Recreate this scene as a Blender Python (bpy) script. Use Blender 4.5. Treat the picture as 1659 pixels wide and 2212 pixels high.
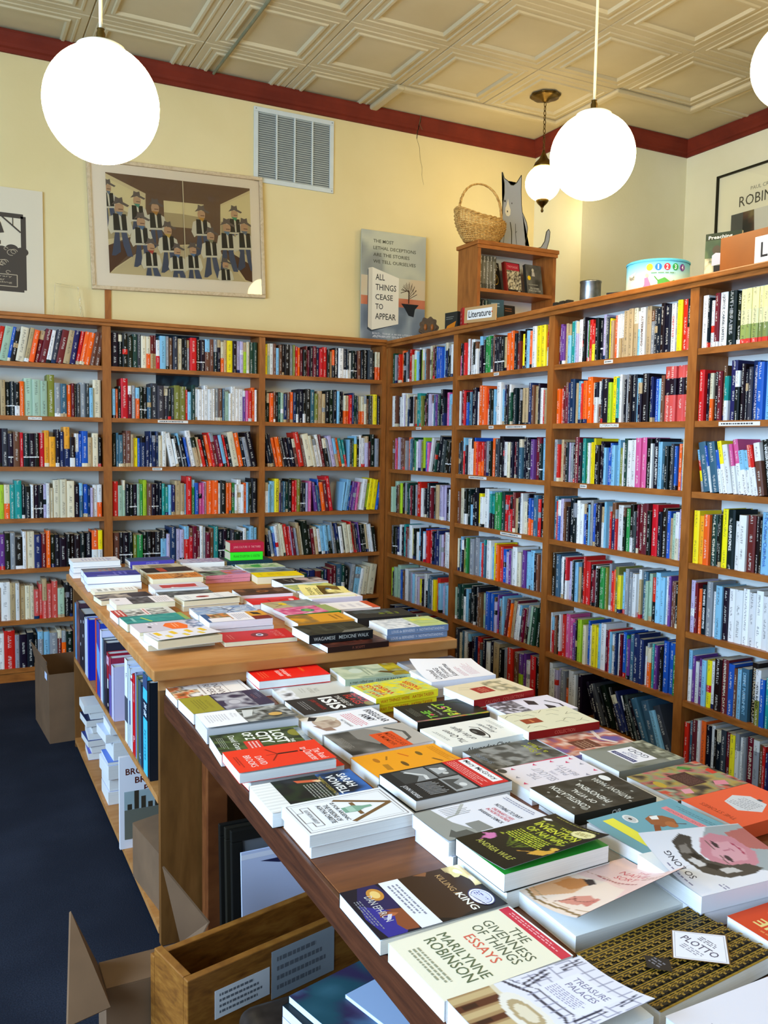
import bpy, bmesh, math, random
from mathutils import Vector, Matrix, noise
random.seed(7)
for _o in list(bpy.data.objects): bpy.data.objects.remove(_o)
C = bpy.context.scene.collection
SC = bpy.context.scene
PI = math.pi

# ---------------------------------------------------------------- camera
CAM = Vector((0.0, 0.0, 1.46))
YAW, PIT, ROL, FPX = 0.47196442, 0.08078417, 0.01510389, 1869.74
_f = Vector((math.sin(YAW)*math.cos(PIT), math.cos(YAW)*math.cos(PIT), -math.sin(PIT)))
_r = Vector((math.cos(YAW), -math.sin(YAW), 0.0))
_u = _r.cross(_f)
CR = _r*math.cos(ROL)+_u*math.sin(ROL)
CU = _u*math.cos(ROL)-_r*math.sin(ROL)
CF = _f
cam_d = bpy.data.cameras.new('camera')
cam = bpy.data.objects.new('camera', cam_d); C.objects.link(cam)
cam_d.sensor_fit = 'VERTICAL'; cam_d.sensor_height = 24.0; cam_d.sensor_width = 18.0
cam_d.lens = 24.0*FPX/2212.0
cam_d.clip_start = 0.05; cam_d.clip_end = 60
cam.matrix_world = Matrix(((CR.x, CU.x, -CF.x, CAM.x), (CR.y, CU.y, -CF.y, CAM.y), (CR.z, CU.z, -CF.z, CAM.z), (0, 0, 0, 1)))
SC.camera = cam
def proj(p):
    v = Vector(p)-CAM; z = v.dot(CF)
    return 829.5+FPX*v.dot(CR)/z, 1106-FPX*v.dot(CU)/z, z

# ---------------------------------------------------------------- world, daylight, exposure
W = bpy.data.worlds.new('world'); SC.world = W; W.use_nodes = True
_bg = W.node_tree.nodes['Background']; _bg.inputs[0].default_value = (0.55, 0.74, 1.0, 1); _bg.inputs[1].default_value = 0.3
def area(name, loc, rot, sx, sy, power, col):
    d = bpy.data.lights.new(name, 'AREA'); d.shape = 'RECTANGLE'; d.size = sx; d.size_y = sy
    d.energy = power; d.color = col
    o = bpy.data.objects.new(name, d); C.objects.link(o); o.location = loc; o.rotation_euler = rot
    return o
area('daylight_left_window', (-2.55, 1.2, 1.95), (0, -PI/2, 0), 1.8, 4.2, 400, (0.46, 0.68, 1.0))
area('daylight_shopfront', (0.6, -2.35, 1.8), (PI/2, 0, 0), 4.4, 2.4, 26, (0.66, 0.80, 1.0))
GLOBE_STRENGTH = 27.0
SC.view_settings.view_transform = 'Standard'; SC.view_settings.look = 'None'
SC.view_settings.gamma = 1.0; SC.view_settings.use_curve_mapping = False
SC.view_settings.exposure = 0.03

# ---------------------------------------------------------------- colours
def s2l(c): return tuple((x/12.92 if x <= 0.04045 else ((x+0.055)/1.055)**2.4) for x in c)
def hx(h):
    return s2l((int(h[0:2], 16)/255, int(h[2:4], 16)/255, int(h[4:6], 16)/255))
PAL = dict(k=('141417', 'black'), w=('e6e6e2', 'white'), c=('ddd3b4', 'cream'), t=('bba177', 'tan'), n=('6e4630', 'brown'), m=('6d1c26', 'maroon'),
 r=('cf2320', 'red'), o=('f4621a', 'orange'), y=('f6df1e', 'yellow'), g=('2f8a44', 'green'), l=('a9cb2c', 'lime green'), d=('1d4233', 'dark green'),
 e=('259188', 'teal'), b=('2257b4', 'blue'), s=('86bfdc', 'sky blue'), v=('1c2b57', 'navy'), p=('6a3c86', 'purple'), i=('d65a92', 'pink'), a=('8d9196', 'grey'),
 h=('3b3d42', 'charcoal'), f=('a3bfa4', 'sage green'), x=('3e6377', 'slate blue'), z=('b9aecb', 'lilac'), u=('7f8136', 'olive'), j=('d8574c', 'coral red'), q=('f2a52c', 'amber'))
RGB = {k: hx(v[0]) for k, v in PAL.items()}
def col(c):
    if isinstance(c, tuple): return c
    if len(c) == 1: return RGB[c]
    return hx(c)

# ---------------------------------------------------------------- materials
def nt(m): return m.node_tree.nodes, m.node_tree.links
def newmat(name, rough=0.5, spec=0.5, base=None):
    m = bpy.data.materials.new(name); m.use_nodes = True
    b = m.node_tree.nodes['Principled BSDF']; b.inputs['Roughness'].default_value = rough
    b.inputs['Specular IOR Level'].default_value = spec
    if base: b.inputs['Base Color'].default_value = (*base, 1)
    return m, b
def ramp(n, stops):
    r = n.new('ShaderNodeValToRGB'); el = r.color_ramp.elements
    while len(el) < len(stops): el.new(0.5)
    for e, (p, c) in zip(el, stops): e.position = p; e.color = (*c, 1)
    return r
def wood(name, c1, c2, c3, scale=(1, 1, 1), rough=0.45, grain=9.0, dist=3.0):
    m, b = newmat(name, rough, 0.4); n, l = nt(m)
    tc = n.new('ShaderNodeTexCoord'); mp = n.new('ShaderNodeMapping'); mp.inputs['Scale'].default_value = scale
    l.new(tc.outputs['Object'], mp.inputs[0])
    no = n.new('ShaderNodeTexNoise'); no.inputs['Scale'].default_value = grain; no.inputs['Detail'].default_value = 6; no.inputs['Distortion'].default_value = dist
    l.new(mp.outputs[0], no.inputs[0])
    no2 = n.new('ShaderNodeTexNoise'); no2.inputs['Scale'].default_value = grain*9; no2.inputs['Detail'].default_value = 3
    l.new(mp.outputs[0], no2.inputs[0])
    mx = n.new('ShaderNodeMath'); mx.operation = 'MULTIPLY_ADD'; mx.inputs[1].default_value = 0.35; l.new(no2.outputs[0], mx.inputs[0]); 
    sc = n.new('ShaderNodeMath'); sc.operation = 'MULTIPLY'; sc.inputs[1].default_value = 0.75; l.new(no.outputs[0], sc.inputs[0]); l.new(sc.outputs[0], mx.inputs[2])
    r = ramp(n, [(0.36, c1), (0.54, c2), (0.72, c3)]); l.new(mx.outputs[0], r.inputs[0]); l.new(r.outputs[0], b.inputs['Base Color'])
    bp = n.new('ShaderNodeBump'); bp.inputs['Strength'].default_value = 0.08; bp.inputs['Distance'].default_value = 0.002
    l.new(mx.outputs[0], bp.inputs['Height']); l.new(bp.outputs[0], b.inputs['Normal'])
    return m
def plaster(name, c1, c2, sc=1.4, bump=0.15, stain=None):
    m, b = newmat(name, 0.75, 0.25); n, l = nt(m)
    tc = n.new('ShaderNodeTexCoord')
    no = n.new('ShaderNodeTexNoise'); no.inputs['Scale'].default_value = sc; no.inputs['Detail'].default_value = 5; l.new(tc.outputs['Object'], no.inputs[0])
    r = ramp(n, [(0.35, c1), (0.65, c2)]); l.new(no.outputs[0], r.inputs[0]); out = r.outputs[0]
    if stain:
        n3 = n.new('ShaderNodeTexNoise'); n3.inputs['Scale'].default_value = 7; n3.inputs['Detail'].default_value = 8; l.new(tc.outputs['Object'], n3.inputs[0])
        r3 = ramp(n, [(0.62, (0, 0, 0)), (0.78, (1, 1, 1))]); l.new(n3.outputs[0], r3.inputs[0])
        mm = n.new('ShaderNodeMix'); mm.data_type = 'RGBA'; l.new(r3.outputs[0], mm.inputs[0]); l.new(out, mm.inputs[6]); mm.inputs[7].default_value = (*stain, 1); out = mm.outputs[2]
    l.new(out, b.inputs['Base Color'])
    n2 = n.new('ShaderNodeTexNoise'); n2.inputs['Scale'].default_value = 60; n2.inputs['Detail'].default_value = 4; l.new(tc.outputs['Object'], n2.inputs[0])
    n4 = n.new('ShaderNodeTexNoise'); n4.inputs['Scale'].default_value = 3; l.new(tc.outputs['Object'], n4.inputs[0])
    ad = n.new('ShaderNodeMath'); ad.operation = 'MULTIPLY_ADD'; ad.inputs[1].default_value = 3.0; l.new(n4.outputs[0], ad.inputs[0]); l.new(n2.outputs[0], ad.inputs[2])
    bp = n.new('ShaderNodeBump'); bp.inputs['Strength'].default_value = bump; bp.inputs['Distance'].default_value = 0.004; l.new(ad.outputs[0], bp.inputs['Height']); l.new(bp.outputs[0], b.inputs['Normal'])
    return m
M = {}
M['case'] = wood('redwood_shelf', hx('7e4717'), hx('985820'), hx('a8662a'), (1, 1, 0.22), 0.42, 8)
M['case_h'] = wood('redwood_board', hx('814a18'), hx('9c5b22'), hx('ae6a2c'), (0.22, 0.22, 1), 0.40, 9)
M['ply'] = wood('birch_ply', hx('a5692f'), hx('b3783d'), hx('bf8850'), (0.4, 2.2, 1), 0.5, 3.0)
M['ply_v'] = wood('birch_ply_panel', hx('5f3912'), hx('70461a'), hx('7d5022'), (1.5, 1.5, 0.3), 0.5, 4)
M['table'] = wood('walnut_plank', hx('552a12'), hx('6d3a1a'), hx('7d4722'), (0.5, 3.0, 1), 0.38, 3.2)
M['edge'] = wood('dark_edge', hx('3a1c0c'), hx('4c2611'), hx('5c3018'), (1, 0.25, 3), 0.45, 8)
M['crate'] = wood('crate_wood', hx('6a3d0f'), hx('865218'), hx('9a6626'), (1, 1, 4), 0.5, 5)
M['wall'] = plaster('cream_plaster', hx('dcca92'), hx('e4d39d'))
M['wall_r'] = plaster('pale_plaster', hx('e0dcb6'), hx('eae6c6'))
M['ceil'] = plaster('painted_tin', hx('c0b18a'), hx('ccbe98'), 2.0, 0.05)
M['mould'] = plaster('maroon_paint', hx('64200f'), hx('762814'), 5, 0.1)
M['back'] = plaster('white_backing', hx('f0f2ea'), hx('f4f6ee'), 3, 0.02)
M['backwall'] = plaster('grey_backing', hx('d6d2c2'), hx('dedbcc'), 3, 0.02)
m, b = newmat('carpet', 0.95, 0.1); n, l = nt(m)
tc = n.new('ShaderNodeTexCoord'); no = n.new('ShaderNodeTexNoise'); no.inputs['Scale'].default_value = 220; no.inputs['Detail'].default_value = 4; l.new(tc.outputs['Object'], no.inputs[0])
no2 = n.new('ShaderNodeTexNoise'); no2.inputs['Scale'].default_value = 2.5; no2.inputs['Detail'].default_value = 3; l.new(tc.outputs['Object'], no2.inputs[0])
ad = n.new('ShaderNodeMath'); ad.operation = 'ADD'; l.new(no.outputs[0], ad.inputs[0]); l.new(no2.outputs[0], ad.inputs[1])
r = ramp(n, [(0.7, hx('191d27')), (1.3, hx('272c38'))]); sc_ = n.new('ShaderNodeMath'); sc_.operation = 'MULTIPLY'; sc_.inputs[1].default_value = 0.75
l.new(ad.outputs[0], sc_.inputs[0]); l.new(sc_.outputs[0], r.inputs[0]); l.new(r.outputs[0], b.inputs['Base Color'])
bp = n.new('ShaderNodeBump'); bp.inputs['Strength'].default_value = 0.5; bp.inputs['Distance'].default_value = 0.003; l.new(no.outputs[0], bp.inputs['Height']); l.new(bp.outputs[0], b.inputs['Normal'])
M['carpet'] = m
def attrmat(name, rough, spec, marks=False):
    m, b = newmat(name, rough, spec); n, l = nt(m)
    at = n.new('ShaderNodeAttribute'); at.attribute_name = 'Col'; out = at.outputs['Color']
    if marks:
        uv = n.new('ShaderNodeUVMap'); uv.uv_map = 'UVMap'; sp = n.new('ShaderNodeSeparateXYZ'); l.new(uv.outputs[0], sp.inputs[0])
        def mth(op, a, b_=None, c_=None):
            q = n.new('ShaderNodeMath'); q.operation = op
            for i_, v_ in enumerate((a, b_, c_)):
                if v_ is None: continue
                if isinstance(v_, (int, float)): q.inputs[i_].default_value = v_
                else: l.new(v_, q.inputs[i_])
            return q.outputs[0]
        x, y = sp.outputs[0], sp.outputs[1]
        inb = mth('LESS_THAN', mth('ABSOLUTE', mth('SUBTRACT', x, 0.5)), 0.16)
        cb = n.new('ShaderNodeCombineXYZ'); l.new(mth('MULTIPLY', x, 2.2), cb.inputs[0]); l.new(mth('MULTIPLY', y, 230), cb.inputs[1])
        nn = n.new('ShaderNodeTexNoise'); nn.inputs['Scale'].default_value = 1; nn.inputs['Detail'].default_value = 1; l.new(cb.outputs[0], nn.inputs[0])
        cw = n.new('ShaderNodeCombineXYZ'); l.new(mth('MULTIPLY', y, 16), cw.inputs[1])
        nw = n.new('ShaderNodeTexNoise'); nw.inputs['Scale'].default_value = 1; nw.inputs['Detail'].default_value = 0; l.new(cw.outputs[0], nw.inputs[0])
        k1 = mth('GREATER_THAN', nn.outputs[0], 0.5); k2 = mth('GREATER_THAN', nw.outputs[0], 0.47)
        f_ = mth('MULTIPLY', mth('MULTIPLY', inb, k1), k2); f_ = mth('MULTIPLY', f_, 0.55)
        lum = n.new('ShaderNodeRGBToBW'); l.new(out, lum.inputs[0])
        dark = mth('LESS_THAN', lum.outputs[0], 0.30)
        inkc = n.new('ShaderNodeMix'); inkc.data_type = 'RGBA'; inkc.inputs[6].default_value = (0.05, 0.045, 0.05, 1); inkc.inputs[7].default_value = (0.78, 0.76, 0.68, 1); l.new(dark, inkc.inputs[0])
        mm = n.new('ShaderNodeMix'); mm.data_type = 'RGBA'; l.new(f_, mm.inputs[0]); l.new(out, mm.inputs[6]); l.new(inkc.outputs[2], mm.inputs[7]); out = mm.outputs[2]
    l.new(out, b.inputs['Base Color'])
    return m
M['print'] = attrmat('printed_card', 0.42, 0.12)
M['matte'] = attrmat('matte_print', 0.7, 0.25)
M['spine'] = attrmat('book_spine', 0.45, 0.15, True)
m, b = newmat('page_edges', 0.85, 0.15); n, l = nt(m)
at = n.new('ShaderNodeAttribute'); at.attribute_name = 'Col'
tc = n.new('ShaderNodeTexCoord'); mp = n.new('ShaderNodeMapping'); mp.inputs['Scale'].default_value = (3, 3, 900); l.new(tc.outputs['Object'], mp.inputs[0])
no = n.new('ShaderNodeTexNoise'); no.inputs['Scale'].default_value = 1; no.inputs['Detail'].default_value = 2; l.new(mp.outputs[0], no.inputs[0])
r = ramp(n, [(0.35, (0.92, 0.92, 0.92)), (0.6, (1, 1, 1))]); l.new(no.outputs[0], r.inputs[0])
mm = n.new('ShaderNodeMix'); mm.data_type = 'RGBA'; mm.blend_type = 'MULTIPLY'; mm.inputs[0].default_value = 1; l.new(at.outputs['Color'], mm.inputs[6]); l.new(r.outputs[0], mm.inputs[7]); l.new(mm.outputs[2], b.inputs['Base Color'])
M['pages'] = m
def metal(name, c, rough, noise_=False):
    m, b = newmat(name, rough, 0.5, c); b.inputs['Metallic'].default_value = 1.0
    if noise_:
        n, l = nt(m); tc = n.new('ShaderNodeTexCoord'); no = n.new('ShaderNodeTexNoise'); no.inputs['Scale'].default_value = 18; no.inputs['Detail'].default_value = 5; l.new(tc.outputs['Object'], no.inputs[0])
        r = ramp(n, [(0.35, tuple(x*0.45 for x in c)), (0.7, c)]); l.new(no.outputs[0], r.inputs[0]); l.new(r.outputs[0], b.inputs['Base Color'])
    return m
M['brass'] = metal('aged_brass', hx('7a6132'), 0.38, True)
M['tin'] = metal('dull_tin', hx('9fa3a8'), 0.35, True)
M['enamel'] = newmat('white_enamel', 0.4, 0.5, hx('d9d8cc'))[0]
M['dark'] = newmat('dark_void', 0.9, 0.1, hx('2a2c2e'))[0]
def simple(name, h, rough=0.6, nz=0.12, sc=20):
    m, b = newmat(name, rough, 0.35); n, l = nt(m); c = hx(h)
    tc = n.new('ShaderNodeTexCoord'); no = n.new('ShaderNodeTexNoise'); no.inputs['Scale'].default_value = sc; no.inputs['Detail'].default_value = 4; l.new(tc.outputs['Object'], no.inputs[0])
    r = ramp(n, [(0.3, tuple(x*(1-nz) for x in c)), (0.7, tuple(min(1, x*(1+nz)) for x in c))]); l.new(no.outputs[0], r.inputs[0]); l.new(r.outputs[0], b.inputs['Base Color'])
    return m
M['cardboard'] = simple('cardboard', '70543a', 0.85, 0.12, 9)
M['vent'] = simple('vent_paint', 'cfd6cf', 0.45, 0.03)
M['frame_ash'] = wood('pale_ash', hx('b79f78'), hx('c9b38c'), hx('d4c09b'), (1, 1, 1), 0.5, 14)
M['statue'] = simple('carved_dark_wood', '4a3312', 0.5, 0.4, 40)
M['leather'] = simple('dark_leather', '2e2620', 0.32, 0.35, 26)
M['rope'] = simple('cord_cloth', 'e6dcb8', 0.8, 0.05)
def wicker():
    m, b = newmat('wicker', 0.6, 0.35); n, l = nt(m)
    tc = n.new('ShaderNodeTexCoord'); no = n.new('ShaderNodeTexNoise'); no.inputs['Scale'].default_value = 60; no.inputs['Detail'].default_value = 3; l.new(tc.outputs['Object'], no.inputs[0])
    r = ramp(n, [(0.3, hx('a87a34')), (0.7, hx('dfb468'))]); l.new(no.outputs[0], r.inputs[0]); l.new(r.outputs[0], b.inputs['Base Color']); return m
M['wicker'] = wicker()
def emis(name, c, s):
    m = bpy.data.materials.new(name); m.use_nodes = True; b = m.node_tree.nodes['Principled BSDF']
    b.inputs['Base Color'].default_value = (0.9, 0.88, 0.82, 1); b.inputs['Emission Color'].default_value = (*c, 1); b.inputs['Emission Strength'].default_value = s; b.inputs['Roughness'].default_value = 0.25
    return m
M['globe'] = emis('opal_glass_lit', (1.0, 0.78, 0.42), GLOBE_STRENGTH)
m, b = newmat('clear_glass', 0.02, 0.5, (1, 1, 1)); b.inputs['Transmission Weight'].default_value = 1.0; b.inputs['IOR'].default_value = 1.45; M['glass'] = m
# thin glazing: mostly see-through with a mirror coat
m = bpy.data.materials.new('picture_glass'); m.use_nodes = True; n, l = nt(m); n.clear()
o_ = n.new('ShaderNodeOutputMaterial'); mxs = n.new('ShaderNodeMixShader'); tr = n.new('ShaderNodeBsdfTransparent'); gl = n.new('ShaderNodeBsdfGlossy'); gl.inputs['Roughness'].default_value = 0.02
fr = n.new('ShaderNodeFresnel'); fr.inputs[0].default_value = 1.5
l.new(fr.outputs[0], mxs.inputs[0]); l.new(tr.outputs[0], mxs.inputs[1]); l.new(gl.outputs[0], mxs.inputs[2]); l.new(mxs.outputs[0], o_.inputs[0]); M['pane'] = m

# ---------------------------------------------------------------- mesh builder
class MB:
    def __init__(s): s.v = []; s.f = []; s.c = []; s.m = []; s.uv = []
    def add(s, vs, fs, c=(0.8, 0.8, 0.8), mi=0, uvs=None):
        k = len(s.v); s.v += [tuple(p) for p in vs]
        for i, f in enumerate(fs):
            s.f.append(tuple(a+k for a in f)); s.c.append(c[i] if isinstance(c, list) else c); s.m.append(mi[i] if isinstance(mi, list) else mi)
            s.uv.append(uvs[i] if uvs else None)
        return s
    def box(s, x0, y0, z0, x1, y1, z1, c=(0.8, 0.8, 0.8), mi=0, bev=0.0):
        if bev <= 0:
            vs = [(x0, y0, z0), (x1, y0, z0), (x1, y1, z0), (x0, y1, z0), (x0, y0, z1), (x1, y0, z1), (x1, y1, z1), (x0, y1, z1)]
            return s.add(vs, [(0, 3, 2, 1), (4, 5, 6, 7), (0, 1, 5, 4), (1, 2, 6, 5), (2, 3, 7, 6), (3, 0, 4, 7)], c, mi)
        bm = bmesh.new(); bmesh.ops.create_cube(bm, size=1.0)
        for v in bm.verts: v.co = Vector(((x0+x1)/2+v.co.x*(x1-x0), (y0+y1)/2+v.co.y*(y1-y0), (z0+z1)/2+v.co.z*(z1-z0)))
        bmesh.ops.bevel(bm, geom=bm.edges[:], offset=bev, segments=2, profile=0.5, affect='EDGES')
        bm.verts.index_update(); s.add([v.co[:] for v in bm.verts], [[v.index for v in f.verts] for f in bm.faces], c, mi); bm.free(); return s
    def xf(s, mat, i0=0):
        s.v[i0:] = [tuple(mat @ Vector(p)) for p in s.v[i0:]]; return s
    def prism(s, pts, z0, z1, c=(0.8, 0.8, 0.8), mi=0, side=None, simi=None):
        n = len(pts); vs = [(x, y, z0) for x, y in pts]+[(x, y, z1) for x, y in pts]
        k = len(s.v); s.v += vs
        for f, cc, m_ in [(tuple(range(n-1, -1, -1)), c, mi), (tuple(range(n, 2*n)), c, mi)]: s.f.append(tuple(a+k for a in f)); s.c.append(cc); s.m.append(m_); s.uv.append(None)
        for i in range(n):
            j = (i+1) % n; s.f.append((i+k, j+k, j+n+k, i+n+k)); s.c.append(side or c); s.m.append(mi if simi is None else simi); s.uv.append(None)
        return s
    def lathe(s, prof, seg=32, c=(0.8, 0.8, 0.8), mi=0, ctr=(0, 0)):
        vs = []; fs = []
        for r_, z in prof:
            for i in range(seg):
                a = 2*PI*i/seg; vs.append((ctr[0]+r_*math.cos(a), ctr[1]+r_*math.sin(a), z))
        for k in range(len(prof)-1):
            for i in range(seg):
                j = (i+1) % seg; fs.append((k*seg+i, k*seg+j, (k+1)*seg+j, (k+1)*seg+i))
        return s.add(vs, fs, c, mi)
    def tube(s, pts, r_, seg=8, c=(0.8, 0.8, 0.8), mi=0, closed=False):
        pts = [Vector(p) for p in pts]; n = len(pts); vs = []; fs = []
        for i, p in enumerate(pts):
            a = pts[(i-1) % n] if (i > 0 or closed) else p; b_ = pts[(i+1) % n] if (i < n-1 or closed) else p
            t = (b_-a).normalized(); up = Vector((0, 0, 1)) if abs(t.z) < 0.9 else Vector((1, 0, 0))
            x = t.cross(up).normalized(); y = x.cross(t); rr = r_[i] if isinstance(r_, list) else r_
            for k in range(seg):
                q = 2*PI*k/seg; vs.append(p+x*math.cos(q)*rr+y*math.sin(q)*rr)
        m_ = n if closed else n-1
        for i in range(m_):
            for k in range(seg):
                j = (k+1) % seg; i2 = (i+1) % n; fs.append((i*seg+k, i*seg+j, i2*seg+j, i2*seg+k))
        if not closed: fs.append(tuple(range(seg-1, -1, -1))); fs.append(tuple((n-1)*seg+k for k in range(seg)))
        return s.add(vs, fs, c, mi)
    def mesh(s, name, mats, smooth=False):
        me = bpy.data.meshes.new(name); me.from_pydata(s.v, [], s.f)
        for m_ in mats: me.materials.append(M[m_] if isinstance(m_, str) else m_)
        me.polygons.foreach_set('material_index', s.m)
        ca = me.color_attributes.new('Col', 'FLOAT_COLOR', 'CORNER'); arr = []
        for p, c in zip(s.f, s.c):
            if len(c) == len(p) and isinstance(c[0], tuple):
                for q in c: arr += [q[0], q[1], q[2], 1.0]
            else:
                arr += [c[0], c[1], c[2], 1.0]*len(p)
        ca.data.foreach_set('color', arr)
        ul = me.uv_layers.new(name='UVMap'); ua = []
        for p, q in zip(s.f, s.uv):
            if q: 
                for a in q: ua += [a[0], a[1]]
            else: ua += [-5.0, 0.0]*len(p)
        ul.data.foreach_set('uv', ua)
        if smooth: me.polygons.foreach_set('use_smooth', [True]*len(s.f))
        me.update(); return me
    def build(s, name, mats, parent=None, smooth=False):
        o = bpy.data.objects.new(name, s.mesh(name, mats, smooth)); C.objects.link(o)
        if parent: o.parent = parent
        return o
def empty(name, loc, rz=0.0):
    o = bpy.data.objects.new(name, None); C.objects.link(o); o.location = loc; o.rotation_euler = (0, 0, rz); o.empty_display_size = 0.05; return o
def tag(o, label=None, cat=None, group=None, kind=None):
    if label: o['label'] = label
    if cat: o['category'] = cat
    if group: o['group'] = group
    if kind: o['kind'] = kind
    return o
def struct(o): o['kind'] = 'structure'; return o
# lettering: cached triangulated glyph runs, normalised to a 1x1 box
_TX = {}
def glyphs(txt, bold=0.0, shear=0.0):
    key = (txt, bold, shear)
    if key in _TX: return _TX[key]
    cu = bpy.data.curves.new('t', 'FONT'); cu.body = txt; cu.resolution_u = 2; cu.offset = bold; cu.shear = shear; cu.align_x = 'CENTER' if '\n' in txt else 'LEFT'; cu.space_line = 0.9
    ob = bpy.data.objects.new('t', cu); C.objects.link(ob)
    dg = bpy.context.evaluated_depsgraph_get(); me = bpy.data.meshes.new_from_object(ob.evaluated_get(dg))
    vs = [(v.co.x, v.co.y) for v in me.vertices]; fs = [tuple(p.vertices) for p in me.polygons]
    bpy.data.objects.remove(ob); bpy.data.curves.remove(cu); bpy.data.meshes.remove(me)
    if not vs: _TX[key] = ([], []); return _TX[key]
    x0 = min(v[0] for v in vs); x1 = max(v[0] for v in vs); y0 = min(v[1] for v in vs); y1 = max(v[1] for v in vs)
    vs = [((x-x0)/(x1-x0), (y-y0)/(y1-y0)) for x, y in vs]; _TX[key] = (vs, fs); return _TX[key]
# printed designs: a list of marks laid out in a unit square (u right, v up), mapped by P(u, v, lift)
def design(mb, P, spec, mi=0, step=0.00012, grid=1):
    L = 0
    for e in spec:
        k = e[0]; L += step
        if k == 'r':
            _, u0, v0, u1, v1, c = e[:6]; g = grid
            for a in range(g):
                for b_ in range(g):
                    ua, ub = u0+(u1-u0)*a/g, u0+(u1-u0)*(a+1)/g; va, vb = v0+(v1-v0)*b_/g, v0+(v1-v0)*(b_+1)/g
                    mb.add([P(ua, va, L), P(ub, va, L), P(ub, vb, L), P(ua, vb, L)], [(0, 1, 2, 3)], col(c), mi)
        elif k == 'e':
            _, cu_, cv, ru, rv, c = e[:6]; n = 24
            mb.add([P(cu_+ru*math.cos(2*PI*i/n), cv+rv*math.sin(2*PI*i/n), L) for i in range(n)], [tuple(range(n))], col(c), mi)
        elif k == 'p':
            pts = e[1]; c = e[2]
            mb.add([P(u, v, L) for u, v in pts], [tuple(range(len(pts)))], col(c), mi)
        elif k == 'k':   # open stroke of a given width
            pts, w_, c = e[1], e[2], e[3]
            for (a, b_), (a2, b2) in zip(pts, pts[1:]):
                d = math.hypot(a2-a, b2-b_) or 1; nx, ny = -(b2-b_)/d*w_/2, (a2-a)/d*w_/2
                mb.add([P(a-nx, b_-ny, L), P(a2-nx, b2-ny, L), P(a2+nx, b2+ny, L), P(a+nx, b_+ny, L)], [(0, 1, 2, 3)], col(c), mi)
        elif k == 't':
            _, txt, u0, v0, u1, v1, c = e[:7]; bold = e[7] if len(e) > 7 else 0.0; sh = e[8] if len(e) > 8 else 0.0
            vs, fs = glyphs(txt, bold, sh)
            mb.add([P(u0+(u1-u0)*x, v0+(v1-v0)*y, L) for x, y in vs], fs, col(c), mi)
        elif k == 'l':   # lines of fine print
            _, u0, v0, u1, v1, n, c = e[:7]; rn = random.Random(int(u0*999+v1*77)+n)
            h = (v1-v0)/n
            for i in range(n):
                u = u0; end = u1-(u1-u0)*rn.random()*0.25; vv = v1-h*(i+0.7)
                while u < end:
                    w_ = min(end-u, (0.02+0.05*rn.random())); mb.add([P(u, vv, L), P(u+w_, vv, L), P(u+w_, vv+h*0.45, L), P(u, vv+h*0.45, L)], [(0, 1, 2, 3)], col(c), mi); u += w_+0.015
        elif k == 'n':   # painterly picture: palette blended by noise
            _, u0, v0, u1, v1, cs, sc = e[:7]; sd = e[7] if len(e) > 7 else 0; g = e[8] if len(e) > 8 else 18
            cs_ = [col(c) for c in cs]; N = len(cs_)
            def cc(u, v):
                t = 0.5+0.95*noise.noise(Vector((u*sc+sd*3.7, v*sc*1.4+sd*1.3, sd*0.77)))+0.25*noise.noise(Vector((u*sc*3+sd, v*sc*4, 5)))
                t = min(0.999, max(0, t))*(N-1); i = int(t); f_ = t-i; f_ = f_*f_*(3-2*f_)
                return tuple(cs_[i][q]*(1-f_)+cs_[i+1][q]*f_ for q in range(3))
            cl = {}; vs = []
            for b_ in range(g+1):
                for a in range(g+1):
                    u = u0+(u1-u0)*a/g; v = v0+(v1-v0)*b_/g; vs.append(P(u, v, L)); cl[len(vs)-1] = cc(u, v)
            fs = []; cols = []
            for b_ in range(g):
                for a in range(g):
                    q = (b_*(g+1)+a, b_*(g+1)+a+1, (b_+1)*(g+1)+a+1, (b_+1)*(g+1)+a); fs.append(q); cols.append(tuple(cl[i] for i in q))
            mb.add(vs, fs, cols, mi)
    return mb
# ================================================================ the room
ZC = 3.80
YB, XR = 5.69, 5.20       # back wall, right wall
CX, CY = 4.19, 5.11       # the boxed-out corner
struct(MB().box(-2.7, -2.6, -0.1, 5.4, 5.9, 0.0).build('floor', ['carpet']))
struct(MB().box(-2.7, YB, 0, CX, YB+0.12, ZC+0.1).build('wall_back', ['wall']))
wj = MB().box(CX, CY, 0, XR+0.12, CY+0.7, ZC+0.1).build('wall_corner', ['wall_r']); struct(wj)
struct(MB().box(XR, -2.6, 0, XR+0.12, CY, ZC+0.1).build('wall_right', ['wall_r']))
# left and front walls, each with a wide shop window opening
mb = MB(); mb.box(-2.82, -2.6, 0, -2.7, 5.81, 0.55); mb.box(-2.82, -2.6, 2.95, -2.7, 5.81, ZC+0.1); mb.box(-2.82, -2.6, 0.55, -2.7, -0.95, 2.95); mb.box(-2.82, 3.35, 0.55, -2.7, 5.81, 2.95)
struct(mb.build('wall_left', ['wall']))
mb = MB(); mb.box(-2.7, -2.6, 0, 5.2, -2.48, 0.55); mb.box(-2.7, -2.6, 3.05, 5.2, -2.48, ZC+0.1); mb.box(-2.7, -2.6, 0.55, -1.65, -2.48, 3.05); mb.box(2.85, -2.6, 0.55, 5.2, -2.48, 3.05)
struct(mb.build('wall_front', ['wall']))
mb = MB()
for y in (-0.95, 1.17, 3.29): mb.box(-2.80, y, 0.55, -2.74, y+0.06, 2.95)
mb.box(-2.80, -0.95, 0.55, -2.74, 3.35, 0.61); mb.box(-2.80, -0.95, 2.89, -2.74, 3.35, 2.95)
struct(mb.build('window_1', ['enamel']))
mb = MB()
for x in (-1.65, 0.57, 2.79): mb.box(x, -2.56, 0.55, x+0.06, -2.50, 3.05)
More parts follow.
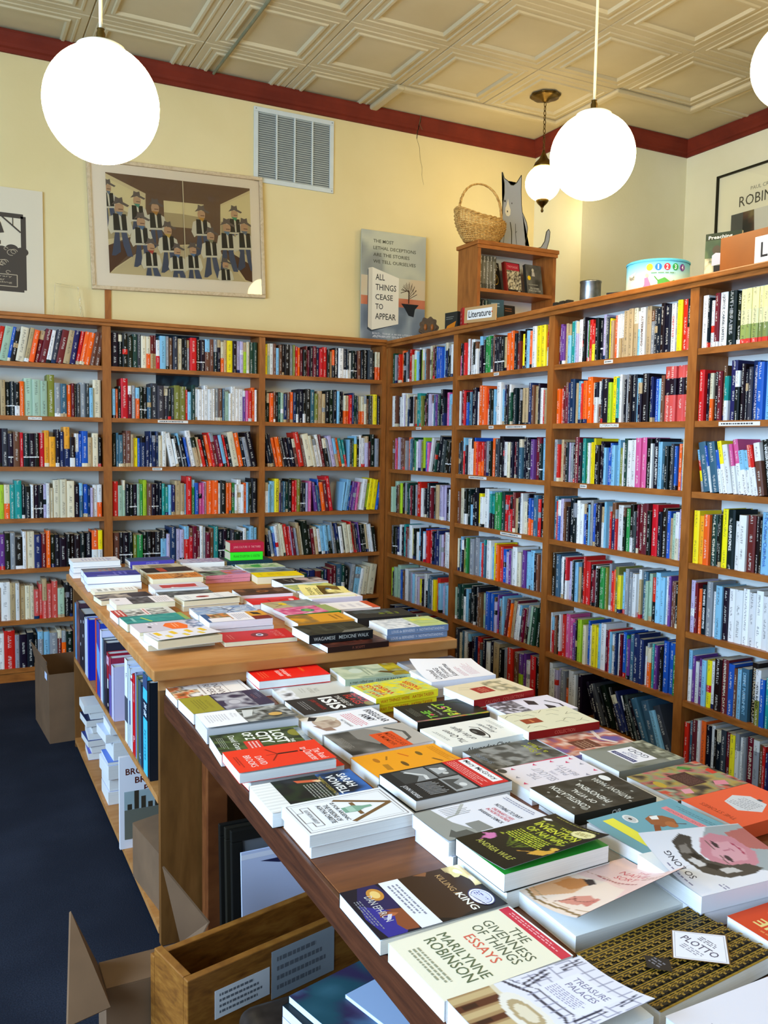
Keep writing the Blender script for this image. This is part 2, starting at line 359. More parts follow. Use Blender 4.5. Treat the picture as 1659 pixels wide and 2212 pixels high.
mb.box(-1.65, -2.56, 0.55, 2.85, -2.50, 0.61); mb.box(-1.65, -2.56, 2.99, 2.85, -2.50, 3.05)
struct(mb.build('window_2', ['enamel']))
# pressed tin ceiling
mb = MB()
G = 0.648
xs0, ys0 = 4.035, 4.595
def ring(cx, cy, prof, clipy=None):
    base = None
    for (r0, z0), (r1, z1) in zip(prof, prof[1:]):
        a = [(cx-r0, cy-r0), (cx+r0, cy-r0), (cx+r0, cy+r0), (cx-r0, cy+r0)]; b_ = [(cx-r1, cy-r1), (cx+r1, cy-r1), (cx+r1, cy+r1), (cx-r1, cy+r1)]
        a = [(x, min(y, clipy) if clipy else y) for x, y in a]; b_ = [(x, min(y, clipy) if clipy else y) for x, y in b_]
        for i in range(4):
            j = (i+1) % 4; mb.add([(*a[i], ZC+z0), (*a[j], ZC+z0), (*b_[j], ZC+z1), (*b_[i], ZC+z1)], [(0, 3, 2, 1)])
    r_, z_ = prof[-1]; ps = [(cx-r_, cy-r_), (cx+r_, cy-r_), (cx+r_, cy+r_), (cx-r_, cy+r_)]; ps = [(x, min(y, clipy) if clipy else y) for x, y in ps]
    mb.add([(x, y, ZC+z_) for x, y in ps], [(0, 3, 2, 1)])
H = G/2
PROF = [(H, 0.012), (H-0.006, 0.0), (H-0.045, 0.0), (H-0.05, -0.005), (H-0.06, -0.005), (H-0.065, 0.0), (0.232, 0.0), (0.227, -0.009), (0.212, -0.009), (0.204, 0.008), (0.0, 0.008)]
for i in range(-9, 3):
    for j in range(-11, 3):
        x = xs0+(i+0.5)*G-0.0; y = ys0+(j+0.5)*G
        if x-H > XR-0.4: continue
        if x+H > CX+0.05 and y+H > ys0+0.05 and x > 4.0: continue
        if y+H > ys0+2.2*G: continue
        if y > ys0+G and x > 2.74: continue
        if y-H > YB: continue
        ring(x, y, PROF, YB if y > ys0+G else None)
mb.box(-2.8, -2.7, ZC+0.03, 5.4, 5.9, ZC+0.1)
# plain border of the ceiling with a raised bead along its inner edge
def flat(x0, y0, x1, y1): mb.box(x0, y0, ZC+0.002, x1, y1, ZC+0.035)
flat(2.742, ys0+G, xs0, YB); flat(xs0, ys0, CX, YB); flat(CX, ys0, XR, CY); flat(4.69, -2.6, XR, ys0)
_bz = [0]
def bead(x0, y0, x1, y1, w_=0.028):
    _bz[0] += 1; q = 0.0008*_bz[0]; w_ = w_+q
    mb.box(x0-w_, y0-w_, ZC-0.026-q, x1+w_, y1+w_, ZC+0.001, bev=0.012)
bead(2.742, ys0+G, xs0, ys0+G); bead(xs0, ys0, xs0, ys0+G); bead(xs0, ys0, 4.69, ys0); bead(4.69, -2.5, 4.69, ys0); bead(2.742, ys0+G, 2.742, YB-0.08)
ce = mb.build('ceiling', ['ceil']); struct(ce)
struct(MB().tube([(1.60, YB-0.05, ZC-0.012), (1.605, 3.2, ZC-0.012), (1.61, 1.0, ZC-0.012)], 0.009, 8).build('trim_3', [simple('grey_green_pipe', '7d7c5e', 0.6)]))
# crown moulding: stepped profile swept along the wall line
prof = [(0, 0), (0.018, 0.0), (0.022, 0.02), (0.035, 0.028), (0.04, 0.045), (0.062, 0.075), (0.07, 0.095), (0.07, 0.11), (0.0, 0.11)]
def sweep(path, name):
    # path of wall corners; inward offset direction per vertex
    mb = MB(); rings = []
    for (x, y, ox, oy) in path: rings.append([(x+ox*d, y+oy*d, 3.687+z) for d, z in prof])
    n = len(prof)
    for a, b_ in zip(rings, rings[1:]):
        k = len(mb.v); mb.add(a+b_, [(i, i+1, n+i+1, n+i) for i in range(n-1)])
    return struct(mb.build(name, ['mould']))
sweep([(-2.7, YB, 0, -1), (3.115, YB, 0, -1)], 'trim_1')
sweep([(3.122, YB, 0, -1), (CX, YB, -1, -1), (CX, CY, -1, -1), (XR, CY, -1, -1), (XR, -2.48, -1, 0)], 'trim_2')
# hairline crack running down the plaster from the joint in the moulding
cp = [(3.118, 3.80), (3.105, 3.74), (3.13, 3.70), (3.125, 3.66), (3.15, 3.60), (3.155, 3.53), (3.175, 3.46), (3.172, 3.41), (3.19, 3.34)]
mb = MB()
for k_, ((x0, z0), (x1, z1)) in enumerate(zip(cp, cp[1:])):
    w_ = 0.003 if z0 > 3.69 else 0.0016*(1-k_*0.08); yy = YB-0.0008 if z0 <= 3.70 else YB-0.073
    mb.add([(x0-w_, yy, z0), (x0+w_, yy, z0), (x1+w_, yy, z1), (x1-w_, yy, z1)], [(0, 3, 2, 1)])
struct(mb.build('trim_4', [simple('crack_shadow', '5a4c30', 0.9)]))
mb = MB(); mb.box(-2.7, YB-0.015, 0, 5.1, YB, 0.1)
struct(mb.build('baseboard_back', ['mould']))

# ================================================================ globe lamps
def globe_lamp(loc, R, label, group):
    x, y, z = loc; t = empty('globe_pendant', (x, y, z)); tag(t, label, 'lamp', group)
    pr_ = [(R*math.sin(a), -R*math.cos(a)) for a in [PI*k/28 for k in range(0, 27)]]; pr_[0] = (0.0004, -R)
    pr_.append((R*0.3, R*0.975)); MB().lathe(pr_, 48).build('glass_globe', ['globe'], t, True)
    MB().lathe([(R*0.42, R*0.90), (R*0.42, R*0.965), (R*0.36, R*1.0), (0.02, R*1.015), (0.001, R*1.02)], 32).build('fitter_cap', ['enamel'], t, True)
    MB().lathe([(0.013, R*1.0), (0.014, R+0.035), (0.010, R+0.045), (0.012, R+0.05), (0.001, R+0.055)], 16).build('socket_stem', ['brass'], t, True)
    MB().tube([(0, 0, R+0.05), (0, 0, 1.0), (0, 0, ZC-z-0.02)], 0.0055, 8).build('cord', ['rope'], t, True)
    MB().lathe([(0.001, ZC-z-0.035), (0.05, ZC-z-0.03), (0.06, ZC-z), (0.001, ZC-z)], 24).build('ceiling_canopy', ['enamel'], t, True)
    return t
GL = [((0.464, 2.872, 2.487), 0.174, 'large lit opal globe hanging at upper left in front of cowboy picture'),
      ((2.408, 2.883, 2.641), 0.172, 'lit opal globe hanging right of centre overlapping the small brass lamp'),
      ((3.07, 2.455, 2.985), 0.172, 'lit opal globe cut off by right edge of the view')]
for l_, r_, s_ in GL: globe_lamp(l_, r_, s_, 'lit globe pendants over the tables')
# the small brass pendant on a chain
lx, ly, lz = 3.676, 4.904, 3.225
t = tag(empty('brass_chain_pendant', (lx, ly, lz)), 'small lit schoolhouse globe on brass chain near the back corner', 'lamp')
R = 0.118
MB().lathe([(0.0004, -R)]+[(R*math.sin(a), -R*math.cos(a)) for a in [PI*k/24 for k in range(1, 23)]], 40).build('glass_globe', ['globe'], t, True)
bgl = [o_ for o_ in t.children][-1]
MB().lathe([(0.06, R*0.93), (0.066, R*0.86), (0.07, R*0.9), (0.055, R+0.02), (0.03, R+0.045), (0.016, R+0.075), (0.008, R+0.1), (0.001, R+0.102)], 28).build('shade_holder', ['brass'], t, True)
MB().lathe([(0.001, -R-0.075), (0.008, -R-0.07), (0.01, -R-0.06), (0.005, -R-0.05), (0.012, -R-0.035), (0.035, -R-0.012), (0.045, -R+0.008), (0.04, -R+0.012), (0.001, -R+0.012)], 24).build('finial', ['brass'], bgl, True)
top = ZC-lz
mb = MB(); z = R+0.095; k = 0
while z < top-0.04:
    pts = [((0.008*math.cos(a) if k % 2 == 0 else 0), (0 if k % 2 == 0 else 0.008*math.cos(a)), z+0.016+0.018*math.sin(a)) for a in [2*PI*q/12 for q in range(12)]]
    mb.tube(pts, 0.0026, 6, closed=True); z += 0.029; k += 1
mb.build('chain', ['brass'], t, True)
pf = [(0.001, top-0.045), (0.02, top-0.04), (0.03, top-0.028), (0.085, top-0.016), (0.1, top-0.006), (0.1, top), (0.001, top)]
mb = MB().lathe(pf, 40)
mb.v = [(x*(1+0.05*math.cos(8*math.atan2(y, x))), y*(1+0.05*math.cos(8*math.atan2(y, x))), zz) if math.hypot(x, y) > 0.06 else (x, y, zz) for x, y, zz in mb.v]
mb.build('ceiling_canopy', ['brass'], t, True)
area_ = None

# ================================================================ bookcases
BF, BD = 5.486, 0.19             # back case front plane, depth
RF = 2.807                       # right case front plane
SB = [1.893, 1.581, 1.283, 0.977, 0.678, 0.371, 0.083]
SR = [1.867, 1.567, 1.271, 0.969, 0.673, 0.372, 0.100]
UB = [-1.09, -0.115, 0.90, 1.887, 2.832]        # upright centres on the back case (x)
UR = [5.50, 4.571, 3.633, 2.682, 1.735, 0.78]   # upright centres on the right case (y)
UPW = 0.040
t = tag(empty('bookcase', (0.9, BF, 0)), 'tall reddish wood bookcase along the back cream wall', 'bookcase')
def loc(mb): 
    mb.v = [(x-0.9, y-BF, z) for x, y, z in mb.v]; return mb
for u in UB[:-1]:
    w_ = 0.05 if u > 0.5 and u < 1 else UPW
    loc(MB().box(u-w_/2, BF, 0, u+w_/2, BF+BD, 2.15)).build('upright', ['case'], t)
loc(MB().box(2.770, BF+0.002, 0, 2.806, BF+BD, 2.15)).build('upright', ['case'], t)
for a, b_ in zip(UB, UB[1:]):
    b2 = 2.772 if b_ == UB[-1] else b_-0.02
    for z in SB: loc(MB().box(a+0.021, BF+0.004, z-0.026, b2, BF+BD-0.005, z)).build('shelf', ['case_h'], t)
loc(MB().box(UB[0]-0.02, BF-0.012, 2.132, 2.80, BF+BD, 2.165, bev=0.003).box(UB[0]-0.02, BF-0.026, 2.150, 2.795, BF+0.01, 2.172, bev=0.004)).build('top_board', ['case_h'], t)
loc(MB().box(UB[0]-0.02, BF+0.012, 0, 2.80, BF+0.03, 0.057)).build('kick_board', ['case_h'], t)
loc(MB().box(UB[0]-0.02, BF+BD, 0.0, 2.8, BF+BD+0.008, 2.13)).build('back_panel', ['backwall'], t)
RD = 0.185
t = tag(empty('bookcase', (RF, 3.6, 0)), 'tall reddish wood bookcase running from the corner towards the viewer on the right', 'bookcase')
def loc(mb):
    mb.v = [(x-RF, y-3.6, z) for x, y, z in mb.v]; return mb
for u in UR[1:]: loc(MB().box(RF, u-0.024, 0, RF+RD, u+0.024, 2.15)).build('upright', ['case'], t)
loc(MB().box(RF, 5.476-0.03, 0, RF+RD, 5.484, 2.15)).build('upright', ['case'], t)
for a, b_ in zip(UR, UR[1:]):
    a2 = 5.447 if a == UR[0] else a-0.024
    for z in SR: loc(MB().box(RF+0.004, b_+0.024, z-0.026, RF+RD, a2, z)).build('shelf', ['case_h'], t)
loc(MB().box(RF-0.012, 0.75, 2.118, RF+0.62, 5.482, 2.150, bev=0.003).box(RF-0.026, 0.75, 2.138, RF+0.01, 5.455, 2.162, bev=0.005)).build('top_board', ['case_h'], t)
loc(MB().box(RF+0.012, 0.76, 0, RF+0.03, 5.48, 0.074)).build('kick_board', ['case_h'], t)
loc(MB().box(RF+RD, 0.76, 0.0, RF+RD+0.01, 5.48, 2.118)).build('back_panel', ['back'], t)
loc(MB().box(RF+0.60, 0.76, 0.0, RF+0.62, 5.48, 2.118)).build('rear_panel', ['case'], t)
# slips of paper taped to shelf edges
def slip(x, y, z, w_, axis, txt=None, h=0.016):
    mb = MB(); 
    if axis == 'x': P = lambda u, v, L: (u*w_-w_/2, -L, v*h)
    else: P = lambda u, v, L: (-L, -(u*w_-w_/2), v*h)
    sp = [('r', 0, 0, 1, 1, 'e8e6de')]
    sp += [('t', txt, 0.05, 0.2, 0.95, 0.8, '303030')] if txt else [('l', 0.06, 0.1, 0.96, 0.9, 1, '444444')]
    if axis == 'x': mb.box(-w_/2, 0, 0, w_/2, 0.001, h, col('e8e6de'))
    else: mb.box(0, -w_/2, 0, 0.001, w_/2, h, col('e8e6de'))
    design(mb, P, sp)
    o = mb.build('shelf_tag', ['matte']); o.location = (x, y, z); return o
for x, r_, w_, tx, lb in ((0.49, 1, 0.075, 'LITERATURE', 'tiny LITERATURE tag on the second shelf edge of the leftmost bay'), (1.30, 1, 0.19, None, 'long white paper slip on the second shelf edge of the back case middle bay'), (1.20, 2, 0.06, None, 'short paper tag on the third shelf edge of the back case middle bay')):
    tag(slip(x, BF+0.0025, SB[r_]-0.022, w_, 'x', tx), lb, 'label', 'paper tags on the shelf edges')
for y, r_, w_, tx, lb in ((5.02, 1, 0.07, None, 'paper tag on second shelf edge just right of the corner'), (4.13, 0, 0.05, None, 'small tag under the green books on the upper right case'), (4.17, 1, 0.05, None, 'small tag on second shelf edge below orange spines'), (3.93, 1, 0.19, None, 'long paper slip on second shelf edge left of the red spines bay'),
        (4.30, 2, 0.19, None, 'white strip on third shelf edge right of the corner bay'), (3.95, 3, 0.2, None, 'white strip on fourth shelf edge below the blue and orange spines'), (3.20, 0, 0.06, None, 'small tag on top shelf edge in the third bay from the corner'), (3.18, 1, 0.13, 'LITERATURE', 'pinned LITERATURE tag on second shelf edge near the red box set'), (3.35, 2, 0.05, None, 'tiny tag on third shelf edge below pink spine'), (2.43, 1, 0.2, None, 'long printed slip on second shelf edge at far right')):
    tag(slip(RF+0.0025, y, SR[r_]-0.022, w_, 'y', tx), lb, 'label', 'paper tags on the shelf edges')
# ================================================================ books on the shelves
def vary(c, rn, a=0.12):
    k = 1+rn.uniform(-a, a); return tuple(min(0.95, max(0.004, x*k+rn.uniform(-0.008, 0.008))) for x in c)
PAPER = [hx('d8d0b8'), hx('cfc6ac'), hx('dedacb'), hx('c7bb9c')]
def book_geo(mb, t, d, h, bands, rn, texts=None, hard=False):
    # local: x thickness, y depth (spine at 0), z height; bands = [(z0, z1, colour)]
    r_ = min(0.0035, t*0.2) if not hard else 0.005
    pl = [(0, d), (0, r_), (t*0.22, r_*0.12), (t*0.5, 0), (t*0.78, r_*0.12), (t, r_), (t, d)]
    cu = [0, 0, 0.22, 0.5, 0.78, 1, 1]; off = rn.uniform(0, 40)
    for z0, z1, c in bands:
        for i in range(6):
            (x0, y0), (x1, y1) = pl[i], pl[i+1]
            spine = 1 <= i <= 4
            u0, u1 = cu[i], cu[i+1]
            uv = [(u0, z0+off), (u1, z0+off), (u1, z1+off), (u0, z1+off)] if spine else [(-5, 0)]*4
            mb.add([(x0, y0, z0), (x1, y1, z0), (x1, y1, z1), (x0, y0, z1)], [(0, 1, 2, 3)], c, 0, [uv])
    e = 0.0012 if not hard else 0.0025; top = h-(0.0 if not hard else 0.004); pc = rn.choice(PAPER); bc = bands[-1][2]
    mb.add([(x, y, h) for x, y in pl]+[(e, d-e, h), (e, r_+e, h), (t-e, r_+e, h), (t-e, d-e, h)], [(0, 7, 8, 1), (1, 8, 9, 5, 4, 3, 2), (5, 9, 10, 6)], bc, 0)
    mb.add([(e, d-e, top), (e, r_+e, top), (t-e, r_+e, top), (t-e, d-e, top), (e, d-e, 0), (t-e, d-e, 0)], [(0, 3, 2, 1), (0, 4, 5, 3)], pc, 1)
    mb.add([(x, y, 0) for x, y in pl], [tuple(range(7))], bands[0][2], 0)
    if texts:
        for (s, zc, hh, ww, cc) in texts:      # runs down the spine
            vs, fs = glyphs(s, 0.01)
            mb.add([(t*0.5+(y-0.5)*t*ww, -0.0004, zc+hh/2-x*hh) for x, y in vs], fs, col(cc), 2)
SPEC = {}
def parse(s):
    out = []; i = 0; lean = 0; 
    while i < len(s):
        ch = s[i]
        if ch in '<>|': lean = {'<': -1, '>': 1, '|': 0}[ch]; i += 1; continue
        if ch == ' ': i += 1; continue
        if ch == '=': out.append(dict(gap=1, lean=lean)); i += 1; continue
        if ch == '(':
            j = s.index(')', i); cs = s[i+1:j]; i = j+1
        else: cs = ch; i += 1
        tk = dict(c=cs, lean=lean, tall=0, text=None)
        while i < len(s) and s[i] in '^_{':
            if s[i] == '^': tk['tall'] = 1; i += 1
            elif s[i] == '_': tk['tall'] = -1; i += 1
            else:
                j = s.index('}', i); tk['text'] = s[i+1:j].split('|'); i = j+1
        out.append(tk)
    return out
BACK = {  # bay -> rows from the top
 0: ["<czmM|WkP>rFbkCtomMwhMTvroonn", "kkkawK(wk)ntPP(wk)oFFFU^axomkhahsC", "fhcvkkakhPnrPPPrqqkv(vq)^(wk)(bw)bbtck", "ezmmhkbwcl(oc)eEkkwPPzwcCCCkxbvzw(ow)",
     "HTG(wm)kpkakwCvmokkkkkkkk(wo)(wy)", "zKcctmWtwtccjj(jt)^jjfkkuxk(kr)Pn", "gccddkwR^akkkasamokmnnwK"],
 1: ["KkkkdhcQ(tm)(tm)(rw)SanhckkaR^PPnnkkQtYkzzlcdd", "sokR^maoPPxHHhkhUUrsdwwwwwwanxfwwwwpirow", "kxxnntybvvvvvcw<WwPaPbWttrkormmsrPCOPaK", "RffkPPfglnPPkeesvTtsR^gbiizOOwKoogwwwoskK",
     "nPPPugPPPPszVzzrrmmwamnePPkhkkwsss", "kwrbkotnkkwPPcmvsakwnrekwcab", "kwnvreakkwcmtbkPPowknagkwrts"],
 2: ["yfwnsnkKauromkmmkmvrRkt(ko)K{Crime and Punishment|w}W(wk)(wk)wPPnkK^HPQQ", "kkonkdfvnov(wk)K(wk)KXuTtKKKskkQQrvdhQQcnkcYk", "<kkhoonPPPnR^nCcwwmkaz(ts)oe(re)|shdyPwwzmKa", "wsSY{FALLADA|k}phxdkrruPPzi<pxboMR^=>sSbppiwWlYYb",
     "<kabwwccRrzmatcK^kmtwss(ks)(ks)aa(kv)wkCcrnvpPPtwwk", "kosxxx(dk)v(wv)(wd)v(wv)(wm)d(wv)m(wm)X(wd)k>aswcC", "vkaronkkwcmtbkkxPPowknagkwrts"]}
RIGHT = {
 0: ["damrO^kahR^ctlswkltsncutmkbbbsvkkww", "WnkwaWzCvkwntEeu(dk)mkzwxpkdK(vk)isac", "nimrznntaosxdgwzaulbi>wkdK^HkPPP", "fFknlkadxmkraRwkKnmkctzzzKwv",
     "hPPvwkesmaWykdwskswbRRkvVazmWWb", "lkFFbbnWaazswzykwkxXwyRszzsw", "kvndwkabmkwtrkxwPknvktc", "knwtkrbvkwac"],
 1: ["ikrwnW(wk)wakPGGdnPPPPtOOkzmykswoWYY(wr)(wr)", "wMrbxKkwOO(wr)kkssW^sk(kv)kddkkknk(kt)(kt)vdntkwrtc", "hknrkWwbor(or)(or)makO(no)HKk(kw)ckmkkxkKPpMPsw", "n(wr)C(wk)ksPKywWs(ke)(ke)Ggdr(ar)rmtPvwc(tk)(ob)(ob)XrK",
     "ckskugmAAsrexwWsyorbzpaWcppssSknai", "fDDwskKkKnnfvBBnzpkas>mxotmwwhmn(ka)fDK^", "hcxwwkkvrxkwkT^kaRnn(lp)pwR^K", "kwtrkbvkwacnkw"],
 2: ["mpptsEszWkkzgr(yr)kPzahytow(tw)(tw)TTtsW{ASTERMAKING|n}TakkkKW{DEPTHS|j}aYR(jk)", "ojmmvVtsroOQw(nw)kKlYewkakKskK(dk)vbsn(jkj)^(jkj)^(jkj)^(jkj)^", "artnkzakM{THE HAWK KING|c}kegwyykkkksbbssuwdWWIIKwK{LARRY McMURTRY|w}sxkkhbo(bk)c",
     "XrbznkKkwwbksabkKwsarvrWkg(wk)hmMM{ANCHEE MIN|c}kRkKbtf(cw)z", "KXxwk(wr)zwkstkr^RkmwkgguarouysaaawwtXff(kr)SSwmpnnk", "wrwnkwRIIpkLlcbwYysWmrswvwmbgpXVVwioepkkBBg", "wwzzao_wwak<kkhkkkvvkkhkXXsH", "krwnkbtvwkac"],
 3: ["wkwmW{JOYCE CAROL OATES|k}K{THE FALLS|a}k(rJ)(rJ)(rJ)(rJ)(rJ)(rJ)(rJ)(rJ)(rJ)(rJ)(rJ)(rJ)(rJ)(rJ)(rJ)k", "RkkQkmn(we)V^kkkhV{MICHAEL ONDAATJE|z}BSSBbewkrnotvmkwk",
     "<(ayrs)X(wb)X(wb)(wy)w(wi)(wi)(ws)(ws)(wj)(wr)nK{VANESSA AND HER SISTER|w}wkcvswtkr", "YqOD{Last Child|c}kkY^K^{LIAISONS|w}wWMkkS{The Chosen  Chaim Potok|b}^gyAkwtrbkwnc",
     "zmoK{THE WHITES  RICHARD PRICE|w}AwSKWWWWWWWWTTWkwrb", "wpwpsywKM{NAYLOR MAMA DAY|c}BnsX{DIVINE PUNISHMENT|s}K{AYN RAND  ATLAS|t}^(uw){AYN RAND|k}bekwtrbnkwac", "rxmwokwkkhmywwaM{PHILIP ROTH|c}anrvM{PHILIP ROTH|c}kwtcb", "krwnkbtvwkac"],
 4: ["kwrnbtkvwcakwmestkwrnbtkvwc", "nktwkvrbakwcmkewtkrnvbkwac", "kwrnbtkvwcakwmestkwrnbtkvwc", "nktwkvrbakwcmkewtkrnvbkwac", "kwrnbtkvwcakwmestkwrnbtkvwc", "nktwkvrbakwcmkewtkrnvbkwac", "wkrtnbvkwac", "kwnr"]}
COLN = {k: v[1] for k, v in PAL.items()}
RGB['J'] = None
ALL = []    # every shelved book as a record
def layout(case, bay, row, s, x0, x1, z, bh):
    rn = random.Random(hash((case == 'B', bay, row)) & 0xffff if False else (bay*31+row*7+(3 if case == 'B' else 101)))
    tk = parse(s); ws = []
    for q in tk:
        if 'gap' in q: q['t'] = 0.05; ws.append(0.05); continue
        c = q['c']; up = c[0].isupper() and c[0] not in 'PQJ' and len(c) == 1
        q['t'] = rn.uniform(0.029, 0.038) if up else (rn.uniform(0.017, 0.025) if c in 'PQ' else rn.uniform(0.012, 0.027))
        if q['text'] and not up: q['t'] = 0.026
        if q['c'][0] == 'U' or q['c'] == 'jkj': q['t'] = 0.033
        ws.append(q['t'])
    a = math.radians(11 if row in (0, 2) else 8)
    if case == 'R' and row == 6: a = math.radians(24)
    foot = sum(w_/(math.cos(a) if q['lean'] else 1) for w_, q in zip(ws, tk))
    sc = (x1-x0-0.012-(0.03+(0.06 if case == 'R' and row == 6 else 0) if any(q['lean'] for q in tk) else 0))/foot
    x = x0+0.006+(0.025 if tk[0].get('lean') == -1 else 0)
    prevl = tk[0].get('lean')
    for i, q in enumerate(tk):
        t_ = q['t']*sc
        if 'gap' in q: x += t_; continue
        if q['lean'] == -1 and prevl != -1: x += 0.03+(0.06 if case == 'R' and row == 6 else 0); prevl = -1
        c = q['c']; low = c.lower() if c not in ('P', 'Q') else c
        maxh = bh-0.034
        h = rn.choice([0.178, 0.19, 0.196, 0.2, 0.2, 0.203, 0.208, 0.215, 0.222])
        if c == 'P': h = rn.choice([0.193, 0.196, 0.197])
        if c == 'Q': h = 0.195
        if len(c) == 1 and c.isupper() and c not in 'PQ': h = rn.uniform(0.208, 0.232)
        if 'J' in c: h = 0.213; q['t'] = 0.02
        if q['tall'] == 1: h = rn.uniform(0.238, 0.252)
        if q['tall'] == -1: h = 0.165
        h = min(h, maxh if not q['lean'] else maxh-0.004); lean = q['lean']*a*rn.uniform(0.85, 1.15) if q['lean'] else rn.uniform(-0.006, 0.006)
        d = rn.uniform(0.128, 0.15); hard = rn.random() < 0.3 and c not in ('P', 'Q')
        cols = []
        if c == 'P': k_ = vary(RGB['k'], rn); cols = [(0, h*0.27, k_), (h*0.27, h*0.305, hx('e4e4e0')), (h*0.305, h, k_)]; name = 'black'
        elif c == 'Q': cols = [(0, h*0.46, vary(RGB['o'], rn, 0.05)), (h*0.46, h, vary(RGB['c'], rn, 0.05))]; name = 'cream and orange'
        elif 'J' in c:
            g1 = vary(hx('8d9a54'), rn, 0.3); cols = [(0, h*0.09, vary(hx('d6392c'), rn, 0.05)), (h*0.09, h*0.35, g1), (h*0.35, h*0.62, vary(hx('e5dfa8'), rn)), (h*0.62, h, vary(hx('efe4a0'), rn, 0.06))]; name = 'pale yellow landscape'
        elif len(c) == 1:
            b0 = vary(RGB[low], rn); cols = [(0, h, b0)]; name = COLN[low]
            rv = rn.random()
            if rv < 0.22: cols = [(0, h*0.1, vary(RGB[rn.choice('wkcrvt')], rn)), (h*0.1, h, b0)]
            elif rv < 0.32: f_ = rn.uniform(0.6, 0.8); cols = [(0, h*f_, b0), (h*f_, h, vary(RGB[rn.choice('wkcsnat')], rn))]
            elif rv < 0.38: f_ = rn.uniform(0.3, 0.6); cols = [(0, h*f_, b0), (h*f_, h*(f_+0.15), vary(RGB[rn.choice('wktar')], rn)), (h*(f_+0.15), h, b0)]
            if q['text'] or c.isupper(): cols = [(0, h, b0)]
        else:
            n_ = len(c); low = c; hs = [0, 0.45, 1] if n_ == 2 else [i_/n_ for i_ in range(n_+1)]
            if c in ('wk', 'tk'): hs = [0, 0.3, 1]
            if c[0] == 'w' and len(c) == 2 and c[1] in 'bisjyr' and bay == 3 and case == 'R': hs = [0, 0.56, 1]
            if c == 'jkj': hs = [0, 0.48, 0.78, 1]
            if n_ == 2 and c[0] == 'k' and c[1] in 'tw': hs = [0, 0.05, 1]; cols = [(0, h*0.05, RGB['k']), (h*0.05, h, vary(RGB[c[1]], rn))]
            else: cols = [(h*hs[i_], h*hs[i_+1], vary(RGB[c[i_]] if c[i_] in RGB else RGB['w'], rn, 0.06)) for i_ in range(n_)]
            name = COLN.get(c[-1], 'white')+' and '+COLN.get(c[0], 'white') if c != 'jkj' else 'coral red and black'
        ft = t_/math.cos(lean) if abs(lean) > 0.03 else t_
        rec = dict(case=case, bay=bay, row=row, i=i, t=t_-0.0006, d=d, h=h, bands=cols, hard=hard, lean=lean, x=x, z=z, ft=ft, name=name, text=q['text'], rn=rn.random(), fd=rn.uniform(0.010, 0.030), tall=q['tall'])
        ALL.append(rec); x += ft
BAYX = {0: (UB[1]+0.02, UB[2]-0.026), 1: (UB[2]+0.026, UB[3]-0.02), 2: (UB[3]+0.02, 2.769)}
for bay, rows in BACK.items():
    for r_, s in enumerate(rows):
        x0, x1 = BAYX[bay]
        if bay == 0: s = ('<kwmtsn' if s[0] == '<' else 'kwmtsnv')+s.lstrip('<')
        z = SB[r_]; bh = (2.132 if r_ == 0 else SB[r_-1]-0.026)-z
        layout('B', bay, r_, s, x0, x1, z, bh)
for bay, rows in RIGHT.items():
    if bay == 3: rows = [r_+'|kwtrnbvkacmwks' for r_ in rows]
    ya = UR[bay]-0.024 if bay else 5.447; yb = UR[bay+1]+0.024
    for r_, s in enumerate(rows):
        if r_ > 6: continue
        z = SR[r_]; bh = (2.118 if r_ == 0 else SR[r_-1]-0.026)-z
        if bay == 0 : off = 0.02
        else: off = 0
        layout('R', bay, r_, s, -ya+off, -yb, z, bh)     # u = -y runs left to right
def rec_matrix(q):
    L_ = q['lean']
    # pivot so the book's lower corner rests on the shelf
    if L_ > 0.03: loc_ = Matrix.Translation((q['x']+q['ft']-q['t'], 0, q['z'])) @ Matrix.Translation((q['t'], 0, 0)) @ Matrix.Rotation(L_, 4, 'Y') @ Matrix.Translation((-q['t'], 0, 0))
    elif L_ < -0.03: loc_ = Matrix.Translation((q['x'], 0, q['z'])) @ Matrix.Rotation(L_, 4, 'Y')
    else: loc_ = Matrix.Translation((q['x'], 0, q['z']))
    if q['case'] == 'B': return Matrix.Translation((0, BF+q['fd'], 0)) @ loc_
    return Matrix.Translation((RF+q['fd'], 0, 0)) @ Matrix.Rotation(-PI/2, 4, 'Z') @ loc_
for q in ALL: q['M'] = rec_matrix(q)
# which ones show largest: projected spine area, in frame and not behind the tables
def hidden(p):
    d = Vector(p)-CAM
    for (x0, y0, x1, y1, z) in ((0.54, 0.5, 1.46, 2.41, 0.79), (0.51, 2.38, 1.47, 4.25, 0.86)):
        if p[2] >= z: continue
        k = (z-CAM.z)/d.z if abs(d.z) > 1e-6 else -1
        if 0 < k < 1:
            h_ = CAM+d*k
            if x0 < h_.x < x1 and y0 < h_.y < y1: return True
    return False
for q in ALL:
    Mq = q['M']; pts = [Mq @ Vector((a*q['t'], 0, b_*q['h'])) for a, b_ in ((0, 0), (1, 0), (1, 1), (0, 1))]
    pp = [proj(p) for p in pts]; A = 0.5*abs(sum(pp[i][0]*pp[(i+1) % 4][1]-pp[(i+1) % 4][0]*pp[i][1] for i in range(4)))
    cx = sum(p[0] for p in pp)/4; cy = sum(p[1] for p in pp)/4
    vis = sum(0 if hidden(Mq @ Vector((q['t']/2, 0, q['h']*k_))) else 1 for k_ in (0.1, 0.35, 0.6, 0.95))/4
    if not (0 < cx < 1659 and 0 < cy < 2212): vis = 0
    q['area'] = A*vis
order = sorted(range(len(ALL)), key=lambda i: -ALL[i]['area'])
NIND = 118
ind = set(order[:NIND])
for i, q in enumerate(ALL):
    if q['text'] and q['area'] > 0: ind.add(i)
ROWN = ['top', 'second', 'third', 'fourth', 'fifth', 'sixth', 'lowest']
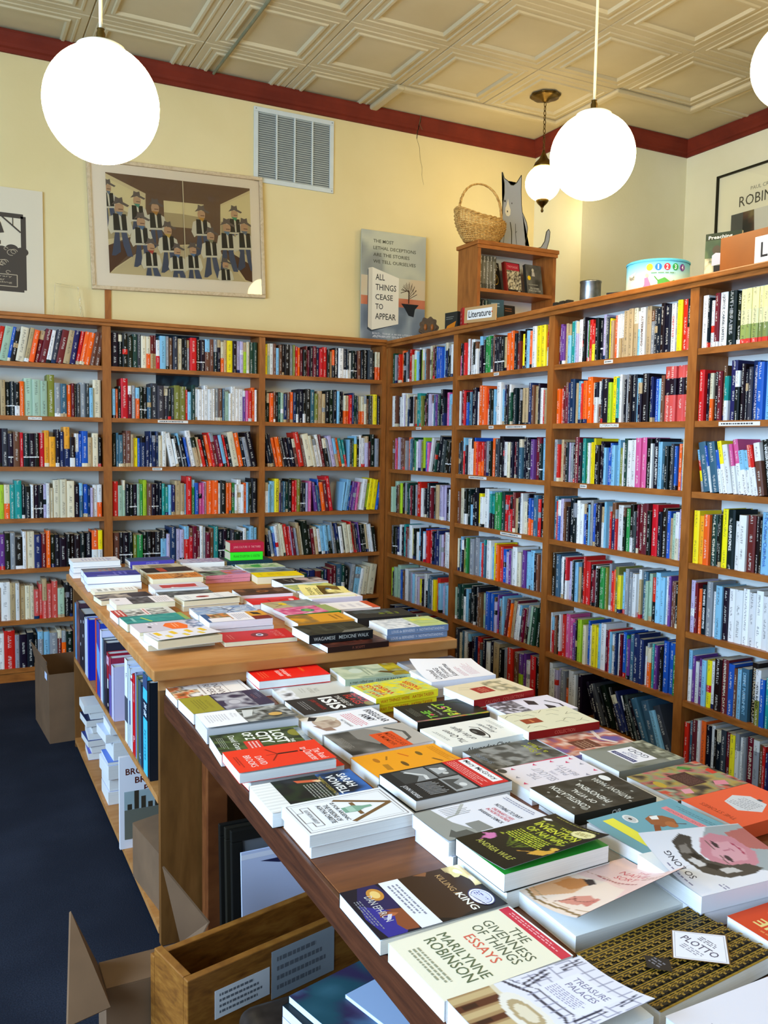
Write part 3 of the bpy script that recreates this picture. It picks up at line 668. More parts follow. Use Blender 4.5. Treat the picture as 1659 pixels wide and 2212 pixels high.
BAYN = {('B', 0): 'leftmost bay', ('B', 1): 'second bay from left', ('B', 2): 'bay left of corner', ('R', 0): 'bay right of corner', ('R', 1): 'third bay from right', ('R', 2): 'second bay from right', ('R', 3): 'rightmost bay', ('R', 4): 'nearest bay'}
ORD = ['first', 'second', 'third', 'fourth', 'fifth', 'sixth', 'seventh', 'eighth', 'ninth', 'tenth']
def texts_of(q):
    if not q['text']: return None
    s, cc = q['text']; long_ = len(s) > 14
    return [(s, q['h']*0.52, q['h']*(0.8 if long_ else 0.62 if len(s) > 8 else 0.42), 0.42 if not q['hard'] else 0.4, cc)]
cands = {}
NAMES = ('JOYCE CAROL OATES', 'MICHAEL ONDAATJE', 'LARRY McMURTRY', 'ANCHEE MIN', 'NAYLOR MAMA DAY', 'AYN RAND  ATLAS', 'AYN RAND', 'PHILIP ROTH', 'FALLADA')
for i in sorted(ind):
    q = ALL[i]; nb = lambda j: ALL[j]['name'] if 0 <= j < len(ALL) and ALL[j]['case'] == q['case'] and ALL[j]['bay'] == q['bay'] and ALL[j]['row'] == q['row'] else None
    a, b_ = nb(i-1), nb(i+1)
    wd = 'thick ' if q['t'] > 0.033 else ('slim ' if q['t'] < 0.014 else '')
    if q['tall'] == 1: wd = 'tall '+wd
    if abs(q['lean']) > 0.03: wd = 'leaning '+wd
    short = lambda n_: n_.split(' and ')[0].replace('pale yellow landscape', 'landscape')
    ttl = q['text'][0].strip() if q['text'] else None
    if ttl in NAMES: ttl = None
    if ttl == 'THE WHITES  RICHARD PRICE': ttl = 'THE WHITES'
    if ttl == 'The Chosen  Chaim Potok': ttl = 'The Chosen'
    if ttl: body = '%s%s book titled %s on its spine, %s shelf, %s' % (wd, q['name'], ttl, ROWN[q['row']], BAYN[(q['case'], q['bay'])])
    elif a and b_: body = '%s%s book between %s and %s ones, %s shelf, %s' % (wd, q['name'], short(a), short(b_), ROWN[q['row']], BAYN[(q['case'], q['bay'])])
    elif b_: body = '%s%s book at left end beside a %s one, %s shelf, %s' % (wd, q['name'], short(b_), ROWN[q['row']], BAYN[(q['case'], q['bay'])])
    else: body = '%s%s book at right end beside a %s one, %s shelf, %s' % (wd, q['name'], short(a or 'dark'), ROWN[q['row']], BAYN[(q['case'], q['bay'])])
    import re as _re
    body = _re.sub(r'between (.+?) and \1 ones', r'with \1 books either side', body)
    cands.setdefault(body, []).append(i)
LAB = {}
def clip16(s):
    w_ = s.split()
    if len(w_) > 16: s = s.replace('tall thick ', '').replace('leaning ', '').replace('slim ', '').replace(' on its spine', '').replace(' ones,', ',')
    w_ = s.split()
    return ' '.join(w_[:16]).rstrip(',')
for body, ids in cands.items():
    if len(ids) == 1: LAB[ids[0]] = clip16(body)
    else:
        for k_, i in enumerate(ids):
            tail = body.replace(' ones,', ',')
            suff = ('leftmost ' if k_ == 0 else 'rightmost ' if k_ == len(ids)-1 else ORD[k_]+' such ')
            LAB[i] = clip16(suff+tail)
mbs = MB(); rest = 0
for i, q in enumerate(ALL):
    rn = random.Random(int(q['rn']*1e6))
    if i in ind:
        mb = MB(); book_geo(mb, q['t'], q['d'], q['h'], q['bands'], rn, texts_of(q), q['hard'])
        o = mb.build('book', ['spine', 'pages', 'matte']); o.matrix_world = q['M']
        tag(o, LAB[i], 'book', 'books on the back wall shelves' if q['case'] == 'B' else 'books on the right hand shelves')
    else:
        k0 = len(mbs.v); book_geo(mbs, q['t'], q['d'], q['h'], q['bands'], rn, texts_of(q), q['hard']); mbs.xf(q['M'], k0); rest += 1
o = mbs.build('shelved_books', ['spine', 'pages', 'matte'])
tag(o, 'all the smaller and farther books filling both bookcases', 'books', kind='stuff')
print('shelved books', len(ALL), 'individual', len(ind))
# ================================================================ tables
t = tag(empty('display_table', (0.98, 3.31, 0)), 'higher birch display table with open shelves along its left side', 'table')
def lc(mb, cx=0.98, cy=3.31):
    mb.v = [(x-cx, y-cy, z) for x, y, z in mb.v]; return mb
HX0, HX1, HY0, HY1, HZ = 0.505, 1.49, 2.375, 4.262, 0.82
lc(MB().box(HX0, HY0, HZ-0.032, HX1, HY1, HZ, bev=0.004)).build('tabletop', ['ply'], t)
lc(MB().box(HX0+0.02, HY0+0.027, HZ-0.066, HX1-0.02, HY0+0.0345, HZ-0.033)).build('apron', ['ply'], t)
for y0, y1 in ((2.41, 2.435), (2.99, 3.015), (3.60, 3.625), (4.205, 4.23)):
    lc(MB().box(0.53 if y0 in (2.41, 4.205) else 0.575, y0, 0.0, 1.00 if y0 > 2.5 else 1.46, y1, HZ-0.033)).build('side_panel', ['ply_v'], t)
for z in (0.435, 0.045): lc(MB().box(0.528, 2.436, z-0.02, 0.98, 4.204, z)).build('shelf', ['ply'], t)
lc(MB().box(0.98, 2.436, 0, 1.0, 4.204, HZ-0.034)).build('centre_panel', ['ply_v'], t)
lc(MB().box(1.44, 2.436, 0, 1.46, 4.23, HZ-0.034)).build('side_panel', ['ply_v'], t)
t = tag(empty('display_table', (1.05, 1.4, 0)), 'lower dark wood plank table in the foreground covered with books', 'table')
LX0, LX1, LY0, LY1, LZ = 0.541, 1.485, 0.42, 2.408, 0.74
for k, (a, b_) in enumerate(((0.5495, 0.853), (0.8545, 1.168), (1.1695, 1.485))):
    o = lc(MB().box(a, LY0, LZ-0.03, b_, LY1, LZ, bev=0.0015), 1.05, 1.4).build('plank', ['table'], t)
lc(MB().box(0.541, LY0, LZ-0.058, 0.549, LY1, LZ-0.0005, bev=0.0015), 1.05, 1.4).build('edge_board', ['edge'], t)
lc(MB().box(0.56, LY0+0.02, LZ-0.075, 0.585, LY1-0.02, LZ-0.031).box(1.44, LY0+0.02, LZ-0.075, 1.465, LY1-0.02, LZ-0.031).box(0.586, LY0+0.02, LZ-0.075, 1.439, LY0+0.045, LZ-0.031), 1.05, 1.4).build('apron', ['table'], t)
for x, y in ((0.645, 2.335), (1.36, 2.335), (0.645, 0.5), (1.36, 0.5)):
    lc(MB().box(x, y, 0, x+0.06, y+0.06, LZ-0.031, bev=0.003), 1.05, 1.4).build('leg', ['table'], t)

# ================================================================ books lying on the tables
PG1, PG2 = 'f0efe9', 'e9dcb6'
K = dict(
 givenness=('A', 'f3ead0', PG1, [('r', 0, .93, 1, 1, 'f6f4ee'), ('r', 0, .90, 1, .985, 'd22b45'), ('l', .12, .925, .9, .97, 2, 'f0b0b8'), ('t', 'THE', .36, .79, .62, .87, '57614a'), ('t', 'GIVENNESS', .12, .69, .88, .77, '57614a'), ('t', 'OF THINGS', .14, .59, .86, .67, '57614a'), ('t', 'ESSAYS', .25, .48, .75, .56, 'e0604a'), ('t', 'MARILYNNE', .10, .33, .90, .41, '5e6b4c'), ('t', 'ROBINSON', .12, .22, .88, .31, '5e6b4c'), ('l', .2, .06, .8, .16, 3, '9a9a80')], 'cream paperback The Givenness of Things, red top band, table front'),
 killing=('A', '17151b', PG1, [('r', 0, .45, 1, 1, '1d1512'), ('p', [(0, .47), (.9, .47), (1, .6), (.9, .8), (.55, .97), (.1, .95), (0, .9)], '3a2416'), ('p', [(.02, .50), (.80, .48), (.86, .62), (.7, .78), (.4, .84), (.1, .8), (0, .7)], '8a5836'), ('p', [(.1, .55), (.66, .5), (.74, .62), (.5, .74), (.2, .72)], 'b07a50'), ('p', [(.08, .80), (.5, .86), (.6, .80), (.3, .76)], 'd8b894'), ('k', [(.15, .66), (.35, .69), (.5, .66)], .04, '3a2214'), ('e', .3, .635, .07, .012, '241410'), ('k', [(.6, .66), (.74, .62)], .03, '3a2214'), ('p', [(.46, .64), (.56, .62), (.6, .54), (.5, .51)], 'c89468'), ('k', [(.44, .52), (.6, .51)], .02, '5a3420'), ('n', .0, .84, .5, 1, ['1d1512', 'd8a860', 'fff2c8', 'f6dc9a', '6a4a2c', '1d1512'], 2.2, 3, 12), ('e', .2, .92, .17, .055, 'f2dc9c'), ('e', .18, .925, .10, .03, 'fffbe6'), ('r', 0, 0, 1, .32, '1b1826'), ('p', [(0, .28), (.3, .32), (.55, .30), (.5, .12), (.3, .05), (0, .14)], '2a2450'), ('p', [(.34, .05), (.6, .02), (1, .06), (1, .2), (.8, .3), (.6, .26)], '35308a'), ('p', [(.5, .15), (.72, .10), (.95, .18), (.98, .30), (.8, .33), (.56, .31)], '8a4a2c'), ('p', [(.58, .2), (.74, .15), (.9, .22), (.86, .29), (.64, .28)], 'b8683c'), ('k', [(.62, .2), (.9, .08)], .03, 'd8d4f0'), ('e', .2, .22, .13, .06, 'c88a3a'), ('e', .2, .22, .08, .035, 'ecc878'), ('r', 0, .31, 1, .47, 'efedf2'), ('l', .1, .34, .9, .44, 3, '8a8a98'), ('t', 'KILLING A', .12, .74, .60, .79, 'c9a06a'), ('t', 'KING', .56, .74, .94, .80, 'f2ece0', .02), ('t', 'DAN EPHRON', .2, .13, .74, .19, 'd8d4cc'), ('e', .74, .89, .19, .085, '3b3560'), ('e', .74, .89, .175, .078, 'f2eff6'), ('e', .74, .89, .15, .066, '5a5690'), ('e', .74, .89, .14, .061, 'd8d4ee'), ('l', .63, .865, .85, .92, 3, '3a3080'), ('l', .25, .03, .85, .09, 3, '8a8a90')], 'dark paperback Killing a King with white band across the cover'),
 treasure=('A', 'e6e2ee', PG1, [('r', 0, 0, 1, 1, 'e8e4f0'), ('r', 0, 0, 1, .32, 'a8855a'), *[('r', .02+.12*a, .0, .10+.12*a, .30, '5a2f1e' if a % 2 else 'c9ad7c') for a in range(8)], *[('r', .03+.12*a, .04, .09+.12*a, .14, '3a1f16') for a in range(1, 8, 2)], ('r', 0, .30, 1, .335, 'e0d2b4'), ('e', .5, .335, .36, .10, 'efe6d8'), ('e', .5, .335, .25, .065, 'b8a078'), ('e', .5, .335, .17, .042, 'e6d8bc'), ('k', [(0, .40), (.25, .48), (.75, .48), (1, .40)], .03, '45424e'), ('k', [(0, .44), (.25, .54), (.75, .54), (1, .44)], .008, '45424e'), *[('k', [(.06+.11*a, .46), (.0+.125*a, .98)], .006, '9a98aa') for a in range(9)], *[('k', [(.02, .58+.08*a), (.98, .58+.08*a)], .006, '9a98aa') for a in range(5)], *[('k', [(.12+a, .50), (.04+a*1.1, .70)], .022, '3a3a4a') for a in (.0, .05, .72, .77)], *[('k', [(.08+a, .80), (.05+a, .97)], .018, '4a4a5a') for a in (.0, .04, .78, .82)], ('r', .22, .56, .80, .86, 'edeaf5'), ('t', 'TREASURE', .28, .78, .74, .83, '827e9a', .006), ('t', 'PALACES', .31, .71, .71, .76, '827e9a', .006), ('l', .26, .58, .76, .68, 6, 'a8a4be')], 'white and brown paperback Treasure Palaces with curling cover, at front table edge'),
 plotto=('A', '1d1a14', PG1, 'PLOTTO', 'black book Plotto patterned with gold geometric lattice and diamond title plate'),
 naomi=('A', 'eec6ba', PG1, [('r', 0, 0, 1, 1, 'eec8bc'), ('p', [(0, 0), (1, 0), (1, .3), (.8, .52), (.4, .6), (0, .5)], 'f0d8c4'), ('p', [(0, .1), (.25, .05), (.42, .3), (.3, .52), (0, .42)], 'e0a878'), ('p', [(.12, .28), (.34, .32), (.36, .48), (.2, .52), (.1, .42)], 'cf8546'), ('p', [(.2, .50), (.36, .46), (.38, .52), (.26, .56)], '3a2a22'), ('p', [(.5, .12), (.72, .16), (.74, .30), (.6, .34), (.5, .26)], 'd8907c'), ('p', [(.7, .2), (.86, .16), (.82, .3), (.74, .32)], 'cf7c6c'), ('k', [(.5, .26), (.62, .2), (.78, .26)], .008, '7a3a30'), ('k', [(.46, .1), (.56, .24)], .008, '7a3a30'), ('k', [(0, .08), (.3, .03), (.7, .06), (1, .03)], .03, '8a6a3c'), ('k', [(0, .13), (.4, .08), (1, .10)], .012, 'b8946a'), ('k', [(.05, .6), (.3, .66), (.6, .6)], .008, 'c89a80'), ('t', 'THE', .42, .86, .58, .90, 'd05a5e'), ('t', 'NAIVE', .28, .78, .66, .84, 'd05a5e'), ('t', 'SORT', .34, .69, .64, .75, 'd05a5e'), ('l', .2, .61, .85, .65, 1, 'b8706a'), ('l', .68, .72, .95, .8, 2, 'c0907a')], 'pink illustrated paperback whose cover curls up over blank pages'),
 wulf=('A', '1f1c14', PG1, [('r', 0, 0, 1, 1, '17160f'), ('n', .1, .5, .9, .9, ['17160f', '2a2f12', '17160f'], 4, 9, 12), *[('k', [(.5+.06*math.cos(a*.9), .30+.03*math.sin(a*2.0)), (.5+.22*math.cos(a*.9+.3), .52+.13*math.sin(a*1.7)), (.5+.40*math.cos(a*1.1+.5), .62+.22*math.sin(a*1.3))], .010, '5a6a1c') for a in range(14)], *[('e', .5+.38*math.cos(a*2.4), .60+.22*math.sin(a*1.9), .025, .014, 'a8ac34') for a in range(16)], ('t', 'THE', .40, .82, .6, .86, 'd4d43c', .02), ('t', 'INVENTION', .12, .71, .88, .79, 'd4d43c', .02), ('t', 'OF NATURE', .16, .60, .84, .68, 'c4c838', .02), ('l', .16, .40, .84, .57, 6, 'c8cc38'), ('t', 'ANDREA WULF', .16, .12, .84, .18, 'b8b450', .01), ('p', [(.02, .24), (.10, .34), (.2, .30), (.22, .24), (.12, .20), (.08, .26)], 'd87aae'), ('k', [(.1, .26), (.18, .14)], .01, 'c86a9a'), ('p', [(.80, .30), (.98, .36), (.99, .46), (.92, .52), (.9, .44), (.78, .40)], 'd8a23c'), ('e', .92, .50, .05, .03, 'e0b04a'), ('k', [(.8, .36), (.66, .28)], .014, 'c8923a'), ('e', .76, .87, .17, .075, 'ece2a2'), ('l', .65, .84, .87, .90, 3, '9a8a4a'), ('p', [(.04, .86), (.12, .9), (.16, .88), (.1, .84)], 'e8e4dc'), ('l', .1, .95, .9, .98, 1, '8a843c')], 'black and yellow paperback The Invention of Nature with green endpaper'),
 envy=('A', 'eceaf0', PG1, [('r', 0, 0, 1, 1, 'ebe9ef'), ('n', 0, 0, 1, .16, ['8a8a84', '4a4a46', 'b8b8b4'], 4, 2, 12), ('p', [(.0, .18), (.5, .22), (1, .34), (1, 0), (0, 0)], '9c9c94'), ('p', [(.3, 0), (.55, .2), (1, .28), (1, .1), (.8, 0)], '5c5c56'), ('k', [(.02, .5), (.3, .34), (.42, .05)], .035, 'b8b8b2'), *[('k', [(.06+.05*a, .24), (.06+.05*a, .5-.03*(a % 2))], .009, '55554f') for a in range(6)], ('p', [(.62, .30), (.95, .30), (.95, .46), (.62, .44)], '8a8a84'), ('r', .66, .32, .92, .42, '3c3c38'), ('t', 'BARBARA DEMICK', .3, .56, .88, .60, '3a3a48', .008), ('t', 'ORDINARY LIVES\nIN NORTH KOREA', .32, .63, .88, .72, 'd84a5a', .008), ('t', 'NOTHING TO ENVY', .25, .75, .88, .80, '3a3a48', .008), ('l', .1, .9, .9, .96, 2, '9a9aae')], 'white paperback Nothing to Envy with grey street photo, half under the black and yellow cover'),
 physic=('A', 'efeeee', PG1, [('k', [(.06, .03), (.94, .03), (.94, .97), (.06, .97), (.06, .03)], .012, '8a8484'), ('k', [(.11, .06), (.89, .06), (.89, .94), (.11, .94), (.11, .06)], .006, 'a8a4a4'), ('k', [(.2, .12), (.34, .12), (.34, .06), (.66, .06), (.66, .12), (.8, .12), (.8, .2), (.2, .2), (.2, .12)], .01, '77706c'), ('k', [(.5, .93), (.14, .46)], .055, '7a5a38'), ('k', [(.5, .93), (.86, .46)], .055, '7a5a38'), ('r', .3, .57, .7, .61, '7a5a38'), ('p', [(.42, .46), (.58, .46), (.6, .58), (.54, .66), (.53, .74), (.47, .74), (.46, .66), (.4, .58)], '7fa890'), ('r', .42, .50, .58, .57, 'a8c8b4'), ('t', 'IS FOR ARSENIC', .2, .41, .8, .45, '4a4a4a', .01), ('t', 'THE POISONS OF\nAGATHA CHRISTIE', .2, .27, .8, .38, '4a4a4a', .01), ('t', 'KATHRYN HARKUP', .28, .135, .72, .175, '5a5a5a')], 'thick white paperback with large brown letter A and green bottle, stack of two'),
 vowell=('A', '17191c', PG1, [('r', 0, 0, 1, .22, 'e3e0da'), *[('p', [(a/10, 0), (a/10+.06, 0), (a/10+.05, .19+.04*(a % 3)), (a/10+.01, .18)], 'f2efe8') for a in range(10)], ('n', 0, .2, 1, .66, ['17191c', '22301f', '17191c', '2c2f33', '3a4a30'], 3, 5), ('p', [(.1, .4), (.2, .42), (.26, .60), (.18, .62)], 'd0603a'), ('p', [(.2, .56), (.28, .60), (.26, .70), (.2, .66)], 'e8c090'), ('l', .3, .44, .92, .62, 6, '9a9a90'), ('n', 0, .64, 1, 1, ['17191c', '23407a', '3a6ab0', '17202c'], 2, 2), ('t', 'SARAH', .12, .82, .62, .91, 'f0f0ee', .02), ('t', 'VOWELL', .12, .70, .80, .79, 'f0f0ee', .02), ('t', 'THE PARTLY CLOUDY PATRIOT', .1, .635, .9, .67, 'c8b040')], 'dark blue paperback with row of white pencils along one end'),
 road2=('A', 'e2301c', PG1, [('l', .1, .1, .9, .3, 5, 'f0d0c0'), ('t', 'DAVID', .1, .3, .5, .37, 'f2e0d8')], 'under copy of the orange red Road to Character paperback'),
 road=('A', 'ee3a20', PG1, [('t', 'The Road', .42, .86, .92, .94, 'f6e4dc'), ('t', 'to Character', .28, .76, .96, .85, 'f6e4dc'), ('t', 'DAVID', .40, .26, .80, .33, 'f6e4dc'), ('t', 'BROOKS', .30, .155, .84, .225, 'f6e4dc'), ('k', [(.42, .72), (.42, .50)], .05, '2a1414'), ('e', .42, .755, .03, .018, '2a1414'), ('k', [(.42, .50), (.15, .42)], .015, '8a2418'), ('k', [(.42, .50), (.7, .40)], .015, '8a2418'), ('k', [(.42, .5), (.42, .38)], .01, '8a2418'), ('l', .3, .05, .8, .1, 2, 'a83020')], 'orange red paperback The Road to Character, upper copy'),
 cityz=('A', '2c3320', PG1, [('n', 0, 0, 1, 1, ['20261a', '3a4628', '5a6a3a', '23281c', '485238'], 3, 4), ('t', 'THE', .62, .79, .8, .83, 'f0efe4', .02), ('t', 'LOST', .1, .64, .78, .78, 'f0efe4', .03), ('t', 'CITY', .1, .48, .72, .62, 'f0efe4', .03), ('t', 'OF Z', .05, .34, .45, .45, 'f0efe4', .03), ('r', .5, .30, 1, .47, 'd8382a'), ('l', .55, .33, .95, .45, 3, 'f0c8c0'), ('t', 'David Grann', .14, .18, .9, .25, 'f0efe4'), ('e', .34, .9, .17, .075, '8a8434'), ('n', .1, .93, 1, 1, ['b8c0c0', '8a98a0', '3a4640'], 5, 3), ('l', .2, .04, .8, .12, 4, '9aa088')], 'green paperback The Lost City of Z at table edge'),
 munro=('A', 'f0eef0', 'd8d6d2', [('n', 0, .43, 1, 1, ['1c1c1c', '4a4a46', 'b8b8b2', '2a2a26', '787a70', '1a1c16'], 3, 7), ('p', [(.1, .5), (.6, .45), (.55, .55), (.15, .62)], 'd0d0cc'), ('r', 0, 0, 1, .44, 'f2f0f2'), ('e', .62, .80, .13, .075, 'd6a85a'), ('t', 'Alice\nMunro', .2, .34, .5, .41, 'b8b4b8'), ('l', .2, .06, .75, .3, 8, 'cac6ca')], 'paperback with white lower cover and black and white photo, gold sticker'),
 olive=('A', '3a3148', PG1, [('r', 0, 0, 1, .38, '9a8f2e'), ('t', 'BIOGRAPHY', .3, .26, .8, .30, '7a6f24'), ('l', .2, .1, .9, .24, 4, '80762a'), ('n', .05, .40, 1, .80, ['3a3148', '4a4254', '8a8690', 'b8b4ba', '3a3148', '3a3148'], 2.2, 3), ('e', .62, .56, .2, .10, '9a969e'), ('e', .62, .58, .12, .07, 'c0bcc0'), ('t', 'VOICE', .3, .84, .6, .88, '8a5a5a'), ('l', .25, .90, .6, .95, 2, '7a7284')], 'purple and olive paperback with pale portrait at the table edge'),
 rivers=('A', 'ede4dc', PG1, [('n', 0, 0, 1, .36, ['3a2a20', 'a86a3c', 'c8501c', 'e0c49a', '5a4a3a', 'ede4dc'], 4, 2), ('t', 'INDIAN', .12, .58, .9, .67, '5a4444'), ('t', 'RIVERS', .12, .46, .9, .55, '5a4444'), ('k', [(.1, .72), (.9, .72), (.9, .95), (.1, .95), (.1, .72)], .006, '8a7a70'), ('l', .1, .38, .9, .43, 1, '9a8a80')], 'white and brown paperback farthest along the left edge of the lower table'),
 redtop=('A', 'e81c14', PG1, [('t', 'christopher\nhitchens', .2, .34, .85, .5, 'f6c8c0', .02), ('t', 'and yet...', .2, .68, .6, .75, 'f08a30'), ('l', .3, .08, .85, .2, 3, 'f0603a')], 'bright red paperback on a two book stack against the higher table'),
 grey16=('A', 'c9c6bd', PG1, [('n', 0, 0, 1, .22, ['3a2a24', 'e8e6ea', 'c9c6bd'], 4, 2), ('t', 'NICK\nHORNBY', .3, .42, .7, .56, '9a968c'), ('l', .3, .3, .7, .38, 2, 'b0ac a2'.replace(' ', ''))], 'plain grey paperback just in front of the bright red one'),
 yellow=('B', 'ead91e', PG1, [('n', 0, 0, 1, 1, ['ecdc1c', 'e6d628', 'b8cc6a', 'ecdc1c', '8cc0a8', 'ecdc1c'], 6, 5, 24), ('t', 'THE', .62, .86, .92, .93, 'd8402a', .02), ('t', 'WAY', .1, .86, .5, .93, 'd8402a', .02), ('t', 'THINGS', .12, .74, .9, .83, 'd8402a', .02), ('t', 'WERE', .14, .62, .8, .71, 'd8402a', .02), ('t', 'AATISH', .16, .30, .66, .37, 'd8402a', .02), ('t', 'TASEER', .14, .17, .78, .27, 'd8402a', .02)], 'yellow paperback The Way Things Were patterned with pale blue lines', ('WAY THINGS WERE   AATISH TASEER', 'c85018')),
 sage=('B', 'a9b79a', PG1, [('n', 0, 0, 1, 1, ['a9b79a', 'c8d0b4', '8aa08a', 'b8c4a8'], 2, 4), ('n', 0, 0, 1, .25, ['c8b82a', 'b0a024', '8a7a1c', 'a9b79a'], 3, 1), ('p', [(.3, .15), (.45, .35), (.38, .42), (.2, .25)], '5a4418'), ('e', .6, .7, .18, .10, 'c8d4c4'), ('l', .2, .5, .8, .62, 2, '90a088')], 'sage green paperback behind the yellow one, with a figure on it', ('a man called ove   FREDRIK BACKMAN', '4a5440')),
 isis=('A', '2b2625', PG1, [('t', 'BLACK', .12, .86, .78, .95, 'c03028', .02), ('t', 'FLAGS', .16, .74, .82, .84, 'c03028', .02), ('t', 'THE RISE OF', .12, .62, .85, .69, 'd8d4cc', .01), ('t', 'ISIS', .12, .40, .92, .59, 'f0eeea', .03), ('t', 'JOBY WARRICK', .15, .27, .85, .34, 'a82c24', .01), ('l', .2, .1, .9, .2, 3, '8a8684'), ('e', .85, .9, .13, .06, '8a7a3a'), ('l', .05, .97, .7, .99, 1, '9a9694')], 'dark paperback Black Flags the Rise of ISIS with large white letters'),
 irregular=('A', 'f2f0f4', PG1, [('t', 'IRREGULAR', .1, .84, .9, .94, '2a2a34', .025), ('t', 'ARMY', .3, .71, .75, .81, '2a2a34', .025), ('l', .15, .50, .95, .66, 5, 'e07a8a'), ('t', 'MATT KENNARD', .4, .42, .85, .46, '2a2a34'), ('e', .42, .24, .34, .16, 'b8a08c'), ('p', [(.05, .2), (.3, .12), (.5, .3), (.3, .42), (.1, .36)], 'd8ccb8'), ('p', [(0, .14), (.2, .06), (.25, .14), (.1, .22)], '2a2626'), ('p', [(.5, .04), (.85, .1), (.9, .22), (.6, .2)], '9a7a68'), ('n', .3, .1, .7, .34, ['b8a08c', 'c8b4a0', '9a8270'], 6, 1, 8)], 'white paperback Irregular Army with brown head scarf picture'),
 middle=('A', 'b8b0a6', PG1, [('n', 0, 0, 1, .5, ['2c2a28', '5a5650', '8a857e', '3a3834'], 2, 6), ('p', [(0, .3), (.4, .28), (.75, .42), (.55, .66), (.2, .62), (0, .5)], '8a847c'), ('k', [(.1, .72), (.4, .86), (.7, .82), (.85, .66)], .04, '5a5650'), ('r', .3, .45, 1, .74, 'e2521e'), ('t', 'MIDDLE CLASS', .34, .62, .96, .69, '8a2c10', .01), ('t', 'A MEMOIR', .34, .53, .9, .59, '8a2c10', .01), ('l', .25, .05, .8, .14, 4, '908a80')], 'grey paperback with dark profile photo and orange label'),
 orange22=('A', 'f2a01e', PG1, [('e', .3, .7, .1, .03, '7a5a20'), ('e', .62, .42, .12, .028, '6a4a1c'), ('e', .3, .2, .1, .03, 'b8701c'), ('p', [(.5, .2), (.75, .18), (.78, .24), (.52, .26)], 'b87a1c'), ('k', [(.15, .5), (.35, .56)], .02, 'd05a1c'), ('k', [(.6, .75), (.8, .8)], .03, '8a5a1c'), ('k', [(.2, .35), (.35, .3)], .02, 'a8701c'), ('t', 'ORANGE', .7, .9, .95, .94, 'f6c060'), ('l', .1, .86, .9, .95, 3, 'd88a1a')], 'amber yellow paperback beside the black and white photo cover'),
 mary=('A', '26282a', PG1, [('r', 0, 0, 1, 1, '232527'), ('r', .04, .10, .46, .44, '8a8c8c'), ('p', [(.04, .10), (.46, .10), (.46, .22), (.3, .3), (.04, .2)], '3c3e3e'), ('k', [(.1, .22), (.3, .36), (.44, .34)], .035, 'd8d8d6'), ('r', .04, .46, .46, .64, '5c5e5e'), ('p', [(.1, .48), (.2, .62), (.3, .6), (.36, .48)], 'b8baba'), ('e', .2, .58, .05, .03, 'e0e0de'), ('e', .36, .56, .04, .03, 'c8c8c6'), ('r', .5, .42, .97, .64, '9a9c9c'), ('p', [(.54, .44), (.62, .60), (.7, .5), (.9, .52), (.92, .44)], '4a4c4c'), ('e', .8, .56, .06, .035, 'dcdcda'), *[('k', [(.52+.042*a, .18), (.54+.042*a, .34+.02*(a % 3))], .012, 'b8b8b8') for a in range(10)], ('r', 0, .665, 1, .96, 'd3282a'), ('r', .05, .825, .92, .935, 'f4f2f2'), ('t', 'Mary McGrory', .09, .845, .87, .915, '2f2b2d', .012), ('l', .05, .69, .95, .79, 4, 'f0a8a4'), ('t', 'JOHN NORRIS', .5, .03, .94, .09, 'd8d8d8', .01)], 'paperback with red title band over black and white photos'),
 sawman=('B', '3a3a36', PG1, [('n', 0, 0, 1, 1, ['3a3a36', '4a4a44', '8a8a86', '3a3a34', '6a6a66'], 2.2, 5), ('n', .1, .4, .95, .8, ['4a4a46', '8a8a86', '9a9a96', '4a4a46'], 5, 3), ('t', 'I Saw', .3, .22, .8, .30, 'a8ac2c', .01), ('t', 'a Man', .32, .11, .84, .19, 'a8ac2c', .01), ('r', 0, .0, .04, 1, 'e02a5c'), ('t', 'SHEERS', .3, .88, .8, .94, '7c8a9a')], 'dark grey paperback with lime lettering and pink edge'),
 sellout=('B', 'eee6ee', PG1, [*[('p', [(u, v), (u+.05, v+.015), (u+.09, v+.01), (u+.05, v+.035), (u+.02, v+.05)], 'd8386a' if k % 2 else '9a96a6') for k, (u, v) in enumerate([(.04, .05), (.3, .03), (.6, .05), (.86, .06), (.04, .3), (.88, .3), (.04, .55), (.88, .52), (.06, .78), (.3, .9), (.55, .88), (.86, .8), (.2, .18), (.75, .16)])], ('t', 'THE\nSELLOUT', .25, .55, .78, .78, 'b8b2bc'), ('t', 'A NOVEL', .4, .48, .6, .52, 'c8c2cc'), ('t', 'PAUL\nBEATTY', .28, .28, .74, .44, 'b8b2bc'), ('e', .9, .95, .09, .045, '4a4846')], 'white paperback with scattered small red figures around pale text'),
 constel=('B', '26251f', PG1, [('n', 0, 0, 1, 1, ['26251f', '322f28', '26251f', '45433c', '26251f'], 3, 3), ('t', 'A', .55, .86, .62, .90, 'e8e6dc', .01), ('t', 'CONSTELLATION', .1, .74, .9, .82, 'e8e6dc', .01), ('t', 'OF VITAL', .2, .60, .7, .67, 'e8e6dc', .01), ('t', 'PHENOMENA', .14, .46, .84, .54, 'e8e6dc', .01), ('t', 'ANTHONY MARRA', .1, .22, .9, .30, 'd8d6cc', .01), ('e', .84, .14, .11, .05, 'f0efec'), *[('e', u, v, .025, .014, 'a8a69c') for u, v in ((.2, .9), (.1, .6), (.5, .38), (.9, .42), (.3, .12), (.75, .9), (.05, .3))], ('e', .12, .82, .06, .03, '8a887e')], 'black paperback A Constellation of Vital Phenomena with white hand lettering', ('CVP', 'e0e0dc')),
 white27=('B', 'e8ebf2', PG1, [('r', .3, .1, .5, .2, '2e7ab8'), ('l', .3, .02, .9, .08, 2, 'b0b6c8'), ('r', 0, 0, .04, 1, 'dfe6f4')], 'white paperback with small blue square, half hidden under the black one'),
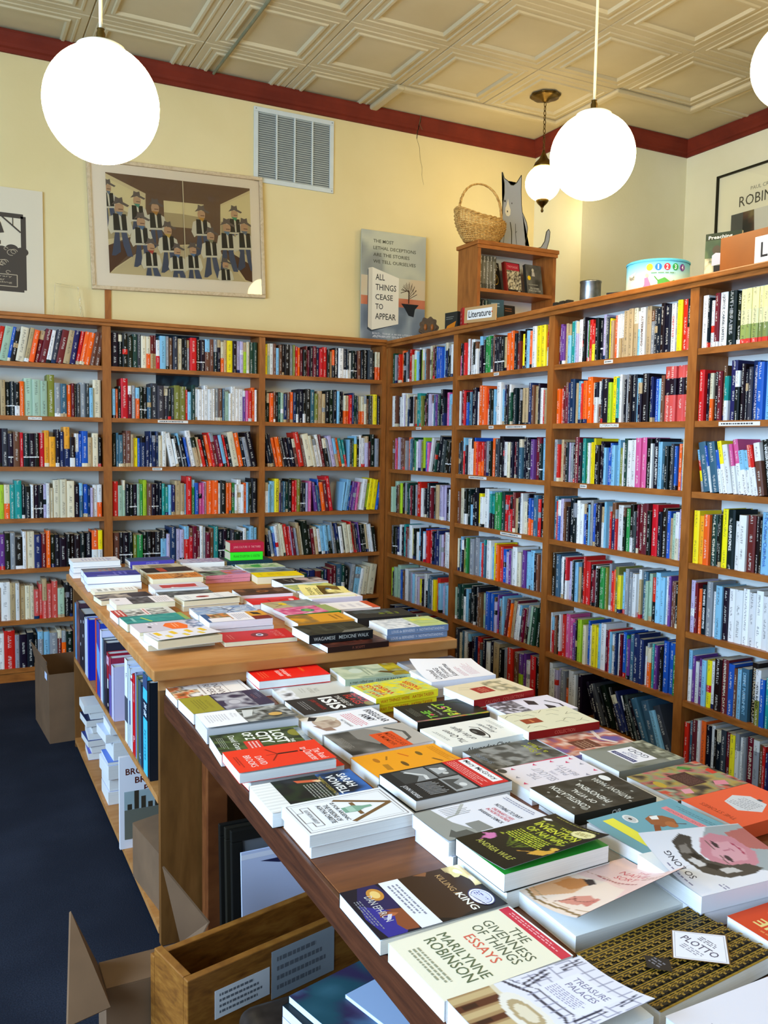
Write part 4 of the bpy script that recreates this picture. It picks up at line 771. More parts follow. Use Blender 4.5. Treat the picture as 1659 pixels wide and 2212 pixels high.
 god=('B', '84857a', PG1, [('n', 0, 0, 1, 1, ['84857a', '6a6c5c', '5a5c48', '7c7e70', '8c8e84'], 1.6, 2), ('n', 0, 0, 1, .2, ['5a5c48', 'b8b8a0', '4a4c3c', '8a8c7a'], 5, 3), ('r', .18, .30, .82, .68, 'f4f2f8'), ('r', .22, .58, .78, .65, '26306a'), ('t', 'KIERKEGAARD', .26, .598, .74, .632, 'd8d8e8'), ('t', 'SEARCH FOR\nSILENCE', .32, .46, .68, .55, '4a5090'), ('t', 'GOD', .28, .34, .74, .43, '4a4a5c')], 'grey green paperback with white title plate reading GOD'),
 flowers=('B', '6a5848', PG1, [('n', 0, 0, 1, 1, ['3a3028', '7a6a50', 'b89a4a', '8a9a70', 'c86a6a', '3a3028', 'a8b8a0', 'd8503a', '50402e'], 3.2, 6, 26), ('p', [(.1, .2), (.25, .15), (.3, .28), (.18, .34)], 'e08a9a'), ('p', [(.1, .7), (.25, .65), (.28, .76), (.14, .8)], 'e8a0b0'), ('p', [(.5, .05), (.7, .04), (.66, .12), (.5, .13)], 'd83a24'), ('p', [(.8, .2), (.95, .3), (.9, .36), (.78, .28)], '4a8a3a'), ('e', .55, .85, .12, .05, 'c8a83a'), ('r', .3, .36, .74, .62, '4a2a26'), ('l', .33, .39, .71, .59, 7, '6a4a40')], 'paperback covered in colourful painted flowers with dark red plate'),
 orange30=('B', 'f4633a', PG1, [('p', [(.2, .5), (.35, .3), (.65, .28), (.8, .42), (.7, .62), (.4, .68)], 'dcdce0'), ('l', .33, .36, .7, .60, 7, 'a8a8b0'), ('e', .25, .2, .16, .075, '2a2420'), ('e', .25, .2, .145, .066, 'f0e4d0'), ('e', .25, .2, .135, .06, '2a2420'), ('l', .16, .18, .34, .23, 2, 'e0d4c0'), ('p', [(.45, .26), (.52, .26), (.52, .30), (.45, .30)], '4a4a4e'), ('t', 'THE STORIES', .2, .84, .8, .9, 'b84a28')], 'orange paperback with grey key tag shape and black round seal'),
 fox=('B', '6fa6b4', PG1, [('p', [(.06, .88), (.2, .88), (.9, .88), (.9, .76), (.35, .76), (.3, .72), (.25, .76), (.06, .76)], 'f0e84a'), ('t', 'The Portable Veblen', .12, .79, .84, .85, '5a6a5a', 0, .3), ('r', .1, .16, .84, .23, 'e88a90'), ('t', 'ELIZABETH McKENZIE', .16, .18, .78, .215, 'b85a64'), ('l', .1, .06, .85, .12, 2, '5a8a96'), ('p', [(.42, .34), (.52, .30), (.66, .34), (.74, .44), (.7, .52), (.55, .55), (.42, .50)], '9a5a34'), ('e', .42, .40, .09, .05, 'b06a3c'), ('k', [(.5, .52), (.36, .6), (.3, .68), (.22, .70)], .06, '8a4a28'), ('p', [(.6, .42), (.7, .38), (.72, .46), (.64, .48)], 'f0efec'), ('k', [(.42, .36), (.34, .28)], .012, '6a3a20'), ('e', .78, .64, .12, .055, 'e8e8e6'), ('e', .78, .64, .09, .042, 'c8c8c6'), ('e', .78, .64, .03, .014, '2a2a2a')], 'turquoise paperback with squirrel, yellow title strip, stack of two', ('The Portable Veblen', 'd8e8ec')),
 solong=('B', 'eceaf2', PG1, [('r', 0, 0, 1, 1, 'efedf4'), ('p', [(.0, .12), (.18, .0), (1, .0), (1, .34), (.8, .5), (.5, .3), (.2, .32)], 'a9b0b3'), ('p', [(.1, .0), (.3, .06), (.12, .22), (0, .2)], 'efedf4'), ('p', [(.48, 0), (.92, 0), (.88, .22), (.60, .22)], 'bf6f68'), ('p', [(.30, .26), (.5, .16), (.80, .2), (.9, .36), (.84, .5), (.62, .62), (.40, .58), (.28, .42)], 'd38c98'), ('p', [(.40, .3), (.58, .22), (.74, .28), (.76, .44), (.58, .54), (.42, .48)], 'dfa3ad'), ('p', [(.16, .40), (.22, .28), (.34, .34), (.38, .50), (.52, .62), (.72, .64), (.88, .56), (.94, .64), (.86, .76), (.6, .80), (.34, .76), (.18, .62)], '4f4740'), ('p', [(.24, .46), (.34, .5), (.36, .62), (.26, .6)], 'cfc9c6'), ('p', [(.44, .66), (.6, .7), (.58, .77), (.44, .74)], 'd8d2d0'), ('p', [(.66, .68), (.8, .66), (.78, .74), (.68, .77)], '8a8078'), ('p', [(.38, .56), (.48, .64), (.44, .70), (.34, .64)], '2a2420'), ('p', [(.56, .64), (.66, .66), (.64, .72), (.56, .70)], '2a2420'), ('e', .48, .44, .065, .02, '463438'), ('e', .72, .42, .065, .02, '463438'), ('k', [(.40, .49), (.54, .48)], .014, '6a5048'), ('k', [(.66, .47), (.80, .47)], .014, '6a5048'), ('k', [(.6, .42), (.62, .33), (.57, .32)], .012, 'b8687a'), ('k', [(.50, .27), (.60, .255), (.70, .27)], .022, 'b03a58'), ('t', 'SO LONG', .30, .85, .74, .91, '4a4650', .01), ('l', .2, .94, .7, .97, 1, '8a86a0'), ('l', .02, .72, .14, .78, 2, '9a96b0')], 'white paperback So Long with large upside down portrait, lifted cover'),
 bone=('B', 'd8431c', PG1, [('t', 'BONE', .1, .80, .8, .90, 'ecd488', .02), ('p', [(.2, .55), (.35, .6), (.5, .72), (.4, .75), (.22, .68)], 'f0e4c0'), ('p', [(.5, .5), (.9, .55), (.85, .7), (.6, .68)], 'e8d8b0'), ('l', .1, .92, .8, .96, 1, 'e88a50')], 'red orange paperback with cream lettering BONE at right frame edge'),
 white34=('B', 'ebe6ee', PG1, [('e', .25, .4, .08, .04, '6a3424'), ('t', 'CAROL', .4, .8, .75, .85, 'b8b2be')], 'white paperback cut off by bottom right corner of view'),
 script=('B', 'f4f2f8', PG1, [('t', 'Criminal', .12, .78, .62, .87, '3a3a44', .015, .4), ('t', 'WISHING', .14, .68, .66, .76, '3a3a44', .015), ('t', 'Tristan', .2, .60, .7, .67, '3a3a44', .01, .4), ('t', 'Kosmerna', .2, .50, .8, .58, '3a3a44', .015, .4), ('l', .15, .36, .7, .44, 3, 'd0a0b0'), ('l', .2, .16, .8, .32, 6, 'e0c0cc')], 'white paperback with black script lettering and curling cover'),
 far36=('B', '5a5a5e', PG1, [('n', 0, 0, 1, 1, ['5a5a5e', '8a8890', '4a4a4c', '6a6a6e'], 2, 3), ('r', .0, .6, 1, 1, 'a8a8b0'), ('t', 'NOVEL', .2, .3, .8, .42, 'd8d8e0')], 'grey paperback farthest right at the back of the lower table'),
 redlabel=('B', 'e8d9b8', PG1, [('n', .1, .12, .9, .45, ['e8d9b8', 'd8c8a0', '8a8468', 'e8d9b8', 'e0d0ae'], 4, 4), ('k', [(.6, .75), (.7, .9)], .008, '8a8468'), ('k', [(.7, .6), (.8, .85)], .008, '8a8468'), ('r', .30, .48, .66, .74, 'a83024'), ('l', .36, .54, .62, .68, 3, 'd88a70')], 'cream paperback with dark red plate and red spine, stack of two', ('CALVINO   COLLECTION', 'c86050'), 'a01c1c'),
 past=('B', '23211c', PG1, [('r', 0, 0, .045, 1, 'c8302a'), ('p', [(.045, 0), (.09, 0), (.045, .5)], '5a8a2a'), ('n', 0, 0, .07, 1, ['c8302a', 'd8c83a', '4a9a3a', 'd86a8a', '2a5a2a'], 7, 3, 14), ('t', 'THE', .12, .66, .55, .78, '7ac03a', .02), ('t', 'PAST', .12, .36, .88, .52, 'a8c83a', .02), ('e', .3, .70, .05, .02, 'd84a5a'), ('e', .6, .44, .07, .02, 'd86a8a'), ('e', .76, .40, .05, .03, '4a9a3a'), ('e', .18, .40, .05, .025, 'e0c040'), ('t', 'Tessa Hadley', .2, .56, .8, .61, 'c8c8b8', 0, .3), ('l', .3, .82, .8, .92, 4, '6a6a5c'), ('k', [(.7, .1), (.85, .2), (.8, .3)], .02, '3a4a20')], 'black paperback The Past with flowery multicoloured letters'),
 queen=('B', 'f1efe6', PG1, [('t', 'The Queen', .10, .72, .78, .82, '3a3a3a', .01, .5), ('t', 'of the Night', .16, .56, .86, .67, '3a3a3a', .01, .5), ('e', .42, .46, .2, .065, '2a2a2a'), ('e', .46, .48, .07, .02, '6a6a66'), ('k', [(.2, .5), (.1, .44), (.2, .4), (.6, .36), (.72, .44)], .016, '2a2a2a'), ('t', 'Alexander\nChee', .26, .18, .8, .32, '5a5a5a', .0, .5), ('l', .3, .88, .8, .93, 2, 'a8a8a0'), ('l', .4, .08, .9, .14, 2, 'c8c8c0')], 'white paperback The Queen of the Night with black mask emblem', ('Alexander Chee', '3a3a3a')),
 face=('A', 'e9e4f2', PG1, [('n', 0, 0, 1, .4, ['2a262c', 'e9e4f2', '4a464c', '8a868e'], 8, 3, 22), ('p', [(.1, .55), (.4, .5), (.5, .62), (.25, .66)], '2f2a30'), ('p', [(.5, .7), (.9, .62), (.95, .74), (.7, .78)], '2f2a30'), ('k', [(.3, .8), (.6, .9), (.9, .86)], .03, '3a363c')], 'white paperback with stark black face drawing near the back right'),
 branch=('B', 'e6e2c4', PG1, [*[('k', [(u, v), (u+.12, v+.05), (u+.1, v+.14)], .008, '7a7860') for u, v in ((.1, .1), (.5, .05), (.8, .2), (.2, .35), (.6, .3), (.85, .5), (.1, .7), (.5, .8), (.8, .75), (.3, .2), (.7, .6))], *[('k', [(u, v), (u-.1, v+.08)], .007, '6a6a54') for u, v in ((.3, .1), (.7, .12), (.4, .3), (.95, .4), (.3, .85), (.9, .9))], ('r', .38, .62, .62, .86, '9a3c1c'), ('l', .42, .7, .58, .78, 1, 'd88a50')], 'cream paperback patterned with thin branches, dark red spine and small plate', ('COLLECTION', 'c86050'), '8e1c18'),
 col42=('B', '8a7aa8', PG1, [('n', 0, 0, 1, 1, ['7a6aa4', 'd8a890', 'a8503a', 'e8d0c0', 'c86a4a', '8a5a7a', '6a5a9a'], 2.2, 8, 22), ('k', [(.2, .2), (.5, .3), (.9, .2)], .05, 'e8d4c8'), ('r', .2, .44, .6, .74, '6a3a2c'), ('l', .24, .5, .56, .7, 4, 'b08a70')], 'paperback with swirling orange and purple painting and brown plate'),
 # the higher table
 h1=('A', 'ecebf2', PG1, [('l', .2, .2, .9, .8, 8, 'b8b6d8'), ('e', .5, .8, .2, .06, 'c8c4e0')], 'white paperback stack at the far left corner of the higher table'),
 h2=('A', '8a8890', PG1, [('n', 0, 0, 1, 1, ['8a8890', '6a6874', '9a98a0'], 2, 3), ('l', .2, .3, .8, .7, 4, 'b07a7a'), ('r', 0, 0, .15, 1, '4a4a52')], 'grey paperback stack second from far left corner of the higher table'),
 h3=('A', '3c3f9a', PG1, [('n', 0, 0, 1, 1, ['3c3f9a', '4a4eb0', '343688'], 3, 3), ('k', [(.8, .2), (.9, .6)], .05, 'e8e8f8'), ('l', .2, .5, .8, .8, 3, '7a7ad0')], 'blue covered thick paperbacks stacked two high near far left'),
 h4=('A', 'f0ece4', PG2, [('r', .3, .1, .8, .2, 'a8a49c'), ('r', .3, .26, .8, .34, 'b8b4ac'), ('r', .3, .4, .8, .5, 'a8a49c'), ('t', 'TALES', .3, .6, .8, .7, 'd8b0a0'), ('l', .3, .75, .8, .95, 3, 'c8a898')], 'small white paperback on left edge of higher table'),
 h5=('A', '3a343a', PG2, [('n', 0, 0, 1, 1, ['3a343a', '5a5058', '3a343a', 'c8b8a8', '3a343a'], 4, 3), ('r', 0, .6, 1, 1, '3a3034')], 'dark paperback beside the small white one on the left edge'),
 h7=('A', 'ecebea', PG2, [('l', .2, .1, .9, .9, 8, 'b8b8b8')], 'white paperback beneath the white one with dark photo'),
 h6=('A', 'ece6ea', PG2, [('n', 0, .28, 1, .66, ['3a363a', '6a666a', '3a363a', '8a868a'], 4, 5), ('l', .2, .7, .9, .95, 6, 'b8b0b8'), ('e', .3, .1, .1, .04, 'b8b0b4')], 'white paperback with dark group photo, upper of two on left edge'),
 h8=('A', 'd0cdc8', PG1, [('n', .1, .1, .9, .9, ['d0cdc8', '6a6864', 'e8e6e2', '3a3836', 'b8b4b0'], 5, 7), ('r', 0, 0, 1, .18, 'b83a34'), ('l', .1, .04, .9, .16, 2, 'f0d8d4'), ('r', 0, .5, 1, .58, 'e8d8d8'), ('l', .1, .51, .9, .57, 1, 'c04a44')], 'paperback with collage of news photos and red end strip'),
 h9=('A', '2f8784', PG2, [('n', 0, 0, 1, 1, ['2f8784', '25706e', '3f9a92', '2f8784'], 4, 3), ('k', [(.3, .3), (.9, .4)], .03, 'c8d84a'), ('k', [(.2, .5), (.6, .8)], .02, '7ab8a8'), ('l', .3, .1, .8, .2, 1, '9ad0c8'), ('r', 0, .92, 1, 1, '8aa85a')], 'teal green paperback on the left edge of higher table'),
 h10=('A', 'cbc3cf', PG2, [('p', [(.2, .5), (.5, .42), (.9, .5), (.95, .72), (.6, .78), (.2, .7)], 'f0702a'), ('l', .3, .55, .8, .65, 2, 'f8b088'), ('e', .5, .22, .1, .03, '5a5660'), ('n', 0, .8, 1, 1, ['cbc3cf', '5a6a8a', 'e0dce4'], 5, 2), ('l', .1, .2, .3, .4, 3, 'ece8f0')], 'lilac paperback with orange splash shape'),
 h11b=('A', 'e4e2de', PG2, [], 'pale paperback under the yellow checked one at near left corner'),
 h11=('A', 'e3dfe6', PG2, [*[('p', [(.15, v), (.5, v+.02), (.45, v+.1), (.1, v+.08)], 'e8bc2c') for v in (.1, .34, .58, .8)], *[('p', [(.55, v), (.85, v+.02), (.8, v+.09), (.5, v+.07)], 'e8c84a') for v in (.2, .46, .7)], ('l', .1, .04, .9, .08, 1, 'a8a4ac')], 'white paperback with yellow patches at the near left corner, curling'),
 h12=('A', 'c41f22', PG2, [('e', .5, .55, .24, .12, '7a1418'), ('e', .5, .55, .12, .05, 'd8dcec'), ('e', .5, .55, .06, .03, '2a3a6a'), ('t', 'THE SYMPATHY\nOF THINGS', .12, .74, .85, .86, 'e88a8a'), ('l', .3, .1, .8, .18, 2, 'e08080')], 'thin red paperback alone at the front of the higher table'),
 h14=('B', '3b1d18', PG1, [('n', 0, 0, 1, 1, ['3b1d18', '5a2a20', '2c1512', '6a3a2c'], 3, 4), ('l', .3, .3, .8, .5, 2, '7a4a3a')], 'dark red brown paperback under the black one at front of higher table', ('F. SCOTT', '8a4a3a'), '2a1614'),
 h13=('B', '2c2c22', PG1, [('n', 0, 0, 1, 1, ['2c2c22', '3a3a2c', '24241c', '44443a'], 2.5, 4), ('t', 'MEDICINE WALK', .3, .6, .85, .66, '5a5a4a'), ('p', [(0, 0), (.3, .05), (.2, .4), (0, .5)], '6a6a62'), ('l', .2, .3, .7, .4, 2, '55554a')], 'black paperback with spine lettered Medicine Walk', ('WAGAMESE   MEDICINE WALK', 'b8b8b0'), '1a1a1c'),
 h15=('B', 'd5dbe6', PG1, [('n', .0, .45, 1, 1, ['d5dbe6', 'e8ecf2', 'b8c0cc', 'd5dbe6'], 7, 4, 22), *[('k', [(.85, .5+.04*a), (1, .52+.05*a)], .008, '6a6458') for a in range(9)], ('r', 0, 0, 1, .46, 'b9c98a'), ('n', .2, .05, .8, .4, ['b9c98a', 'd8dc5a', 'a8bc7c', 'b9c98a'], 3, 3, 10), ('e', .3, .55, .04, .02, '3a3a3a')], 'pale blue and green paperback with spine lettered Notwithstanding, stack of two', ('LOUIS de BERNIERES  >  NOTWITHSTANDING', 'd4d8e2'), '7187a6'),
 h16=('B', '2b2b29', PG1, [('n', .5, .3, 1, .9, ['2b2b29', '4a5458', '2b2b29'], 3, 4), ('t', 'Bream\nGives Me', .3, .3, .6, .55, '8a9a2a', .01, .3), ('t', 'Hiccups', .3, .18, .55, .26, '8a9a2a', .01, .3)], 'black paperback with small green script behind the pale blue pair'),
 h17=('B', 'd4568a', PG1, [('n', 0, 0, 1, 1, ['d4568a', 'e8a0bc', 'd4568a', 'c03a74', 'e8c8d4'], 4, 5, 20), ('e', .45, .5, .2, .12, '3a8a6a'), ('e', .45, .5, .1, .06, '8ac04a'), ('r', 0, 0, 1, .22, '9aa86a')], 'pink and green floral paperback pair with bright green spine', ('ASSIS', 'c8e8c8'), '2f8a3c'),
 h18=('A', '8f979a', PG1, [('r', 0, 0, 1, .42, 'b8ac84'), ('n', 0, .42, 1, 1, ['8f979a', '7c8688', 'a0a8aa'], 2, 3), ('e', .4, .34, .16, .08, 'ecc82a'), ('k', [(.1, .1), (.5, .3), (.7, .1)], .03, '7a6440')], 'tan and grey paperback with round yellow sticker'),
 h19=('B', 'd99a2a', PG1, [('l', .2, .1, .8, .3, 2, '8a5a1c'), ('n', 0, .6, 1, 1, ['d99a2a', '8a6a3a', 'c88a24'], 3, 2)], 'amber covered book behind the black Medicine Walk one', ('TALES', '6a4a14'), 'c88a30'),
 h20=('A', '8aa2c8', PG1, [('n', 0, 0, 1, 1, ['8aa2c8', 'b8cce4', '3a4a78', 'd8e0ec', '6a86b8', '8aa2c8'], 3, 8, 22), ('k', [(.2, .5), (.9, .6)], .02, '2a3458'), ('k', [(.3, .7), (.8, .5)], .015, '2a3458'), ('t', 'NEW YORK', .2, .8, .8, .9, 'dfe6f2')], 'blue and white illustrated paperbacks near the middle of higher table'),
 h21=('A', 'ece9f0', PG1, [('r', 0, 0, 1, .12, '3a5a8a'), ('n', 0, .1, .8, .42, ['8a3a2a', 'e8c8a8', '4a6a5a', 'd8843c', '2a2a2a'], 5, 3, 14), ('r', .55, .05, 1, .4, 'e8e4ea'), ('r', .0, .72, .6, 1, 'd89a3a'), ('p', [(.1, .78), (.4, .8), (.5, .92), (.2, .9)], '2a2420'), ('r', .6, .72, 1, 1, '7a2a24'), ('l', .2, .46, .9, .68, 6, 'b8b4c4')], 'thick patchwork covered paperbacks with white title area'),
 h22=('A', 'eef0f4', PG2, [('e', .5, .42, .14, .12, 'a83028'), ('e', .5, .42, .08, .06, '6a1c1c'), ('l', .2, .66, .9, .76, 2, 'b8bcc8'), ('l', .3, .1, .8, .2, 2, 'c8ccd4')], 'white paperback with red oval emblem and curling cover'),
 h23=('A', '4a4a4e', PG1, [('n', 0, 0, 1, 1, ['2a2a2e', '6a6a6e', '3a3a3a', '9a9a98', '4a5a48', '2c2c30'], 3, 6)], 'dark monochrome photo paperback behind the red oval one'),
 h24=('A', 'd3cedd', PG1, [('n', .25, .16, .8, .84, ['d3cedd', 'c02c30', 'b82428', 'c02c30', 'd3cedd'], 2, 9), ('p', [(.3, .2), (.7, .22), (.75, .5), (.7, .82), (.4, .84), (.28, .5)], 'bf2e34'), ('l', .7, .3, .95, .4, 1, 'f0f0f4')], 'lilac paperback with ragged red blot'),
 h25=('A', 'dd8a3c', PG2, [('n', .0, .42, 1, .76, ['dd8a3c', '6a3a1c', 'e8a860', 'b8601c'], 6, 5), *[('k', [(.2, .04+.06*a), (.9, .06+.06*a)], .015, 'b06424') for a in range(5)], ('l', .2, .8, .8, .95, 3, 'b06424')], 'orange brown paperback in the second row of the higher table'),
 h26=('A', '2c2220', PG2, [('r', .1, .3, .9, .46, 'b84a2c'), ('n', 0, .5, 1, 1, ['2c2220', '4a3830', '2c2220'], 4, 3), ('k', [(.2, .1), (.8, .2)], .02, '6a4a30')], 'black paperback with rust red square in the second row'),
 h27=('A', 'cfc3a4', PG2, [('n', .2, .3, .8, .8, ['cfc3a4', '8a7a4a', 'b8a878'], 3, 3), ('l', .2, .1, .8, .2, 2, '9a8c6a')], 'tan cloth coloured paperback in the second row'),
 h28=('B', '4a4a8a', PG1, [('n', 0, 0, 1, 1, ['5a5a9a', '4a4a8a', '3a5a6a'], 3, 3)], 'blue violet paperback at the far end of second row', ('COLLECTED', '9a9ad0'), '4a42a0'),
 h29=('A', 'cdc7e2', PG1, [('n', 0, .2, 1, 1, ['cdc7e2', '8a84b8', 'e0dcf0', '7a4a8a', 'cdc7e2'], 4, 4)], 'lilac picture paperback at the far end of third row'),
 h30=('A', 'dfe1ec', PG1, [('n', .05, .2, .95, .95, ['dfe1ec', '3a3c44', '8a8c94', 'dfe1ec', '5a5c64'], 4, 3), ('r', 0, 0, 1, .12, 'eef0f6')], 'white paperback with black car photo in third row'),
 h31=('B', '3f4a44', PG1, [('n', 0, 0, 1, .5, ['c8a0d0', 'b08ac8', 'd0602a', '8a7ac0'], 3, 3), ('n', 0, .5, 1, 1, ['2a2e2a', '8aa890', '2a2e2a'], 3, 3)], 'dark picture paperbacks with pink spines in third row', ('STORIES', 'b86a7a'), 'd88a9a'),
 h37=('A', '3a2a24', PG1, [('n', 0, 0, 1, 1, ['3a2a24', '5a3c2c', '3a2a24', '8a5a3c', '4a3a34'], 2.4, 5), ('e', .5, .5, .16, .12, '9a6034'), ('e', .5, .5, .08, .06, '4a2c1c'), ('l', .2, .75, .8, .9, 3, '8a7060')], 'dark brown paperback with amber rosette in third row'),
 h38=('A', 'd8231e', PG1, [('k', [(.1, .2), (.5, .5), (.9, .9)], .03, '6a1c18'), ('k', [(.4, .4), (.7, .4)], .02, '6a1c18'), ('k', [(.5, .6), (.3, .8)], .02, '6a1c18'), ('e', .5, .84, .12, .05, 'f0e8e8')], 'bright red paperback crossed by dark branch'),
 h32=('A', 'bfd2b0', PG1, [('n', .1, .1, .9, .9, ['bfd2b0', '5a9a5a', 'bfd2b0', 'e0e8d8', '8ab88a'], 3, 5), ('r', .2, .3, .8, .5, '4a9a5a')], 'pale green paperback in the right row behind the yellow one'),
 h33=('A', '6f8597', PG1, [('n', 0, 0, 1, 1, ['6f8597', '4a6074', '8aa0b0', '3a4a58'], 4, 3)], 'blue grey paperback in the right row behind the yellow one'),
 h34=('A', 'f2d800', PG2, [('t', 'WE ARE NOT\nOURSELVES', .2, .3, .8, .62, 'd8b400', .02), ('l', .2, .1, .8, .2, 1, 'd8c000')], 'plain bright yellow paperback in the right row'),
 h35=('A', '2a2828', PG1, [('n', .05, .45, 1, 1, ['2a2828', '8a8080', 'd8c8c8', '4a4444', '2a2828'], 2.4, 6), ('e', .3, .62, .2, .12, 'c8b0b4'), ('k', [(.2, .2), (.6, .25), (.8, .3), (.3, .35)], .02, 'a8a49c')], 'black paperback with pale portrait in the right row'),
 h35b=('A', 'c8cc88', PG1, [('n', 0, 0, 1, 1, ['c8cc88', 'dcd860', 'a8b878', '7aa8a0'], 6, 3)], 'small patterned yellow green paperback tucked between black and white books'),
 h36b=('B', 'ecebf0', PG1, [('e', .1, .1, .03, .02, 'c83a24')], 'thick white paperback beneath the pale yellow one', ('', 'cccccc'), 'd9d3de'),
 h36=('B', 'e9dc8c', PG1, [('n', .2, .15, 1, .6, ['5a4418', '7a5c24', '4a3814', 'e9dc8c'], 2.2, 3), ('t', 'Romantic', .15, .62, .85, .74, '4a4420', .01, .4), ('t', 'OUTLAWS', .12, .76, .86, .87, '4a4420', .01), ('e', .8, .4, .05, .05, '4a6aa0'), ('e', .75, .36, .04, .03, 'f0ecf0')], 'pale yellow paperback with brown figure, lifted cover on the white book'),
 h39=('A', 'f0eef4', PG1, [('l', .3, .3, .8, .8, 3, 'd0cede'), ('r', 0, .85, 1, 1, 'c8502a')], 'white paperback with rust end strip in the right row'),
)
